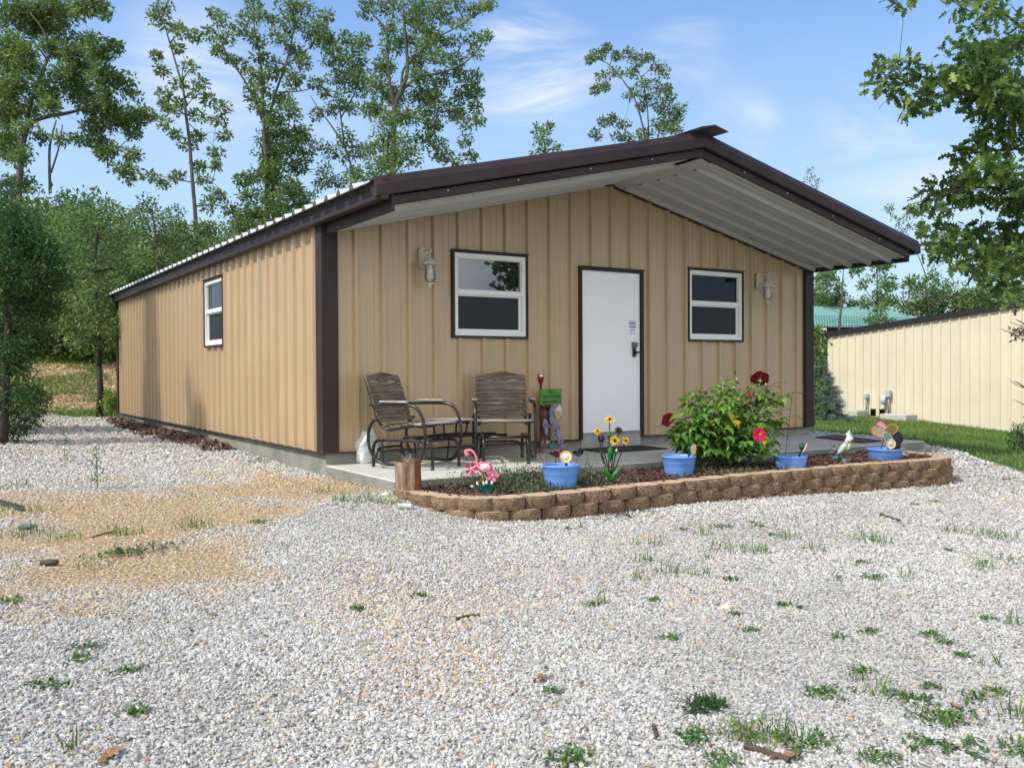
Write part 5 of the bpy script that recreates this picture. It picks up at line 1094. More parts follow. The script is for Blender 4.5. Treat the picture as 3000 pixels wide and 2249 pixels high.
# body: lens shaped with a wing
bc = CC(350, 350); mb = MB(); prof = [CC(x, y) for x, y in ((268, 300), (300, 283), (345, 278), (385, 288), (420, 310), (445, 345), (430, 345), (440, 368), (420, 372), (415, 395), (380, 412), (340, 418), (300, 400), (272, 365), (262, 330))]
n = len(prof); mb.add([tuple(p) for p in prof]+[tuple(bc-Fv*.035), tuple(bc+Fv*.035)], [(i, (i+1) % n, n) for i in range(n)]+[((i+1) % n, i, n+1) for i in range(n)]); mb.build('body', MG, fl)
mb = MB(); pr = [CC(355+62*math.cos(a)*(1.0), 345+50*math.sin(a), .022) for a in [2*math.pi*i/18 for i in range(18)]]; wc = CC(355, 345, .045); mb.add([tuple(p) for p in pr]+[tuple(wc)], [(i, (i+1) % 18, 18) for i in range(18)]); mb.build('wing', PPK, fl)
mb = MB(); YW = mat('yellow_enamel', lin(.60, .42, .03), .4); mb.tube([CC(322, 410), CC(322, 520)], .004, 6); mb.tube([CC(335, 412), CC(378, 475), CC(350, 520)], .004, 6); mb.tube([CC(255, 505), CC(320, 500)], .003, 5); mb.build('leg', YW, fl)
def flower5(c, r, col, cc, parent, normal=None, n=5, name='flower', tilt=0.):
    M = Matrix.Translation(c)@(normal or -Fv).to_track_quat('Z', 'Y').to_matrix().to_4x4(); mb = MB()
    for i in range(n):
        a = 2*math.pi*i/n+tilt; P_ = [(0, 0, .002)]+[(r*k*math.cos(a+d), r*k*math.sin(a+d), .002+.12*r*k) for k, d in ((.45, -.42), (.85, -.40), (1., -.12), (.93, 0), (1., .12), (.85, .40), (.45, .42))]; P_ = [tuple(M@Vector(p)) for p in P_]; mb.add(P_, [(0, 1, 2, 3, 4, 5, 6, 7)])
    mb.cm = 1; mb.lathe([(r*.2, 0), (r*.18, r*.12), (0, r*.16)], 10, M=M); return mb.build(name, [col, cc], parent)
flower5(CC(200, 355, .03), .058, mat('crimson_enamel', lin(.40, .01, .09), .35), PPK, fl); flower5(CC(440, 430, .03), .056, mat('rose_enamel', lin(.62, .12, .28), .35), YW, fl); flower5(CC(262, 345, .028), .02, PPK, PPK, fl)
mb = MB(); GS = mat('dark_stem', lin(.02, .05, .02), .5); mb.tube(smooth_path([CC(210, 400, .02), CC(235, 480, .02), CC(250, 560, .01), CC(300, 620)], 3), .003, 5); mb.tube([CC(440, 470, .02), CC(430, 560), CC(400, 630)], .003, 5); mb.build('stem', GS, fl)
mb = MB(); TG = mat('teal_leaf', lin(.01, .14, .10), .4, noise=.4, nscale=30)
for x0, x1, y1 in ((330, 290, 520), (345, 330, 480), (355, 370, 500), (370, 400, 440), (385, 425, 470), (395, 440, 510), (340, 250, 560), (405, 435, 550), (350, 310, 560), (320, 270, 600)):
    a, b = CC(x0, 636, .01), CC(x1, y1, .02); m_ = (a+b)/2; mb.add([tuple(a-Rv*.006), tuple(a+Rv*.006), tuple(m_+Rv*.010-Fv*.01), tuple(b), tuple(m_-Rv*.010-Fv*.01)], [(0, 1, 2, 3, 4)])
mb.build('leaves', TG, fl)
mb = MB(); WB = mat('white_enamel', lin(.75, .76, .72), .35)
for x, y, a in ((208, 556, 1.2), (268, 525, .4), (338, 520, .2), (372, 510, 0), (432, 512, -.1)): mb.lathe([(0, -.020), (.010, -.008), (.011, .004), (0, .022)], 10, c=tuple(CC(x, y, .03)), M=Matrix.Rotation(-a, 4, 'Y'))
mb.build('bud', WB, fl)
mb = MB(); mb.tube([tuple(Vector((.10*math.cos(a), .08*math.sin(a), .004))) for a in [2*math.pi*i/24 for i in range(25)]], .003, 5, cap=False); mb.build('base_ring', M_BLACK, fl)

# ------------------------------------------------------------------ metal sunflowers
sb = at_z(*PX(3.881, 1330, 1280, 1775, 530), -.185); SF0 = np.array([sb[0]+.02, sb[1]+.04, -.183]); paver('reddish square paver under the metal sunflowers', SF0[0]+.04, SF0[1]+.02, .21, -.230, True)
sf = thing('metal_sunflowers', 'painted metal bunch of yellow and dark sunflowers with green leaves on a ring base', 'garden ornament', tuple(SF0)); SC = lambda x, y, o=0.: Vector(at_plane(*PX(3.881, 1330, 1280, x, y), SF0))-Vector(SF0)-Fv*o
SD = lambda x, y, o=0.: Vector(at_plane(1600+x/2.551, 650+y/2.551, SF0))-Vector(SF0)-Fv*o
heads = [(SD(475, 1478), .055, 0, 1.1), (SD(382, 1565, .02), .042, 0, .8), (SD(508, 1630, .05), .052, 0, .15), (SD(590, 1633, .03), .042, 0, .35), (SD(545, 1560, -.02), .045, 1, .6), (SD(410, 1622, .02), .042, 1, .6)]
MY = mat('yellow_metal', lin(.62, .40, .02), .35, noise=.3, nscale=50); MK = mat('dark_metal_petal', lin(.022, .010, .010), .35)
for k, (c, r, dark, up) in enumerate(heads):
    mb = MB(); nrm = (Vector((-Fv.x, -Fv.y, up))+Rv*(.3 if k in (3, 4) else -.2 if k in (1, 5) else 0)).normalized(); M = Matrix.Translation(c)@nrm.to_track_quat('Z', 'Y').to_matrix().to_4x4(); rr_ = random.Random(k)
    for ring, (n, rk, zz) in enumerate(((12, 1., 0), (10, .72, .010))):
        for i in range(n):
            a = 2*math.pi*(i+.5*ring)/n+rr_.uniform(-.05, .05); w_ = .24; lf = rr_.uniform(-.01, .012)
            P_ = [(.2*r*math.cos(a), .2*r*math.sin(a), zz), (.65*r*rk*math.cos(a-w_), .65*r*rk*math.sin(a-w_), zz+.004), (r*rk*math.cos(a), r*rk*math.sin(a), zz+lf), (.65*r*rk*math.cos(a+w_), .65*r*rk*math.sin(a+w_), zz+.004), (.65*r*rk*math.cos(a), .65*r*rk*math.sin(a), zz-.001)]
            P_ = [tuple(M@Vector(p)) for p in P_]; mb.add(P_, [(0, 1, 4), (1, 2, 4), (4, 2, 3), (0, 4, 3)])
    mb.cm = 1; mb.lathe([(.32*r, .006), (.28*r, .014), (.12*r, .018), (0, .018)], 12, M=M); mb.lathe([(.2*r, -.012), (.4*r, -.003), (.2*r, 0)], 10, M=M); mb.build('flower', [MK if dark else MY, MK], sf)
    mb = MB(); b0 = SC(1775+(k-2.5)*8, 480); mb.tube(smooth_path([c-nrm*.01, c*.55+b0*.45+Vector((0, 0, -.02)), b0, b0+Vector((0, 0, -.03))], 4), .005, 6); mb.build('stem', MK, sf)
GL = mat('green_metal_leaf', lin(.012, .13, .015), .32, noise=.35, nscale=25); GLD = mat('dark_green_leaf', lin(.008, .07, .012), .35)
for pts, o, m_ in ((((1750, 485), (1700, 380), (1685, 315), (1735, 355), (1785, 430), (1780, 485)), .05, GL), (((1780, 485), (1790, 420), (1850, 340), (1910, 305), (1880, 380), (1830, 470)), .05, GL), (((1735, 330), (1690, 240), (1650, 105), (1645, 95), (1665, 170), (1660, 200), (1700, 300)), .01, GLD), (((1775, 290), (1745, 220), (1745, 140), (1775, 95), (1800, 120), (1805, 220)), .02, GL), (((1825, 210), (1830, 150), (1860, 125), (1865, 160), (1850, 200)), .0, GLD), (((1745, 20), (1735, -20), (1760, -70), (1785, -60), (1780, 0)), .02, GL)):
    mb = MB(); P_ = [SC(x, y, o) for x, y in pts]; c = sum(P_, Vector())/len(P_)-Fv*.018; n = len(P_); mb.add([tuple(p) for p in P_]+[tuple(c)]+[tuple(p+Fv*.002) for p in P_]+[tuple(c+Fv*.002)], [(i, (i+1) % n, n) for i in range(n)]+[(n+1+(i+1) % n, n+1+i, 2*n+1) for i in range(n)]); mb.build('leaf', m_, sf)
mb = MB(); mb.tube([tuple(Vector((.10*math.cos(a), .075*math.sin(a), .004))) for a in [2*math.pi*i/28 for i in range(29)]], .0045, 6, cap=False); mb.tube([(-.1, 0, .004), (0, 0, .012), (.1, 0, .004)], .004, 6); mb.build('base_ring', M_BLACK, sf)

# ------------------------------------------------------------------ cockatoo ornament
cb = at_z(*PX(6.32, 2350, 1220, 720, 905), SOILZ+.02); CK0 = np.array([cb[0], cb[1]+.04, SOILZ+.01]); ck = thing('cockatoo_ornament', 'metal cockatoo with white crest, patterned wing and yellow breast perched on a branch with leaves', 'garden ornament', tuple(CK0))
K = lambda x, y, o=0.: Vector(at_plane(*PX(6.32, 2350, 1220, x, y), CK0))-Vector(CK0)-Fv*o
def relief(name, pts, o, th, bul, m_, parent=ck):
    mb = MB(); P_ = [K(x, y, o) for x, y in pts]; c = sum(P_, Vector())/len(P_); n = len(P_); mb.smooth = True
    inner = [p+(c-p)*.45-Fv*bul*.8 for p in P_]; back = [p+(c-p)*.45+Fv*bul*.8 for p in P_]
    mb.add([tuple(p) for p in P_]+[tuple(p) for p in inner]+[tuple(c-Fv*bul)]+[tuple(p) for p in back]+[tuple(c+Fv*bul)], [(i, (i+1) % n, n+(i+1) % n, n+i) for i in range(n)]+[(n+i, n+(i+1) % n, 2*n) for i in range(n)]+[(i, 2*n+1+i, 2*n+1+(i+1) % n, (i+1) % n) for i in range(n)]+[(2*n+1+(i+1) % n, 2*n+1+i, 3*n+1) for i in range(n)]); return mb.build(name, m_, parent)
WPT = mat('painted_feather', lin(.10, .22, .27), .5, col2=lin(.70, .72, .70), nscale=22, bump=.8, bscale=35, stretch=(1, 1, 2)); CWH = mat('white_feather', lin(.66, .72, .74), .45, bump=.6, bscale=40, noise=.2, nscale=30); CYE = mat('pale_yellow_feather', lin(.50, .50, .20), .5, bump=.4, bscale=40, noise=.15)
IRON = mat('verdigris_iron', lin(.065, .075, .065), .5, col2=lin(.20, .22, .20), nscale=18, bump=.6, bscale=40)
relief('breast', [(850, 470), (890, 470), (905, 520), (890, 580), (850, 630), (800, 645), (760, 640), (790, 560), (820, 500)], .012, 0, .03, CYE)
relief('wing', [(820, 455), (845, 470), (830, 540), (790, 590), (740, 640), (690, 680), (640, 710), (620, 690), (650, 600), (700, 530), (750, 475)], .03, 0, .02, WPT)
relief('tail', [(700, 640), (720, 690), (690, 760), (660, 850), (630, 915), (612, 910), (620, 830), (600, 770), (570, 780), (545, 775), (560, 740), (620, 690)], .0, 0, .012, mat('teal_feather', lin(.05, .13, .12), .5, bump=.7, bscale=30, noise=.4, nscale=20))
relief('head', [(815, 370), (850, 350), (900, 355), (935, 385), (938, 410), (915, 430), (905, 465), (860, 470), (800, 475), (760, 475), (790, 420)], .015, 0, .03, CWH)
relief('beak', [(905, 395), (935, 400), (925, 430), (905, 460), (895, 430)], .045, 0, .008, IRON)
for i, (x, y) in enumerate(((820, 300), (838, 285), (860, 262), (885, 240), (895, 290), (908, 320))):
    mb = MB(); a, b = K(840+i*12, 370), K(x, y); mb.tube([a, (a+b)/2-Rv*.004, b], [.012, .010, .001], 6, flat=.5); mb.build('crest_feather', CWH, ck)
mb = MB(); mb.tube(smooth_path([K(550, 670), K(640, 680), K(740, 660), (K(830, 655)), K(900, 665), K(980, 645)], 3), [.014]*5+[.016]*6+[.012]*5, 8); mb.tube([K(740, 670), K(740, 720)], .008, 6); mb.tube([K(790, 670), K(845, 720)], [.008, .003], 6); mb.tube([K(745, 720), K(720, 800), K(720, 905)], .008, 6); mb.build('branch', IRON, ck)
for x, y in ((690, 850), (715, 890), (745, 905), (775, 900), (810, 890), (870, 800), (905, 785), (660, 870)):
    a, b = K(750, 745, .01), K(x, y, .03); m_ = (a+b)/2-Fv*.012; d = (b-a).normalized().cross(Fv)*.018; mb = MB(); mb.add([tuple(a), tuple(m_+d), tuple(b), tuple(m_-d), tuple((a+b)/2-Fv*.0)], [(0, 1, 4), (1, 2, 4), (2, 3, 4), (3, 0, 4)]); mb.build('leaf', IRON, ck)
mb = MB()
for i in range(9):
    a_ = 2*math.pi*i/9; c = K(585, 575, .02); d = Rv*math.cos(a_)+Uv*math.sin(a_); s = d.cross(Fv); mb.add([tuple(c), tuple(c+d*.032+s*.010-Fv*.004), tuple(c+d*.048), tuple(c+d*.032-s*.010-Fv*.004)], [(0, 1, 2, 3)])
mb.lathe([(0, -.02), (.018, -.01), (.018, .008), (0, .016)], 10, c=tuple(K(585, 605, .02))); mb.lathe([(0, -.02), (.02, -.01), (.02, .008), (0, .016)], 10, c=tuple(K(560, 660, .0))); mb.build('blossom', IRON, ck)
# pale stones by the far pot
for k, (x, y, r_) in enumerate(((1850, 745, .05), (1935, 755, .055), (2010, 745, .045), (1800, 790, .045), (1275, 770, .05), (1890, 715, .04))):
    q = at_z(*PX(6.32, 2350, 1220, x, y), SOILZ); rock('pale_stone', ['flat pale stone behind the far right pot, nearest the pot', 'largest flat pale stone behind the far right pot', 'greyish flat stone nearest the right return of the block wall', 'low pale stone tucked against the right side of the far pot', 'white stone at the left side of the far right pot', 'small pale stone at the back of the group near the slab corner'][k], 'stone', (q[0], q[1], SOILZ+.02), r_, (1.5, 1.1, .55), mat('pale_stone', lin(.42, .40, .34), .85, bump=.5, noise=.15, nscale=20), 20+k, group='pale stones behind the far pot')

# ------------------------------------------------------------------ hibiscus
hb = at_z(1920+820/4.608, 1050+1545/4.608, SOILZ); HB0 = np.array([hb[0]+.02, hb[1]+.18, SOILZ]); hib = thing('hibiscus_bush', 'leafy green hibiscus bush with dark red blooms in front of the right window', 'shrub', tuple(HB0))
HK = lambda x, y, o=0.: Vector(at_plane(*PX(4.608, 1920, 1050, x, y), HB0))-Vector(HB0)-Fv*o
M_HL = tintmat('hibiscus_leaf', [(0, lin(.04, .10, .022)), (.5, lin(.11, .24, .04)), (.85, lin(.22, .37, .06)), (.95, lin(.32, .42, .08)), (1, lin(.62, .42, .03))], .5, translucent=.35, spec=.35)
rr = random.Random(21); leafV = []; leafF = []; leafT = []
stems = MB()
TIPS = [(1010, 250), (560, 390), (430, 460), (640, 480), (1190, 410), (1400, 300), (1640, 330), (1750, 480), (1850, 800), (230, 870), (150, 900), (860, 350), (790, 480), (960, 480), (1090, 420), (1300, 420), (1500, 480), (1600, 600), (1700, 700), (400, 560), (500, 640), (380, 720), (300, 800), (700, 640), (850, 600), (1000, 640), (1150, 560), (1250, 640), (1400, 560), (1480, 720), (1620, 820), (1700, 980), (1600, 1040), (1450, 980), (1300, 900), (1150, 840), (980, 800), (820, 820), (650, 800), (520, 900), (380, 960), (240, 1060), (340, 1120), (480, 1080), (620, 1060), (760, 1080), (900, 1020), (1060, 1000), (1200, 1100), (1350, 1150), (1500, 1180), (1640, 1120), (1560, 1240), (1400, 1300), (1250, 1240), (1100, 1220), (950, 1200), (800, 1240), (680, 1200), (900, 1320), (1080, 1400), (1200, 1330), (560, 700), (940, 400), (1340, 460), (1560, 420), (1680, 560), (350, 1180), (220, 980), (1100, 720), (740, 940), (1540, 860), (1380, 1040), (1660, 460), (470, 560), (780, 720), (540, 1000), (700, 1130), (420, 860), (330, 940), (1010, 330), (1020, 380), (950, 560), (1210, 730), (1320, 780), (1430, 850), (1560, 960), (620, 950), (880, 900), (1010, 900)]
def hleaf(c, d, nrm, L_, t):
    """three-lobed hibiscus leaf drooping along d"""
    s = d.cross(nrm).normalized(); u = nrm
    pts = [(0, 0, 0), (-.30, .10, -.02), (-.52, .30, -.05), (-.30, .42, .02), (-.20, .62, .02), (0, 1.05, -.10), (.20, .62, .02), (.30, .42, .02), (.52, .30, -.05), (.30, .10, -.02), (0, .45, .06)]
    o = len(leafV)
    for a, b, h in pts: leafV.append(tuple(c+s*a*L_*.85+d*b*L_+u*h*L_))
    for f in ((0, 1, 10), (1, 2, 10), (2, 3, 10), (3, 4, 10), (4, 5, 10), (5, 6, 10), (6, 7, 10), (7, 8, 10), (8, 9, 10), (9, 0, 10)): leafF.append(tuple(i+o for i in f)); leafT.append(t)
for k, (x, y) in enumerate(TIPS):
    inner_ = 1 if 500 < x < 1500 and y > 500 else .55
    tip = HK(x, y, rr.uniform(-.26, .30)*inner_); base_ = Vector((rr.uniform(-.12, .12)+(x-950)/4.608/2686*9*.12, rr.uniform(-.10, .10), 0)); midp = base_*.4+tip*.6+Vector((0, 0, .06)); midp.x = base_.x*.55+tip.x*.45; midp.y = base_.y*.55+tip.y*.45
    path = smooth_path([base_, midp, tip], 5); stems.tube(path, [.006-.004*i/(len(path)-1) for i in range(len(path))], 5)
    nl = 25 if y > 480 else 18
    for i in range(nl):
        t_ = 1-.70*i/nl*rr.uniform(.7, 1.1) if y > 480 else 1-.35*i/nl; t_ = max(.45, t_); p = path[min(int(t_*(len(path)-1)), len(path)-1)]
        if p.z < .16: continue
        a = rr.uniform(0, 6.28); out_ = Vector((math.cos(a), math.sin(a), rr.uniform(-.1, .35))).normalized(); pe = p+out_*rr.uniform(.02, .10); stems.tube([p, pe], .0015, 3)
        d = (Vector((out_.x, out_.y, -.15-rr.uniform(.1, .9)))).normalized(); nrm = (Vector((rr.uniform(-.4, .4), rr.uniform(-.4, .4), 1))-d*0).normalized(); nrm = (nrm-d*nrm.dot(d)).normalized()
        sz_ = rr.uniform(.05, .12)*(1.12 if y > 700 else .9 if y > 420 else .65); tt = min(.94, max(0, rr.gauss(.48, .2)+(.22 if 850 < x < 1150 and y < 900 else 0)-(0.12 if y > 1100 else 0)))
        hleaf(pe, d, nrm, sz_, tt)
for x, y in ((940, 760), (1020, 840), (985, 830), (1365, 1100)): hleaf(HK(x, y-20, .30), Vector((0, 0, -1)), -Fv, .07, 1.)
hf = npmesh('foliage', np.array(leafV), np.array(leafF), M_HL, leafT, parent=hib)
for k in range(26): x = rr.uniform(-.25, .25); stems.tube([(x*.5, rr.uniform(-.1, .1), 0), (x, rr.uniform(-.14, .14), rr.uniform(.15, .35))], .003, 4)
stems.build('stems', tintmat('x', [(0, lin(.06, .08, .03)), (1, lin(.06, .08, .03))], .7) if False else mat('hibiscus_stem', lin(.05, .07, .025), .7, noise=.4, nscale=30), hib)
mb = MB()
for k in range(30): a = rr.uniform(-1.2, 1.2); l = rr.uniform(.12, .4); mb.tube([(rr.uniform(-.2, .05), rr.uniform(-.1, .1), .0), (-.12+math.sin(a)*l*.8, rr.uniform(-.2, .1), abs(math.cos(a))*l*.7)], [.003, .0015], 4)
mb.build('dry_stalks', mat('dry_stalk', lin(.26, .22, .16), .9), hib)
RED = mat('dark_red_petal', lin(.105, .002, .006), .55, spec=.2, noise=.3, nscale=15); CRIM = mat('crimson_petal', lin(.42, .006, .055), .5, spec=.25, noise=.25, nscale=20); WINE = mat('wine_bud', lin(.05, .003, .012), .6, noise=.4, nscale=30); PLY = mat('pale_yellow_bud', lin(.6, .55, .22), .5); GRB = mat('green_calyx', lin(.10, .22, .04), .6)
def hibflower(c, r, nrm, m_, stamen=True, back=False):
    M = Matrix.Translation(c)@nrm.to_track_quat('Z', 'Y').to_matrix().to_4x4(); mb = MB(); mb.smooth = True; rings = 6; seg = 40; vs = [tuple(M@Vector((0, 0, -.3*r)))]
    for k in range(1, rings+1):
        for i in range(seg):
            a = 2*math.pi*i/seg; pet = abs(math.cos(2.5*a)); rad = r*(k/rings)*(1-.10*(1-pet)**1.5*(k/rings)); zz = -.3*r*(1-(k/rings))**1.4+.06*r*math.sin(5*a)*(k/rings)+.03*r*math.sin(17*a)*(k/rings)**3-.05*r*(k/rings)**3
            vs.append(tuple(M@Vector((rad*math.cos(a), rad*math.sin(a), zz))))
    mb.add(vs, [(0, 1+i, 1+(i+1) % seg) for i in range(seg)]+[(1+k*seg+i, 1+k*seg+(i+1) % seg, 1+(k+1)*seg+(i+1) % seg, 1+(k+1)*seg+i) for k in range(rings-1) for i in range(seg)])
    mb.cm = 1; mb.tube([tuple(M@Vector((0, 0, -.25*r))), tuple(M@Vector((0, .05*r, .5*r)))], [.004, .006], 6); mb.cm = 2; mb.lathe([(0, -.55*r), (.16*r, -.45*r), (.18*r, -.3*r), (.10*r, -.2*r)], 8, M=M)
    for i in range(6): a = i*math.pi/3; mb.add([tuple(M@Vector(p)) for p in ((.1*r*math.cos(a), .1*r*math.sin(a), -.5*r), (.36*r*math.cos(a), .36*r*math.sin(a), -.28*r), (.1*r*math.cos(a+.6), .1*r*math.sin(a+.6), -.45*r))], [(0, 1, 2)])
    return mb.build('flower', [m_, PLY if m_ is CRIM else RED, GRB], hib)
up_ = Vector((0, 0, 1))
hibflower(HK(1392, 272, .05), .098, (Fv*.75+up_*.55+Rv*.1).normalized(), RED); hibflower(HK(1250, 995, .44), .072, (-Fv+up_*.15+Rv*.15).normalized(), CRIM); hibflower(HK(155, 820, .05), .078, (-Rv*.55+up_*.35-Fv*.55).normalized(), RED); hibflower(HK(1195, 480, .2), .042, (-Fv*.3+up_*.8-Rv*.4).normalized(), mat('red_petal', lin(.20, .004, .012), .55, noise=.3))
def bud(x, y, L_, w, a, m_, o=.15):
    M = Matrix.Translation(HK(x, y, o))@Matrix.Rotation(YAW*-1, 4, 'Z')@Matrix.Rotation(a, 4, 'Y'); mb = MB(); mb.lathe([(0, -L_/2), (w*.6, -L_*.35), (w, -.05*L_), (w*.8, L_*.25), (w*.3, L_*.42), (0, L_/2)], 10, M=M); mb.cm = 1; mb.lathe([(0, -L_*.6), (w*.8, -L_*.42), (w*.85, -L_*.25), (w*.7, -L_*.15)], 8, M=M); mb.build('bud', [m_, GRB], hib)
for x, y, L_, w, a, m_ in ((1022, 190, .045, .014, .4, WINE), (1060, 330, .04, .015, .3, WINE), (640, 465, .058, .019, -.2, WINE), (508, 503, .03, .011, 0, WINE), (765, 762, .062, .020, .15, WINE), (985, 500, .035, .013, 0, mat('black_bud', lin(.012, .005, .012), .6)), (1215, 612, .03, .014, .5, WINE), (1195, 395, .028, .014, 0, WINE), (1020, 420, .03, .011, -.3, MATS['black_bud']), (1300, 1105, .035, .015, .2, MATS['black_bud']), (1435, 750, .05, .012, .1, mat('brown_bud', lin(.10, .04, .03), .7)), (560, 370, .03, .010, 0, GRB), (425, 445, .026, .009, -.2, GRB), (1052, 280, .022, .010, -.5, PLY), (1068, 552, .028, .010, -1.0, PLY), (1435, 345, .02, .009, -.5, PLY), (1015, 392, .02, .009, .3, PLY), (1650, 315, .026, .008, .2, GRB), (475, 480, .02, .009, .2, PLY)): bud(x, y, L_, w, a, m_)

# ------------------------------------------------------------------ odds and ends on the ground
q = at_z(1050+730/7.373, 1350+1000/7.373, -.29); rock('figurine', 'broken painted frog figurine lying in the gravel by the end of the block wall', 'figurine', (q[0], q[1]+.04, -.245), .075, (1.2, .8, .75), mat('chipped_paint', lin(.10, .10, .05), .5, col2=lin(.52, .52, .30), nscale=11, bump=.8, bscale=20), 3)
q = at_z(1050+620/7.373, 1350+890/7.373, -.29); rock('shell_shard', 'white curved shard beside the broken figurine', 'shard', (q[0]+.0, q[1]+.03, -.235), .045, (1.1, .7, .6), mat('white_shard', lin(.62, .66, .64), .5, noise=.15), 4)
q = at_z(1050+1000/7.373, 1350+1170/7.373, -.33); mb = MB(); mb.lathe([(0, -.055), (.021, -.055), (.023, -.04), (.021, -.035), (.021, .05), (.023, .055), (0, .056)], 16, M=Matrix.Rotation(R(90), 4, 'Y')); o = mb.build('spool', mat('pale_clay', lin(.55, .52, .48), .7, noise=.15, nscale=20), loc=(q[0], q[1], float(gz(q[0], q[1]))+.03)); o.rotation_euler = (0, .05, -.5); tag(o, 'pale cylinder lying in the gravel in front of the broken figurine', 'cylinder')
# perforated strip at left edge, bottle, stub of wood
def on_ground(u, v):
    z = -.3
    for _ in range(4): q = at_z(u, v, z); z = float(gz(q[0], q[1]))
    return at_z(u, v, z)
a = Vector(on_ground(-60, 1462)); b = Vector(on_ground(66, 1498)); d = (b-a); L_ = d.length; ang = math.atan2(d.y, d.x); mb = MB(); mb.box(0, -.02, 0, L_, .02, .012); mb.cm = 1
for i in range(int(L_/.04)): mb.box(.015+i*.04, -.008, .0115, .030+i*.04, .008, .0135)
mb.cm = 0; mb.box(0, .02, 0, L_, .028, .05); mb.box(0, -.028, 0, L_, -.02, .03)
o = mb.build('edging_strip', [mat('galvanised', lin(.16, .17, .18), .4, metal=.6, noise=.3), M_BLACK], loc=(a.x, a.y, a.z+.012)); o.scale = (1, .6, .6); o.rotation_euler = (0, -math.atan2(d.z, math.hypot(d.x, d.y)), ang); tag(o, 'perforated metal strip lying in the grass at the left edge', 'metal strip')
q = on_ground(80, 1552); mb = MB(); mb.lathe([(0, -.055), (.018, -.055), (.021, -.04), (.018, .0), (.021, .02), (.016, .035), (.009, .042), (.009, .055), (0, .056)], 14, M=Matrix.Rotation(R(88), 4, 'Y'), sx=1); o = mb.build('bottle', mat('grey_plastic', lin(.13, .14, .18), .4, noise=.4, nscale=20), loc=(q[0], q[1], q[2]+.026)); o.rotation_euler = (0, 0, -.3); tag(o, 'crushed greyish plastic bottle lying at the left edge of the dirt', 'bottle')
q = on_ground(145, 1657); mb = MB(); mb.tube([(-.05, 0, 0), (0, .004, .002), (.045, 0, 0)], [.016, .019, .017], 12); o = mb.build('wood_stub', mat('mossy_bark', lin(.05, .045, .03), .9, bump=.8, col2=lin(.12, .10, .06), nscale=20), loc=(q[0], q[1], q[2]+.02)); o.rotation_euler = (0, 0, -.35); tag(o, 'short dark chunk of branch on the tan dirt at lower left', 'branch')
STK = mat('stick_bark', lin(.07, .05, .04), .9, noise=.3, nscale=20); LBR = mat('brown_leaf', lin(.24, .12, .055), .7, noise=.3, nscale=25)
for (u0, v0), (u1, v1), r_, lab in (((268, 1578), (335, 1560), .006, 'thin straight twig lying across the tan dirt'), ((2580, 1512), (2635, 1530), .014, 'short dark stick on the gravel right of the garden wall'), ((1335, 1820), (1405, 1808), .008, 'thin twig on the gravel at centre'), ((1915, 2135), (1925, 2165), .008, 'bent twig near the bottom centre-right'), ((2180, 2195), (2310, 2240), .012, 'curved brown branch at the bottom right among the weeds')):
    a = Vector(on_ground(u0, v0)); b = Vector(on_ground(u1, v1)); m_ = (a+b)/2+Vector((.01, .015, .012)); mb = MB(); c = (a+b)/2; mb.tube([tuple(p-c) for p in smooth_path([a+Vector((0, 0, r_+.004)), m_, b+Vector((0, 0, r_+.004))], 4)], r_, 6); tag(mb.build('twig', STK, loc=tuple(c)), lab, 'twig')
def leaf_obj(label, u, v, L_, yaw_, m_=LBR):
    q = on_ground(u, v); out = [(-.5, 0), (-.3, .12), (-.22, .05), (-.1, .22), (-.02, .10), (.15, .24), (.2, .10), (.38, .14), (.5, 0), (.36, -.13), (.2, -.09), (.14, -.24), (-.02, -.10), (-.12, -.2), (-.22, -.06), (-.32, -.12)]
    mb = MB(); n = len(out); rr_ = random.Random(int(u)); T_ = [(x*L_, y*L_, .012+.10*L_*abs(y)*4+.12*L_*(x+.3)**2+rr_.uniform(0, .004)) for x, y in out]; mb.add(T_+[(0, 0, .01)]+[(x, y, z-.0012) for x, y, z in T_]+[(0, 0, .0088)], [(i, (i+1) % n, n) for i in range(n)]+[(n+1+(i+1) % n, n+1+i, 2*n+1) for i in range(n)])
    o = mb.build('dead_leaf', m_, loc=tuple(q)); o.rotation_euler = (0, 0, yaw_); return tag(o, label, 'leaf')
leaf_obj('brown oak leaf lying on the gravel left of bottom centre', 1580, 2000, .10, .3); leaf_obj('curled tan leaf at the bottom left corner area', 320, 2225, .12, .8, mat('tan_leaf', lin(.36, .20, .08), .7, noise=.2)); leaf_obj('rust brown leaf among weeds at the right side', 2800, 2078, .07, 1.2); leaf_obj('long orange-brown leaf at the bottom edge right of centre', 2300, 2228, .11, -.5); leaf_obj('small ochre leaf on the gravel at lower left centre', 620, 1805, .045, .2, MATS['tan_leaf']); leaf_obj('dark brown curled leaf on the gravel at left centre', 560, 1850, .05, 1.5)
rock('stone', 'larger white stone with an orange edge on the gravel at right of centre', 'stone', tuple(on_ground(2130, 1785)+np.array([0, 0, .01])), .030, (1.3, 1, .7), mat('cream_stone', lin(.62, .55, .42), .8, noise=.2, nscale=30), 9); rock('stone', 'orange stone on the gravel at left centre', 'stone', tuple(on_ground(1150, 1822)+np.array([0, 0, .006])), .022, (1.4, 1, .6), mat('orange_stone', lin(.52, .28, .16), .8, noise=.2, nscale=30), 10)
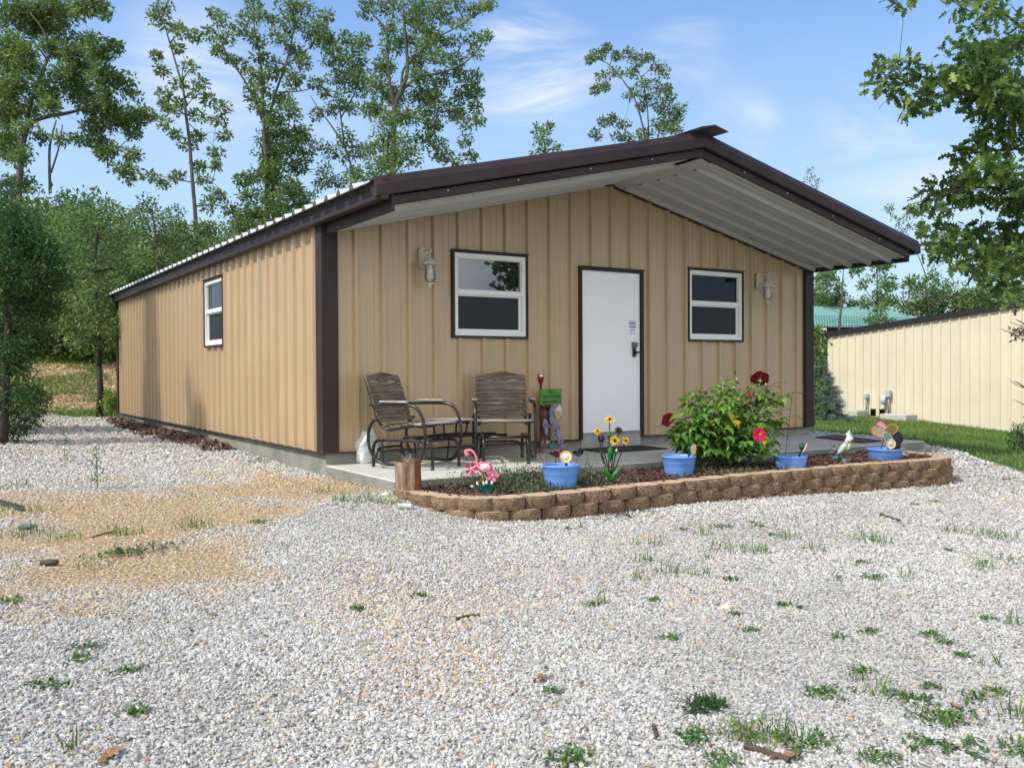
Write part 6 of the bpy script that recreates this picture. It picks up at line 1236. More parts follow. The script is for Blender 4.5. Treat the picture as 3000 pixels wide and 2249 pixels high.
# fallen dry wire-like stems in front of the wall
mb = MB(); q = Vector(on_ground(1850, 1520))
for k in range(9): a_ = rr.uniform(-.5, 3.3); l = rr.uniform(.12, .34); mb.tube(smooth_path([Vector((0, 0, .01)), Vector((math.cos(a_)*l*.5, math.sin(a_)*l*.3, rr.uniform(.03, .10))), Vector((math.cos(a_)*l, math.sin(a_)*l*.5, rr.uniform(.0, .04)))], 3), .0022, 4)
tag(mb.build('dry_stems', STK, loc=tuple(q)), 'tangle of thin dry stems on the gravel at the foot of the wall', 'twigs')

# ------------------------------------------------------------------ neighbouring buildings
NX = 22.6; nb_ = thing('metal_building', 'long cream ribbed metal building with black roof edge across the lawn', 'building', (0, 0, 0))
y0n, yr, y1n = 11.85, 4.7, -2.45
def nz(y): e = 1.93; return e+(2.60-e)*(1-abs(y-yr)/(y0n-yr))
mb = ribbed_wall(rib_profile(y0n-y1n, .22), (NX, y0n, 0), (0, -1, 0), (-1, 0, 0), lambda s: nz(y0n-s), z0=-1.5)
screws(mb, (NX, y0n, 0), (0, -1, 0), (-1, 0, 0), [(.82, 1, .07), (1.45, 3, .07), (-.10, 3, .07), (2.2, 3, .07)], .22, y0n-y1n)
mb.build('wall', [M_CREAM, M_SCREW], nb_)
ribbed_wall(rib_profile(20, .22), (NX, y0n, 0), (1, 0, 0), (0, 1, 0), lambda s: 1.93, z0=-1.5).build('wall', M_CREAM, nb_)
ribbed_wall(rib_profile(20, .22), (NX, y1n, 0), (1, 0, 0), (0, -1, 0), lambda s: 1.93, z0=-1.8).build('wall', M_CREAM, nb_)
mb = MB(); M_CHAR = mat('charcoal_metal', lin(.022, .017, .022), .4)
for sa, sb in ((y0n+.25, yr), (y1n-.25, yr)):
    z_a = nz(sa); z_b = nz(sb)
    for (dx0, dx1, d0, d1) in ((-.09, -.04, -.01, .155),):
        mb.add([(NX+dx, y, z) for dx in (dx0, dx1) for y, z in ((sa, z_a+d0), (sb, z_b+d0), (sb, z_b+d1), (sa, z_a+d1))], [(0, 1, 2, 3), (7, 6, 5, 4), (0, 4, 5, 1), (3, 2, 6, 7), (0, 3, 7, 4)])
mb.build('rake_trim', M_CHAR, nb_)
mb = MB()
for sa, sb in ((y0n+.25, yr), (y1n-.25, yr)): mb.add([(NX-.10, sa, nz(sa)+.16), (NX-.10, sb, nz(sb)+.16), (NX+20, sb, nz(sb)+.16), (NX+20, sa, nz(sa)+.16)], [(0, 1, 2, 3)])
mb.build('roof', M_CHAR, nb_)
mb = MB(); mb.box(NX-.05, y0n-.03, -1.2, NX+.12, y0n+.10, 1.96); mb.build('corner_trim', M_CHAR, nb_)
# utility boxes on its wall
Z7 = lambda x, y: (2300+x/2.3686, 700+y/2.3686)
M_BOXG = mat('grey_box', lin(.40, .43, .44), .5, noise=.1)
def wallbox(label, x0, y0, x1, y1, cx, cy, name='electrical_box'):
    a = at_x(*Z7(x0, y0), NX-.04); b = at_x(*Z7(x1, y1), NX-.04); t = thing(name, label, 'utility box', (NX-.04, (a[1]+b[1])/2, (a[2]+b[2])/2)); w = abs(a[1]-b[1])/2; h = abs(a[2]-b[2])/2
    mb = MB(); mb.bbox(-.12, -w, -h, .0, w, h, .01); mb.bbox(-.13, -w*.75, -h*.8, -.12, w*.75, h*.5, .003); mb.build('box', M_BOXG, t)
    c = at_x(*Z7(cx, cy), NX-.04); mb = MB(); mb.tube([(-.05, 0, -h), (-.05, 0, c[2]-t.location.z)], .028, 8); mb.build('conduit', mat('grey_pipe', lin(.22, .23, .23), .5), t)
wallbox('small grey electrical box on the cream wall, left one of the two', 556, 1073, 585, 1105, 578, 1212); wallbox('taller grey electrical box with light cover on the cream wall, right one of the two', 709, 1048, 741, 1098, 713, 1212)
a = at_x(*Z7(682, 1085), NX-.15); b = at_x(*Z7(684, 1185), NX-.15); t = thing('hose_bib', 'white pipe with a blue capped valve between the grey boxes on the cream wall', 'pipe', (NX-.15, a[1], b[2])); mb = MB(); hh = a[2]-b[2]; mb.tube([(0, 0, hh*.0), (0, 0, hh*.4)], .035, 10); mb.cm = 1; mb.tube([(0, 0, hh*.42), (0, 0, hh)], .075, 12); mb.build('pipe', [mat('white_pipe', lin(.65, .65, .62), .4), mat('pale_blue_cap', lin(.50, .58, .66), .4)], t)
for lab, (x, ya, yb) in (('black capped pipe stub left of the white pipe', (611, 1178, 1215)), ('black capped pipe stub under the white pipe', (674, 1180, 1208))):
    a = at_x(*Z7(x, ya), NX-.35); b = at_x(*Z7(x, yb+12), NX-.35); mb = MB(); mb.lathe([(0, 0), (.085, 0), (.085, a[2]-b[2]-.03), (.095, a[2]-b[2]-.03), (.095, a[2]-b[2]), (0, a[2]-b[2])], 14); tag(mb.build('pipe_stub', M_BLACK, loc=tuple(b)), lab, 'pipe', 'black pipe stubs by the cream building')
for lab, x0, x1, yt, yb, dx in (('low concrete pad box with a grey side near the pipe stubs', 655, 838, 1212, 1250, .9), ('low pale concrete slab beside the spruce', 415, 498, 1187, 1212, .7)):
    a = at_x(*Z7(x0, yb), NX-dx); b = at_x(*Z7(x1, yb), NX-dx); c = at_x(*Z7(x0, yt), NX-dx); mb = MB(); mb.bbox(0, min(a[1], b[1]), a[2]-.15, .6, max(a[1], b[1]), c[2], .02); tag(mb.build('concrete_pad', mat('pale_concrete', lin(.42, .42, .38), .9, noise=.15), loc=(NX-dx, 0, 0)), lab, 'concrete pad')

# green-roofed barn far behind
barn = thing('barn', 'far barn with a teal green ribbed metal roof behind the tan building', 'barn')
def bd(x, y, d): return at_d(*Z7(x, y), d)
M_TEALR = mat('teal_roof', lin(.17, .33, .28), .45, spec=.4, noise=.08, nscale=1); D0 = 46.
rid = [bd(-800, 440, D0+5), bd(640, 484, D0+5)]; brk = [bd(-800, 505, D0+2), bd(885, 543, D0+2)]; eav = [bd(-800, 607, D0), bd(900, 612, D0)]
rid[1] = bd(660, 483, D0+5)
def rib_sheet(A0, A1, B0, B1, n, h):
    A0, A1, B0, B1 = map(Vector, (A0, A1, B0, B1)); nn = (A1-A0).cross(B0-A0).normalized(); nn = nn if nn.z > 0 else -nn; mb = MB(); prof = []
    for i in range(n):
        for f, o in ((0, 0), (.55, 0), (.68, h), (.82, h), (.95, 0)): prof.append(((i+f)/n, o))
    prof.append((1, 0)); vs = []
    for t_, o in prof: vs += [A0.lerp(A1, t_)+nn*o, B0.lerp(B1, t_)+nn*o]
    mb.add(vs, [(2*i, 2*i+2, 2*i+3, 2*i+1) for i in range(len(prof)-1)]); return mb
rib_sheet(rid[0], rid[1], brk[0], brk[1], 90, .05).build('roof', M_TEALR, barn); rib_sheet(brk[0], brk[1], eav[0], eav[1], 90, .08).build('roof', M_TEALR, barn)
mb = MB(); v = [Vector(eav[0]), Vector(eav[1])]; off = Vector(CF)*.4; mb.add([tuple(p+off) for p in v]+[tuple(p+off-Vector((0, 0, 4))) for p in v], [(0, 1, 3, 2)]); e_ = [rid[1], brk[1], eav[1]]; mb.add([tuple(Vector(p)-Vector(CR)*.02) for p in e_]+[tuple(Vector(eav[1])-Vector(CR)*.02-Vector((0, 0, 4)))]+[tuple(Vector(eav[1])+Vector(CF)*9-Vector((0, 0, 4)))], [(0, 1, 2, 3, 4)]); mb.build('wall', mat('dark_red_wall', lin(.07, .035, .03), .8, noise=.2), barn)
mb = MB(); a = Vector(bd(247, 618, D0-.2)); b = Vector(bd(288, 640, D0-.2)); r_ = Vector(CR)*((b-a).dot(Vector(CR))); hgt = Vector((0, 0, 1.2)); mb.add([tuple(a), tuple(a+r_), tuple(a+r_-hgt), tuple(a-hgt)], [(0, 1, 2, 3)]); wf = mb.build('window', M_VINYL, barn)
for k in (0, 1): mb = MB(); p0 = a+r_*(.08+.48*k)-Vector((0, 0, .08))-Vector(CF)*.02; w_ = r_*.36; mb.add([tuple(p0), tuple(p0+w_), tuple(p0+w_-hgt*.8), tuple(p0-hgt*.8)], [(0, 1, 2, 3)]); mb.build('pane', M_PANED, wf)

# ------------------------------------------------------------------ trees
def leafmat(name, c0, c1, c2, c3, tr=.38): return tintmat(name, [(0, c0), (.4, c1), (.8, c2), (1, c3)], .5, translucent=tr, spec=.35)
M_OAK = leafmat('oak_leaf', lin(0.052, 0.090, 0.028), lin(0.119, 0.187, 0.053), lin(0.215, 0.299, 0.095), lin(0.363, 0.365, 0.137))
M_OAKD = leafmat('dark_oak_leaf', lin(0.028, 0.061, 0.018), lin(0.074, 0.134, 0.033), lin(0.166, 0.256, 0.051), lin(0.320, 0.422, 0.090))
M_BUSHL = leafmat('underbrush_leaf', lin(0.054, 0.102, 0.033), lin(0.122, 0.198, 0.061), lin(0.230, 0.320, 0.115), lin(0.384, 0.448, 0.192))
M_LIME = leafmat('lime_leaf', lin(.05, .10, .01), lin(.13, .22, .025), lin(.22, .33, .05), lin(.32, .40, .08))
M_CEDAR = leafmat('cedar_spray', lin(0.014, 0.046, 0.014), lin(0.037, 0.098, 0.025), lin(0.077, 0.169, 0.039), lin(0.143, 0.246, 0.062), .25)
M_SPRUCE = leafmat('spruce_needle', lin(0.045, 0.077, 0.064), lin(0.115, 0.179, 0.154), lin(0.243, 0.333, 0.282), lin(0.384, 0.474, 0.410), .15)
M_BARK = mat('grey_bark', lin(.05, .043, .036), .92, bump=1., bscale=14, col2=lin(.13, .115, .10), nscale=6)
M_BARKD = mat('dark_bark', lin(.035, .028, .022), .92, bump=1., bscale=14, noise=.4, nscale=6)
KITE = np.array([(0, 0, 0), (-.5, .45, .08), (0, 1, -.05), (.5, .45, .08)])
def leaves(name, C, cid, per, spread, L0, L1, wr, m_, parent, up=.35, shape='kite', tintc=None, droop=0.):
    """C (n,3) clump centres with radius spread(n); per leaves per clump"""
    per = int(per); n = len(C)*per; c = np.repeat(C, per, 0); s = np.repeat(spread, per); d = rng.normal(size=(n, 3)); d /= np.linalg.norm(d, axis=1)[:, None]
    r = rng.uniform(.15, 1, n)**.6; P = c+d*(s*r)[:, None]*np.array([1, 1, .75])
    a = d*.7+rng.normal(size=(n, 3))*.6; a[:, 2] -= droop; a /= np.linalg.norm(a, axis=1)[:, None]
    nn = rng.normal(size=(n, 3))*.75; nn[:, 2] += up*2; nn -= a*np.sum(nn*a, 1)[:, None]; nn /= np.linalg.norm(nn, axis=1)[:, None]; b = np.cross(nn, a)
    L_ = rng.uniform(L0, L1, n); W_ = L_*rng.uniform(*wr, n)
    if shape == 'kite': S = KITE; F = np.array([(0, 1, 2, 3)])
    else:
        pts = [(0, 0, 0), (-.09, .16, 0), (-.36, .22, .05), (-.13, .36, 0), (-.48, .55, .06), (-.15, .60, 0), (-.26, .84, .03), (0, 1.0, -.04), (.26, .84, .03), (.15, .60, 0), (.48, .55, .06), (.13, .36, 0), (.36, .22, .05), (.09, .16, 0)]
        S = np.array(pts); F = np.array([(0, 1, 3, 11), (1, 2, 3, 3), (3, 4, 5, 5), (3, 5, 9, 11), (5, 6, 7, 7), (5, 7, 9, 9), (7, 8, 9, 9), (9, 10, 11, 11), (11, 12, 13, 13), (0, 11, 13, 13)])
    V = P[:, None, :]+a[:, None, :]*(S[None, :, 1:2]*L_[:, None, None])+b[:, None, :]*(S[None, :, 0:1]*W_[:, None, None])+nn[:, None, :]*(S[None, :, 2:3]*L_[:, None, None])
    k = len(S); t = rng.normal(.42, .17, n)+np.repeat(rng.normal(0, .10, len(C)) if tintc is None else tintc, per); t = np.clip(t, 0, 1)
    base = (np.arange(n)*k)[:, None, None]
    if shape == 'kite': return npmesh(name, V.reshape(-1, 3), (F[None]+base).reshape(-1, 4), m_, t, parent)
    T3 = np.array([(0, 1, 3), (0, 3, 11), (0, 11, 13), (1, 2, 3), (3, 4, 5), (3, 5, 9), (3, 9, 11), (5, 6, 7), (5, 7, 9), (7, 8, 9), (9, 10, 11), (11, 12, 13)])
    return npmesh(name, V.reshape(-1, 3), (T3[None]+base).reshape(-1, 3), m_, np.repeat(t, len(T3)), parent)
def make_tree(name, label, cat, limbs, blobs, depth, s, ox, oy, m_leaf, m_bark, dens=2.0, per=26, L=(.10, .17), wr=(.4, .6), sp=(.22, .42), dd=1.5, shape='kite', r0=.16, root=None, group=None, crown='crown', fill=1., droop=0., twig=.012, up=.35, tk=.50):
    """limbs: list of (pixel polyline, start radius, end radius); blobs: (x, y, rx, ry) ellipses seen in the photo, given real depth"""
    px = lambda x, y: (ox+x/s, oy+y/s)
    limbs3 = []; rootp = None
    for pts, ra, rb in limbs:
        off = rng.normal(0, dd*.35) if limbs3 else 0.; n = len(pts); P_ = []
        for i, (x, y) in enumerate(pts): P_.append(Vector(at_d(*px(x, y), depth+off*(i/(n-1))**1.2*1.0)))
        P_ = smooth_path(P_, 4); limbs3.append((P_, ra, rb))
    if root is None:
        b = limbs3[0][0][0]; root = Vector((b.x, b.y, float(gz(b.x, b.y))-.05))
    else: root = Vector(root)
    t = thing(name, label, cat, tuple(root), 0, group); tm = MB(); nodes = []
    first = limbs3[0][0]
    if first[0].z > root.z+.1: tm.tube([root-root, (first[0]-root)*.5+Vector((.03, .02, 0)), first[0]-root], [limbs3[0][1]*1.35*tk, limbs3[0][1]*1.1*tk, limbs3[0][1]*tk], 10)
    for P_, ra, rb in limbs3:
        n = len(P_); tm.tube([p-root for p in P_], [(ra+(rb-ra)*i/(n-1))*tk for i in range(n)], 8)
        for i, p in enumerate(P_): nodes.append((*p, max(ra+(rb-ra)*i/(n-1), .01)))
    C = []; S_p = []
    for (x, y, rx, ry) in blobs:
        R1, R2 = rx/s*depth/FPX, ry/s*depth/FPX; Rd = min((R1+R2)/2, 1.6); cd = depth+rng.normal(0, dd*.5); k = max(2, int(dens*fill*math.pi*R1*R2*(1+.5*Rd))); c = Vector(at_d(*px(x, y), cd))
        for _ in range(k):
            v = rng.normal(size=3); v /= np.linalg.norm(v); v *= rng.uniform(0, 1)**.4*.92; C.append(c+Vector(CR)*float(v[0]*R1)+Vector(CU)*float(v[1]*R2)+Vector(CF)*float(v[2]*Rd)); S_p.append(min(rng.uniform(*sp), .12+.75*min(R1, R2)))
    # connect every clump to the nearest wood, nearest first
    NA = np.array(nodes); order = np.argsort([np.min(np.linalg.norm(NA[:, :3]-np.array(c), axis=1)) for c in C]); nl = list(map(tuple, NA))
    NB = np.zeros((len(NA)+2*len(C), 4)); NB[:len(NA)] = NA; m = len(NA)
    for i in order:
        c = np.array(C[i]); dv = NB[:m, :3]-c; w = np.linalg.norm(dv, axis=1)+np.maximum(dv[:, 2], 0)*1.2; j = int(np.argmin(w)); p0 = NB[j, :3]; r_ = min(NB[j, 3]*.62, .03); r_ = max(r_, twig*.55); mid = (p0*.5+c*.5)+rng.normal(0, .06, 3)*np.linalg.norm(c-p0)+np.array([0, 0, .04])
        if np.linalg.norm(c-p0) < .10*depth: tm.tube([Vector(p0)-root, Vector(mid)-root, Vector(c)-root], [r_, r_*.75, twig*.35], 3, cap=False)
        NB[m] = (*mid, r_*.75); NB[m+1] = (*c, twig*.5); m += 2
    tm.build('trunk', m_bark, t)
    C = np.array([tuple(c) for c in C])-np.array(root); leaves(crown, C, None, per, np.array(S_p), L[0], L[1], wr, m_leaf, t, shape=shape, droop=droop, up=up)
    return t
Z1 = (2.211, 0, 0); Z2 = (2.211, 1000, 0); Z3 = (1.745, 2000, 0); Z6 = (2.072, 0, 700); Z7_ = (2.3686, 2300, 700)
make_tree('oak_tree', 'broad old oak with heavy forking limbs at the upper left', 'tree',
  [([(100, 1500), (120, 1250), (135, 1050), (165, 850), (230, 780), (330, 750), (400, 740), (490, 720), (600, 690), (720, 650)], .24, .06), ([(165, 860), (190, 700), (240, 560), (290, 430), (325, 330), (280, 200), (200, 90)], .15, .04), ([(325, 1250), (320, 980), (345, 850), (365, 780)], .10, .04), ([(330, 1120), (380, 960), (405, 810)], .07, .03), ([(700, 1080), (755, 980), (850, 880)], .05, .02), ([(325, 340), (420, 345), (520, 380)], .07, .02), ([(300, 380), (200, 250), (120, 180)], .06, .02), ([(230, 780), (130, 600), (60, 500)], .07, .02)],
  [(60, 100, 90, 90), (200, 60, 120, 60), (380, 60, 130, 70), (560, 50, 110, 60), (665, 90, 40, 30), (250, 170, 110, 70), (380, 190, 90, 80), (60, 300, 80, 90), (60, 430, 90, 80), (200, 430, 80, 60), (420, 330, 70, 50), (560, 270, 80, 50), (650, 300, 80, 55), (770, 310, 25, 45), (520, 420, 100, 70), (400, 500, 110, 70), (640, 470, 90, 60), (770, 540, 90, 55), (865, 600, 50, 35), (300, 600, 110, 55), (520, 600, 120, 60), (100, 560, 90, 80), (60, 700, 80, 90), (200, 700, 70, 45), (620, 700, 110, 60), (780, 780, 110, 80), (900, 760, 50, 50), (880, 850, 70, 45), (980, 750, 45, 40), (600, 840, 60, 70), (660, 930, 90, 50), (500, 910, 45, 35), (700, 1000, 80, 40), (850, 1020, 40, 45), (60, 860, 50, 60), (230, 880, 60, 30), (820, 1100, 60, 50), (60, 1000, 60, 50), (150, 1180, 80, 50), (40, 780, 60, 60), (40, 930, 70, 70), (140, 1010, 60, 50), (30, 620, 60, 60), (330, 300, 70, 50), (470, 340, 60, 40), (160, 340, 70, 60), (330, 700, 70, 40), (150, 820, 40, 40), (400, 910, 30, 40), (600, 350, 60, 40), (700, 620, 70, 40)],
  30, *Z1, M_OAK, M_BARK, dens=18.85, per=66.7, L=(0.104, 0.174), sp=(0.325, 0.65), dd=3., r0=.2)
make_tree('slender_tree', 'slender leaning tree with short tufted branches left of centre', 'tree',
  [([(1275, 1640), (1265, 1400), (1245, 1150), (1225, 900), (1205, 750), (1190, 600), (1150, 450), (1100, 280), (1060, 150), (1010, 60)], .12, .02), ([(1220, 800), (1290, 860), (1400, 960)], .03, .01), ([(1180, 520), (1185, 440), (1215, 400)], .04, .01), ([(1200, 700), (1270, 620), (1350, 610)], .03, .01), ([(1245, 1180), (1130, 1160), (960, 1120)], .04, .01), ([(1245, 1190), (1350, 1170), (1430, 1230)], .04, .01), ([(1060, 150), (1180, 210), (1280, 250)], .03, .01), ([(1150, 520), (1060, 460)], .02, .01), ([(1225, 900), (1120, 870), (1060, 800)], .03, .01)],
  [(1020, 60, 65, 55), (1000, 110, 40, 22), (1130, 180, 65, 50), (1200, 240, 50, 32), (1270, 240, 50, 30), (1160, 310, 20, 20), (1010, 355, 16, 12), (1045, 460, 34, 24), (1220, 440, 40, 30), (1300, 520, 60, 32), (1180, 560, 30, 40), (1060, 600, 32, 30), (1300, 600, 60, 40), (1150, 660, 32, 22), (1350, 640, 50, 32), (1430, 690, 32, 22), (1070, 680, 14, 10), (1270, 750, 42, 32), (1120, 730, 50, 22), (1060, 790, 50, 36), (1400, 780, 40, 30), (1110, 880, 75, 30), (1290, 900, 48, 30), (1460, 890, 24, 22), (1190, 950, 55, 26), (1400, 980, 42, 20), (1290, 1070, 40, 28), (1420, 1060, 50, 18), (1000, 1140, 65, 24), (1130, 1150, 75, 20), (1080, 1200, 50, 26), (1320, 1160, 90, 28), (1400, 1260, 85, 36), (1340, 1330, 65, 36), (1450, 1350, 50, 36), (1200, 1470, 80, 45), (1350, 1480, 95, 55), (1280, 1560, 90, 40)],
  24, *Z1, M_OAK, M_BARK, dens=18.2, per=58, L=(0.0835, 0.14), sp=(.16, .32), dd=1.2)
make_tree('ivy_clad_tree', 'double-stemmed tree wrapped in leaves low down, third from the left', 'tree',
  [([(1740, 1600), (1730, 1250), (1715, 900), (1705, 700), (1690, 400), (1650, 200), (1640, 40)], .15, .03), ([(1775, 1560), (1760, 1100), (1735, 850), (1780, 620), (1850, 420), (1900, 200), (1900, 40)], .12, .03), ([(1700, 780), (1600, 550), (1480, 370), (1420, 230), (1400, 100)], .07, .015), ([(1800, 600), (1950, 590), (2050, 560)], .05, .015), ([(1735, 1000), (1880, 930), (1980, 820)], .05, .015), ([(1850, 420), (1980, 330), (2100, 210)], .05, .015)],
  [(1390, 80, 30, 25), (1430, 130, 38, 28), (1380, 220, 42, 32), (1510, 180, 50, 42), (1470, 260, 42, 32), (1440, 330, 42, 24), (1510, 390, 34, 24), (1560, 450, 50, 42), (1600, 100, 50, 50), (1640, 30, 60, 35), (1690, 130, 50, 42), (1620, 220, 42, 42), (1680, 260, 50, 32), (1760, 130, 24, 20), (1780, 250, 50, 42), (1700, 380, 70, 34), (1660, 480, 60, 50), (1860, 180, 50, 50), (1890, 60, 70, 50), (1980, 60, 50, 42), (1950, 150, 42, 34), (2010, 220, 50, 50), (2110, 100, 42, 34), (2080, 190, 60, 40), (2140, 250, 70, 50), (1880, 320, 70, 42), (1960, 380, 60, 42), (1800, 420, 50, 42), (1760, 500, 60, 42), (1620, 600, 42, 50), (1700, 600, 50, 50), (1900, 500, 85, 40), (2040, 550, 60, 32), (1790, 640, 70, 42), (1660, 700, 60, 42), (1840, 700, 50, 50), (1740, 760, 60, 34), (1800, 770, 70, 34), (1900, 730, 50, 42), (1740, 880, 70, 70), (1850, 850, 75, 50), (1960, 880, 70, 60), (1900, 960, 80, 60), (1740, 1000, 70, 80), (1990, 1020, 34, 34), (1900, 1080, 70, 50), (1790, 1130, 90, 70), (1680, 1150, 60, 50), (1560, 1170, 60, 40), (1640, 1260, 80, 50), (1850, 1250, 100, 70), (1980, 1290, 80, 40), (1640, 1380, 100, 60), (1800, 1400, 110, 70), (1580, 1470, 70, 50), (1720, 1500, 120, 50), (1930, 1350, 70, 34), (1740, 1060, 60, 90), (1760, 1300, 70, 90)],
  27, *Z1, M_OAK, M_BARK, dens=19.6, per=66.7, L=(0.0904, 0.146), sp=(0.234, 0.468), dd=1.5)
make_tree('tall_oak_tree', 'tall spreading oak with a long upswept limb above the roof, left of centre', 'tree',
  [([(330, 1200), (338, 900), (345, 700), (400, 560), (430, 440), (410, 200), (400, 0)], .20, .06), ([(400, 600), (420, 560), (510, 500), (650, 470), (780, 420), (860, 350), (930, 240)], .09, .015), ([(390, 560), (400, 460), (450, 400), (600, 260), (760, 170), (900, 80), (1000, 0)], .08, .015), ([(500, 720), (600, 650), (700, 700), (820, 790)], .06, .015), ([(300, 350), (290, 200), (200, 90), (140, 20)], .07, .02), ([(290, 230), (340, 70), (280, -20)], .05, .02), ([(345, 700), (310, 500), (300, 350)], .09, .06), ([(360, 800), (440, 750), (500, 720)], .08, .06), ([(340, 700), (230, 560), (160, 420)], .06, .02)],
  [(150, 20, 36, 18), (170, 80, 42, 24), (270, 60, 50, 42), (350, 50, 50, 50), (500, 40, 70, 50), (580, 100, 60, 50), (650, 40, 60, 34), (750, 30, 42, 24), (700, 120, 50, 32), (830, 80, 50, 30), (900, 50, 50, 22), (960, 30, 34, 16), (780, 150, 45, 22), (470, 150, 70, 60), (590, 200, 70, 50), (400, 260, 90, 50), (280, 310, 50, 40), (540, 290, 70, 42), (640, 280, 60, 42), (740, 260, 60, 32), (850, 260, 50, 32), (930, 230, 32, 28), (280, 430, 90, 50), (500, 380, 80, 50), (640, 390, 70, 42), (770, 380, 60, 42), (850, 340, 42, 42), (250, 560, 80, 60), (350, 650, 80, 60), (500, 480, 70, 50), (620, 520, 80, 42), (740, 480, 70, 42), (820, 560, 70, 42), (860, 500, 34, 24), (480, 620, 80, 50), (620, 640, 70, 50), (740, 620, 70, 42), (860, 600, 34, 34), (230, 700, 80, 60), (420, 740, 90, 50), (560, 730, 70, 42), (680, 730, 70, 42), (780, 740, 60, 34), (870, 690, 34, 34), (890, 780, 26, 26), (800, 800, 50, 32), (590, 800, 80, 42), (560, 900, 70, 50), (660, 940, 55, 36), (800, 920, 46, 30), (850, 1020, 40, 24), (720, 1020, 56, 30), (640, 1020, 70, 40), (320, 200, 50, 60)],
  25, *Z2, M_OAK, M_BARK, dens=24.6, per=66.7, L=(0.0765, 0.132), sp=(0.208, 0.442), dd=1.6)
make_tree('leafy_shrub_tree', 'dense rounded bright green growth rising behind the roof under the tall oak', 'tree', [([(330, 1200), (300, 1000), (310, 850)], .08, .03), ([(330, 1150), (430, 1000)], .05, .02), ([(320, 1150), (220, 1030)], .05, .02)],
  [(300, 850, 95, 70), (250, 950, 130, 80), (400, 950, 110, 70), (250, 1060, 140, 70), (430, 1050, 110, 60), (100, 1120, 80, 50), (60, 1210, 70, 60), (300, 780, 50, 40), (180, 1150, 120, 60), (350, 1120, 120, 50)], 23, *Z2, M_BUSHL, M_BARKD, dens=14.40, per=50, L=(0.0765, 0.128), sp=(.2, .34), dd=.6, up=.25)
make_tree('leaning_tree', 'thin tree leaning left behind the roof between the ivy-clad tree and the tall oak', 'tree',
  [([(2300, 1180), (2270, 1060), (2230, 950), (2150, 820), (2060, 700), (2010, 620)], .09, .02), ([(2230, 950), (2200, 700), (2170, 500), (2150, 330)], .06, .02), ([(2210, 760), (2290, 620), (2330, 480)], .05, .02)],
  [(2110, 310, 70, 50), (2190, 400, 75, 60), (2280, 320, 60, 60), (2330, 420, 70, 70), (2150, 520, 60, 40), (2260, 520, 80, 60), (2100, 600, 34, 26), (2340, 560, 70, 60), (2220, 640, 50, 50), (2050, 740, 30, 24), (2280, 700, 60, 50), (2130, 720, 34, 30), (2080, 960, 50, 40), (2170, 1000, 60, 50), (2110, 1110, 46, 50), (2180, 1200, 50, 50), (2260, 880, 50, 60), (2320, 1000, 60, 60), (2090, 1190, 40, 40), (2370, 260, 50, 50), (2240, 240, 40, 40)], 29, *Z1, M_OAK, M_BARK, dens=14.6, per=66.7, L=(0.0904, 0.146), sp=(0.208, 0.442), dd=1.5)
make_tree('young_oak_tree', 'airy tree top rising over the roof near the ridge', 'tree',
  [([(1965, 960), (1960, 850), (1900, 640), (1830, 530), (1780, 460), (1690, 390), (1620, 360)], .07, .012), ([(1990, 960), (1990, 830), (1975, 640), (1940, 500), (1890, 430), (1880, 330)], .06, .012), ([(2040, 960), (2060, 850), (2110, 700), (2160, 650)], .05, .012), ([(1780, 470), (1720, 520), (1660, 580)], .02, .01), ([(1840, 900), (1760, 820), (1700, 770)], .03, .01)],
  [(1620, 340, 32, 32), (1600, 390, 20, 14), (1690, 370, 40, 26), (1720, 310, 24, 16), (1790, 370, 24, 14), (1680, 500, 40, 40), (1640, 590, 24, 16), (1720, 570, 32, 14), (1780, 470, 40, 32), (1880, 350, 34, 34), (1930, 400, 50, 42), (1900, 470, 50, 32), (2050, 430, 42, 32), (1990, 370, 16, 16), (2080, 470, 24, 24), (1970, 540, 50, 32), (1890, 600, 42, 32), (2050, 570, 42, 42), (2100, 620, 50, 42), (2120, 560, 24, 16), (1980, 620, 50, 42), (2050, 690, 50, 42), (2150, 720, 50, 50), (1950, 690, 34, 24), (1740, 770, 42, 32), (1700, 800, 24, 16), (1830, 820, 34, 24), (1650, 870, 34, 24), (1780, 880, 50, 24), (1970, 860, 60, 42), (1880, 900, 70, 24), (2050, 820, 60, 42), (2130, 800, 70, 50), (2160, 860, 50, 40), (2200, 700, 30, 60)], 31, *Z2, M_OAK, M_BARK, dens=15.7, per=58, L=(0.0904, 0.14), sp=(.15, .30), dd=1.2)
make_tree('distant_tree', 'small feathery tree top just showing over the middle of the roof', 'tree', [([(1330, 1060), (1320, 960), (1290, 830)], .06, .02), ([(1330, 1000), (1350, 880)], .04, .015)],
  [(1280, 835, 36, 26), (1350, 815, 16, 14), (1335, 870, 42, 32), (1280, 910, 34, 34), (1270, 960, 42, 26), (1350, 930, 50, 32), (1290, 990, 60, 26), (1380, 980, 40, 20)], 42, *Z2, M_BUSHL, M_BARK, dens=4.40, per=26, L=(.15, .24), sp=(.22, .4), dd=1.)
make_tree('distant_tree', 'wispy bare-looking tree tip above the right slope of the roof', 'tree', [([(690, 1020), (680, 940), (655, 880)], .04, .01)], [(655, 885, 22, 16), (690, 915, 24, 20), (650, 925, 26, 16), (675, 950, 34, 14)], 62, *Z3, M_OAK, M_BARK, dens=1.6, per=16, L=(.14, .2), sp=(.15, .3), dd=.6)
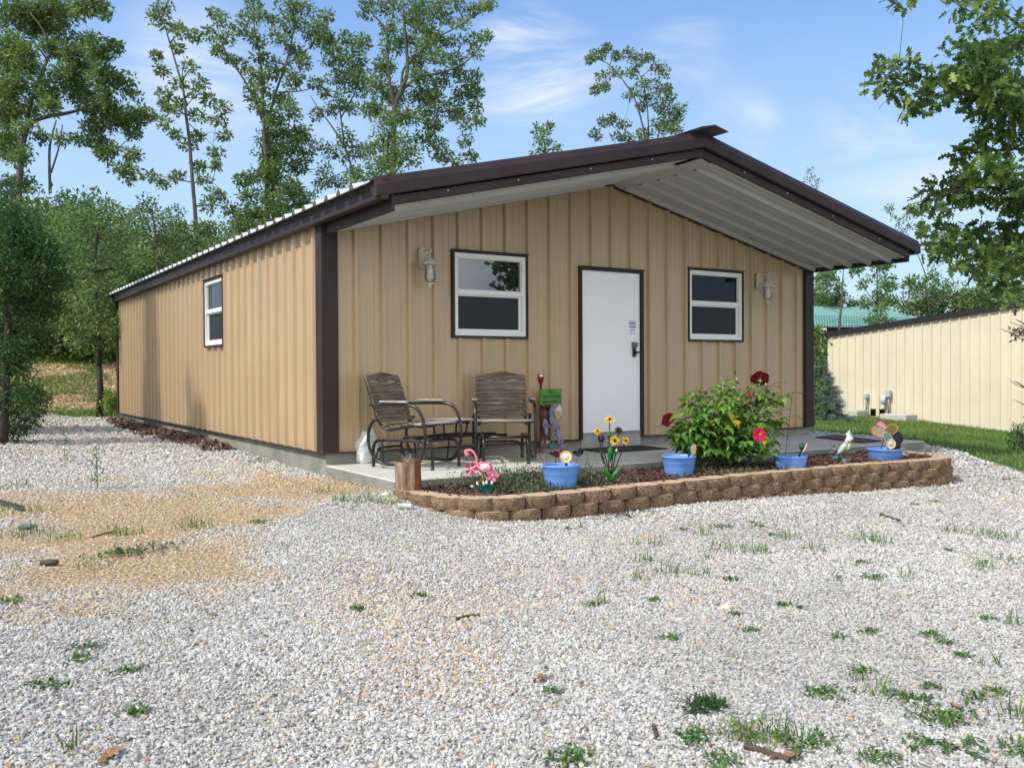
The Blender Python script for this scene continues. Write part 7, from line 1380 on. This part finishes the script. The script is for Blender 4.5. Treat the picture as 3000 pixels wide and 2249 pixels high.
make_tree('distant_tree', 'pale airy tree at the right end of the roof between roof corner and oak', 'tree', [([(1240, 1400), (1165, 1220), (1060, 1090)], .06, .01), ([(1120, 1230), (1180, 1120)], .04, .01)], [(1040, 1060, 22, 22), (1070, 1100, 50, 30), (1110, 1140, 50, 28), (1150, 1110, 40, 30), (1190, 1080, 30, 40), (1110, 1180, 40, 22), (1210, 1010, 20, 50), (1170, 1160, 40, 30)], 50, *Z3, M_BUSHL, M_BARK, dens=4.40, per=20, L=(.12, .2), sp=(.16, .32), dd=1.)
# understory at the left
make_tree('understory_tree', 'dense bushy tree with small pale leaves and a thin dark trunk beside the wood-chip slope', 'tree', [([(600, 770), (600, 650), (595, 500), (590, 300), (580, 100), (600, -60)], .12, .04), ([(595, 500), (500, 400), (440, 300)], .05, .02), ([(595, 420), (700, 300), (740, 200)], .05, .02)],
  [(450, -120, 120, 100), (620, -160, 150, 90), (760, -150, 110, 80), (330, -60, 90, 80), (480, -10, 150, 110), (680, -20, 140, 110), (430, 130, 110, 110), (570, 130, 150, 120), (720, 120, 100, 110), (480, 280, 120, 110), (640, 300, 130, 120), (430, 420, 90, 90), (560, 430, 130, 110), (680, 440, 90, 110), (500, 540, 100, 80), (620, 540, 110, 80), (690, 580, 50, 60), (520, 620, 80, 40), (430, 590, 70, 50), (330, 100, 80, 100), (660, 640, 40, 30)], 19.5, *Z6, M_BUSHL, M_BARKD, dens=13.50, per=52, L=(0.064, 0.112), sp=(.22, .42), dd=1.6, root=None)
make_tree('understory_tree', 'rounded light green tree between the bushy tree and the slender leaning tree', 'tree', [([(1020, 1700), (1010, 1550), (990, 1400)], .10, .04), ([(1010, 1560), (1140, 1450)], .05, .02)],
  [(950, 1320, 80, 60), (1050, 1390, 95, 70), (900, 1420, 110, 80), (1150, 1380, 50, 45), (1000, 1500, 140, 80), (1150, 1500, 100, 60), (1060, 1600, 150, 60), (870, 1530, 90, 90), (1230, 1590, 70, 50), (950, 1650, 150, 70)], 27, *Z1, M_BUSHL, M_BARK, dens=8.40, per=48, L=(0.09, 0.143), sp=(.25, .48), dd=1.5)
make_tree('understory_tree', 'shaggy tree behind the roof edge beneath the ivy-clad tree', 'tree', [([(1600, 1700), (1600, 1550), (1560, 1400)], .08, .03)], [(1500, 1480, 70, 50), (1580, 1400, 60, 50), (1540, 1560, 90, 60), (1460, 1560, 60, 40), (1640, 1500, 100, 60), (1420, 1620, 90, 40), (1700, 1440, 100, 50), (1850, 1400, 110, 50), (1960, 1340, 70, 40)], 29, *Z1, M_BUSHL, M_BARK, dens=7.20, per=46, L=(0.09, 0.143), sp=(.25, .45), dd=1.)
cd = make_tree('cedar_tree', 'dark green feathery cedar filling the left edge beside the gravel', 'tree', [([(20, 1230), (30, 1000), (40, 700), (60, 300), (80, 0), (70, -250)], .16, .03), ([(35, 900), (150, 880), (250, 950)], .05, .01), ([(40, 600), (160, 580), (260, 620)], .05, .01), ([(50, 350), (180, 250), (300, 160)], .05, .01)],
  [(60, -160, 80, 100), (20, -300, 60, 80), (160, -20, 130, 90), (60, 0, 100, 120), (210, 100, 140, 90), (290, 60, 80, 60), (60, 180, 120, 120), (190, 240, 160, 100), (300, 260, 90, 80), (90, 380, 140, 110), (240, 400, 110, 90), (320, 430, 50, 50), (60, 540, 120, 100), (190, 560, 90, 70), (240, 660, 60, 40), (60, 680, 100, 70), (150, 700, 80, 50), (40, 800, 80, 60), (110, 800, 80, 40), (190, 820, 50, 30), (60, 930, 90, 60), (170, 930, 90, 40), (260, 950, 55, 35), (210, 1000, 70, 34), (60, 1040, 90, 60), (160, 1060, 80, 50), (190, 1110, 40, 24), (60, 1130, 90, 50), (100, 1180, 60, 28), (20, 1200, 50, 40)], 12.5, *Z6, M_CEDAR, M_BARKD, dens=93.8, per=60, L=(0.04, 0.1), wr=(.18, .32), sp=(.14, .30), dd=.5, droop=.15, up=.2, tk=.4)
# blue spruce by whorls
def spruce(name, label, base, Ht, Rb, nw, nb, m_, group=None, tufts_=9, L=(.035, .06), seed=5, ts=.085, per=40):
    t = thing(name, label, 'tree', tuple(base), 0, group); rr_ = random.Random(seed); tm = MB(); tm.tube([(0, 0, 0), (.01, 0, Ht*.5), (0, 0, Ht)], [.07, .04, .008], 8); C = []; Sx = []
    for k in range(nw):
        f = k/nw; z = Ht*(.05+.92*f); Rk = Rb*(1-f)**.85*rr_.uniform(.88, 1.12)+.05; n_ = max(4, int(nb*(1-f*.5)))
        for j in range(n_):
            a = 2*math.pi*j/n_+k*1.7+rr_.uniform(-.2, .2); Rr2 = Rk*rr_.uniform(.8, 1.1); dz = -.05*Rr2+.22*Rr2*f; tip = Vector((Rr2*math.cos(a), Rr2*math.sin(a), z+dz)); mid = Vector((Rr2*.5*math.cos(a), Rr2*.5*math.sin(a), z-.08*Rr2)); tm.tube([(0, 0, z), mid, tip], [.014, .009, .003], 4, cap=False)
            m2 = max(3, int(tufts_*Rr2/Rb)+2)
            for i in range(m2):
                q = .25+.75*i/(m2-1); p = mid*(2*q*(1-q))+tip*(q*q)+Vector((0, 0, z))*(1-q)**2; side = Vector((-math.sin(a), math.cos(a), 0)); wdt = .32*Rr2*(1-q)+.02
                for s_ in ((-1, 0, 1) if i < m2-1 else (0,)):
                    C.append(tuple(p+side*s_*wdt*rr_.uniform(.6, 1.1)+Vector((0, 0, rr_.uniform(-.02, .02))))); Sx.append(ts)
    tm.build('trunk', M_BARKD, t); leaves('needles', np.array(C), None, per, np.array(Sx), L[0], L[1], (.10, .2), m_, t, up=.5); return t
tallc = spruce('cedar_tree', 'tall dark cedar mostly beyond the left edge of the frame, shading the side wall', (-4.0, 8.75, float(gz(-4.0, 8.75))-.05), 8.8, 1.35, 26, 12, M_CEDAR, L=(.08, .16), seed=9, tufts_=10, ts=.2, per=44)
sb_ = at_z(2300+268/2.3686, 700+1248/2.3686, -.52); spruce('blue_spruce', 'small blue-green spruce on the lawn beside the right corner of the tan building', (sb_[0]+.4, sb_[1]+.5, float(gz(sb_[0], sb_[1]))-.05), 1.95, .80, 15, 13, M_SPRUCE, L=(.035, .075), ts=.06)
for i, (x, y, rz, k) in enumerate(((-15, -5, .4, .9), (-14, -1.5, 2., 1.), (-13, 2.5, 3.1, 1.05), (-12, 6.5, 4.4, .95), (-16, -9.5, 5.2, .85))):  # unseen cedars added to block low sky light from the left
    c = copy_thing(tallc); c.location = (x, y, float(gz(x, y))-.1); c.rotation_euler = (0, 0, rz); c.scale = (k, k, k); c['label'] = 'unseen cedar added left of the yard to block low sky'; c['group'] = 'unseen added cedars left of the frame'
# right-hand foreground oak: branches reaching in from a trunk beyond the frame
TO = at_d(3260, 1200, 8.6); ORT = Vector((TO[0], TO[1], float(gz(TO[0], TO[1])))) 
oak_r = make_tree('oak_tree', 'large oak reaching in from the right edge with sharply lobed leaves', 'tree',
  [([(2260, 2200), (2250, 1700), (2230, 1200), (2200, 800), (2190, 400), (2150, -100)], .17, .09), ([(2230, 1150), (2000, 1050), (1750, 980), (1500, 960), (1300, 1000)], .05, .01), ([(2190, 700), (1950, 560), (1700, 520), (1450, 480), (1300, 410), (1150, 380)], .05, .01), ([(2190, 420), (1950, 250), (1750, 150), (1600, 40), (1480, 0)], .05, .01), ([(2240, 1350), (2000, 1300), (1750, 1270), (1500, 1250), (1300, 1240)], .045, .01), ([(2250, 1500), (2000, 1500), (1750, 1480), (1600, 1450)], .04, .01), ([(2200, 850), (2000, 780), (1750, 760), (1500, 780), (1420, 790)], .04, .01)],
  [(1108, 2, 18, 10), (1450, 15, 50, 30), (1540, 35, 70, 34), (1620, 15, 50, 34), (1520, 130, 50, 40), (1400, 285, 50, 50), (1480, 260, 52, 52), (1060, 335, 42, 46), (1040, 400, 40, 34), (1105, 440, 60, 46), (1150, 350, 22, 22), (1240, 400, 28, 38), (1260, 480, 38, 38), (1145, 560, 24, 12), (1220, 540, 46, 36), (1340, 410, 62, 50), (1340, 500, 46, 36), (1440, 400, 80, 70), (1550, 330, 100, 70), (1650, 250, 90, 70), (1710, 150, 46, 56), (1520, 480, 90, 60), (1640, 450, 100, 80), (1600, 600, 80, 70), (1700, 600, 70, 80), (1560, 690, 48, 50), (1680, 740, 80, 60), (1420, 790, 44, 38), (1500, 770, 44, 38),
   (1440, 900, 75, 46), (1320, 960, 66, 46), (1560, 870, 100, 50), (1680, 880, 80, 60), (1400, 1000, 75, 38), (1250, 1040, 44, 36), (1270, 1105, 26, 20), (1320, 1060, 50, 24), (1540, 1000, 90, 50), (1660, 1010, 90, 50), (1350, 1240, 84, 38), (1280, 1230, 46, 26), (1450, 1225, 84, 46), (1560, 1170, 80, 46), (1680, 1150, 80, 70), (1360, 1310, 60, 34), (1480, 1330, 96, 50), (1600, 1300, 96, 60), (1700, 1300, 80, 70), (1560, 1410, 66, 36), (1650, 1440, 80, 50), (1640, 1520, 60, 34), (1720, 1510, 50, 44), (1740, 500, 60, 90), (1740, 1000, 60, 90), (1740, 1350, 50, 90)],
  8.6, *Z3, M_OAKD, M_BARKD, dens=116, per=17, L=(0.0693, 0.119), wr=(.8, 1.), sp=(.10, .19), dd=.55, shape='oak', root=tuple(ORT), twig=.006, droop=.35, up=.3)
# background trees at the right
make_tree('background_tree', 'dark green rounded tree over the left end of the teal barn roof', 'tree', [([(290, 640), (290, 450), (300, 300)], .12, .03)], [(220, 290, 60, 60), (300, 270, 90, 60), (240, 380, 90, 70), (350, 350, 70, 50), (390, 410, 60, 50), (270, 440, 110, 50), (400, 450, 60, 34), (200, 440, 60, 40), (300, 230, 50, 34), (450, 455, 40, 24)], 52, *Z7_, M_BUSHL, M_BARK, dens=4.84, per=44, L=(0.165, 0.255), sp=(.35, .6), dd=2.)
make_tree('background_tree', 'open-crowned tree showing sky between barn roof and right-hand oak', 'tree', [([(640, 600), (640, 450), (640, 200)], .10, .03), ([(640, 450), (540, 330), (500, 220)], .05, .015), ([(640, 420), (730, 340), (760, 260)], .05, .015)], [(620, 190, 50, 34), (690, 200, 50, 30), (500, 220, 46, 24), (600, 270, 60, 34), (690, 270, 66, 40), (560, 330, 46, 24), (660, 340, 80, 36), (750, 330, 40, 24), (620, 400, 70, 34), (700, 420, 70, 34), (560, 430, 60, 34), (640, 460, 80, 26), (740, 440, 50, 26), (520, 200, 30, 16), (730, 180, 30, 14)], 44, *Z7_, M_BUSHL, M_BARK, dens=6.27, per=40, L=(0.135, 0.225), sp=(.25, .45), dd=1.5)
make_tree('background_tree', 'dense broad tree behind the cream building roof', 'tree', [([(1000, 640), (1000, 500), (980, 350)], .14, .04), ([(1000, 500), (1150, 400), (1250, 360)], .07, .02)], [(850, 350, 60, 50), (930, 300, 90, 46), (1000, 370, 140, 80), (880, 440, 100, 60), (1130, 420, 150, 80), (1080, 310, 70, 60), (1000, 480, 160, 50), (1250, 400, 120, 100), (1300, 480, 120, 50), (1180, 500, 120, 40), (820, 500, 70, 40), (1050, 250, 60, 60), (1400, 400, 100, 90), (1520, 420, 120, 90), (1620, 380, 90, 100)], 40, *Z7_, M_OAK, M_BARK, dens=5.04, per=46, L=(0.135, 0.21), sp=(.3, .55), dd=2.)
make_tree('lime_shrub', 'yellow-green upright shrub at the right corner of the tan building behind the spruce', 'shrub', [([(205, 1060), (215, 900), (225, 700)], .02, .01)], [(225, 640, 36, 44), (205, 720, 44, 60), (245, 720, 40, 60), (225, 800, 60, 60), (215, 860, 60, 50), (190, 640, 30, 34), (225, 940, 60, 60), (220, 1020, 60, 60), (200, 1120, 50, 60), (210, 1180, 50, 40)], 21, *Z7_, M_LIME, M_BARKD, dens=18., per=40, L=(.07, .12), wr=(.25, .4), sp=(.12, .22), dd=.3)
make_tree('small_tree', 'small round-topped tree in front of the teal barn roof', 'tree', [([(655, 650), (655, 560)], .06, .02)], [(660, 485, 30, 30), (640, 530, 60, 34), (690, 550, 60, 34), (610, 570, 56, 26), (735, 560, 40, 26), (660, 580, 100, 26)], 39, *Z7_, M_BUSHL, M_BARK, dens=8.25, per=32, L=(.11, .17), sp=(.18, .32), dd=.7)
tb_ = MB(); D_ = 39.; Pd = [Vector(at_d(*Z7(x, y), D_)) for x, y in ((376, 640), (382, 540), (392, 450), (400, 300), (406, 190))]; r0_ = Vector((Pd[0].x, Pd[0].y, float(gz(Pd[0].x, Pd[0].y)))); tb_.tube([(0, 0, 0)]+[p-r0_ for p in Pd], [.06, .055, .05, .045, .035, .012], 6)
for x0, y0, x1, y1 in ((385, 520, 300, 500), (392, 450, 330, 470), (390, 470, 470, 490), (396, 420, 460, 440), (380, 560, 300, 590), (400, 330, 360, 300), (402, 300, 440, 270), (386, 505, 440, 560)): a = Vector(at_d(*Z7(x0, y0), D_))-r0_; b = Vector(at_d(*Z7(x1, y1), D_+rng.normal(0, .5)))-r0_; tb_.tube([a, (a+b)/2+Vector((0, 0, .06)), b], [.014, .009, .004], 4)
tag(tb_.build('dead_tree', M_BARK, loc=tuple(r0_)), 'bare dead sapling standing in front of the teal barn roof', 'tree')
make_tree('cedar_sapling', 'young green cedar at the right edge where the lawn meets the gravel', 'shrub', [([(1650, 1500), (1650, 1350)], .03, .01)], [(1620, 1300, 34, 34), (1650, 1340, 50, 40), (1600, 1370, 46, 34), (1570, 1410, 40, 22), (1640, 1420, 66, 46), (1600, 1455, 60, 30), (1680, 1380, 50, 70)], 13.5, *Z7_, M_CEDAR, M_BARKD, dens=26., per=44, L=(.04, .09), wr=(.12, .25), sp=(.08, .16), dd=.25)
# bare twigs with curled dead leaves at the right edge
tw = MB(); Dw = 7.4; q0 = Vector(at_d(*Z7(1780, 640), Dw)); r0_ = Vector((q0.x, q0.y, float(gz(q0.x, q0.y))))
tw.tube([(0, 0, 0), tuple((q0-r0_)*.5+Vector((.05, 0, 0))), tuple(q0-r0_)], [.02, .016, .012], 6)
for pts in (((1780, 640), (1690, 620), (1620, 600), (1560, 575)), ((1690, 622), (1600, 655), (1530, 640), (1490, 620)), ((1690, 622), (1640, 575), (1600, 560)), ((1780, 700), (1680, 680), (1580, 660)), ((1780, 1000), (1680, 1040), (1600, 1010), (1560, 980)), ((1680, 1040), (1620, 1000), (1590, 985)), ((1780, 1140), (1680, 1160), (1620, 1130), (1580, 1110)), ((1780, 640), (1790, 850), (1780, 1000), (1785, 1140))): tw.tube([Vector(at_d(*Z7(x, y), Dw))-r0_ for x, y in pts], [.007, .005, .003, .0015][:len(pts)], 4)
tbare = thing('bare_sapling', 'bare twigs with a few curled dead leaves poking in at the right edge', 'sapling', tuple(r0_)); tw.build('branches', M_BARK, tbare)
Ct = np.array([tuple(Vector(at_d(*Z7(x, y), Dw))-r0_) for x, y in ((1570, 640), (1600, 650), (1625, 660), (1640, 680), (1600, 680), (1650, 640))]); leaves('dead_leaves', Ct, None, 7, np.full(len(Ct), .03), .03, .06, (.4, .6), M_DEAD, tbare)

# wooded edge behind everything: reads as one mass of foliage
def woods(name, label, bands, n_per, m_, L, sp):
    C = []; Sx = []
    for (x0, x1, yt, yb, d0, d1, n) in bands:
        u = rng.uniform(x0, x1, n); d = rng.uniform(d0, d1, n); top = yt+60*(vnoise(u, u*0, 160, 3)-.5)+70*(vnoise(u, u*0, 60, 5)-.5); v = rng.uniform(0, 1, n)**.8*(yb-top)+top
        for a, b, c in zip(u, v, d): C.append(tuple(at_d(a, b, c))); Sx.append(rng.uniform(*sp))
    o = leaves(name, np.array(C), None, n_per, np.array(Sx), L[0], L[1], (.4, .65), m_, None); return tag(o, label, kind='stuff')
woods('woodland', 'mass of green woodland behind the wood-chip slope and trees', [(-300, 1000, 690, 1040, 33, 42, 2600), (-300, 330, 600, 1030, 28, 33, 900), (1000, 1500, 760, 1060, 45, 55, 200), (2300, 3300, 870, 1100, 60, 75, 1500)], 62, M_BUSHL, (.12, .21), (.5, 1.0))
x = rng.uniform(-9, 5, 400); y = rng.uniform(22.5, 27, 400); C = np.stack([x, y, gz(x, y)+rng.uniform(0, .28, 400)], 1)
o = leaves('underbrush', C, None, 60, rng.uniform(.15, .35, 400), .05, .10, (.3, .5), M_LIME, None); tag(o, 'bright green underbrush along the top of the slope', kind='stuff')
# broadleaf weed at the rear corner
q = np.array([-.1, 12.1, -.12]); C = np.stack([rng.normal(0, .12, 14), rng.normal(0, .1, 14), rng.uniform(.05, .5, 14)], 1); t = thing('tall_weed', 'bright green leafy weed at the far rear corner of the tan building', 'weed', tuple(q)); leaves('foliage', C, None, 16, np.full(14, .10), .07, .12, (.4, .6), M_LIME, t)
mb = MB()
for c in C[:6]: mb.tube([(0, 0, 0), tuple(Vector(c)*.6+Vector((.01, 0, .02))), tuple(c)], .006, 4)
mb.build('stems', MATS['hibiscus_stem'], t)
# trees standing behind the photographer (seen mirrored in the window glass)
src = [o for o in COL.objects if o.get('label', '').startswith('tall spreading oak')][0]
for i, (x, y, rz, sc) in enumerate(((10, -19, .4, .9), (14.5, -17, 2.1, 1.), (18.5, -19, 4., .85), (23, -15, 5.3, 1.), (6, -25, 1.2, 1.1), (28, -13, 3.3, .95), (31, -20, .8, 1.1))):
    c = copy_thing(src); c.location = (x, y, float(gz(x, y))-.1); c.rotation_euler = (0, 0, rz); c.scale = (sc, sc, sc); c['group'] = 'trees behind the photographer'; c['category'] = 'tree'; c['label'] = 'tree standing out of frame behind the photographer'
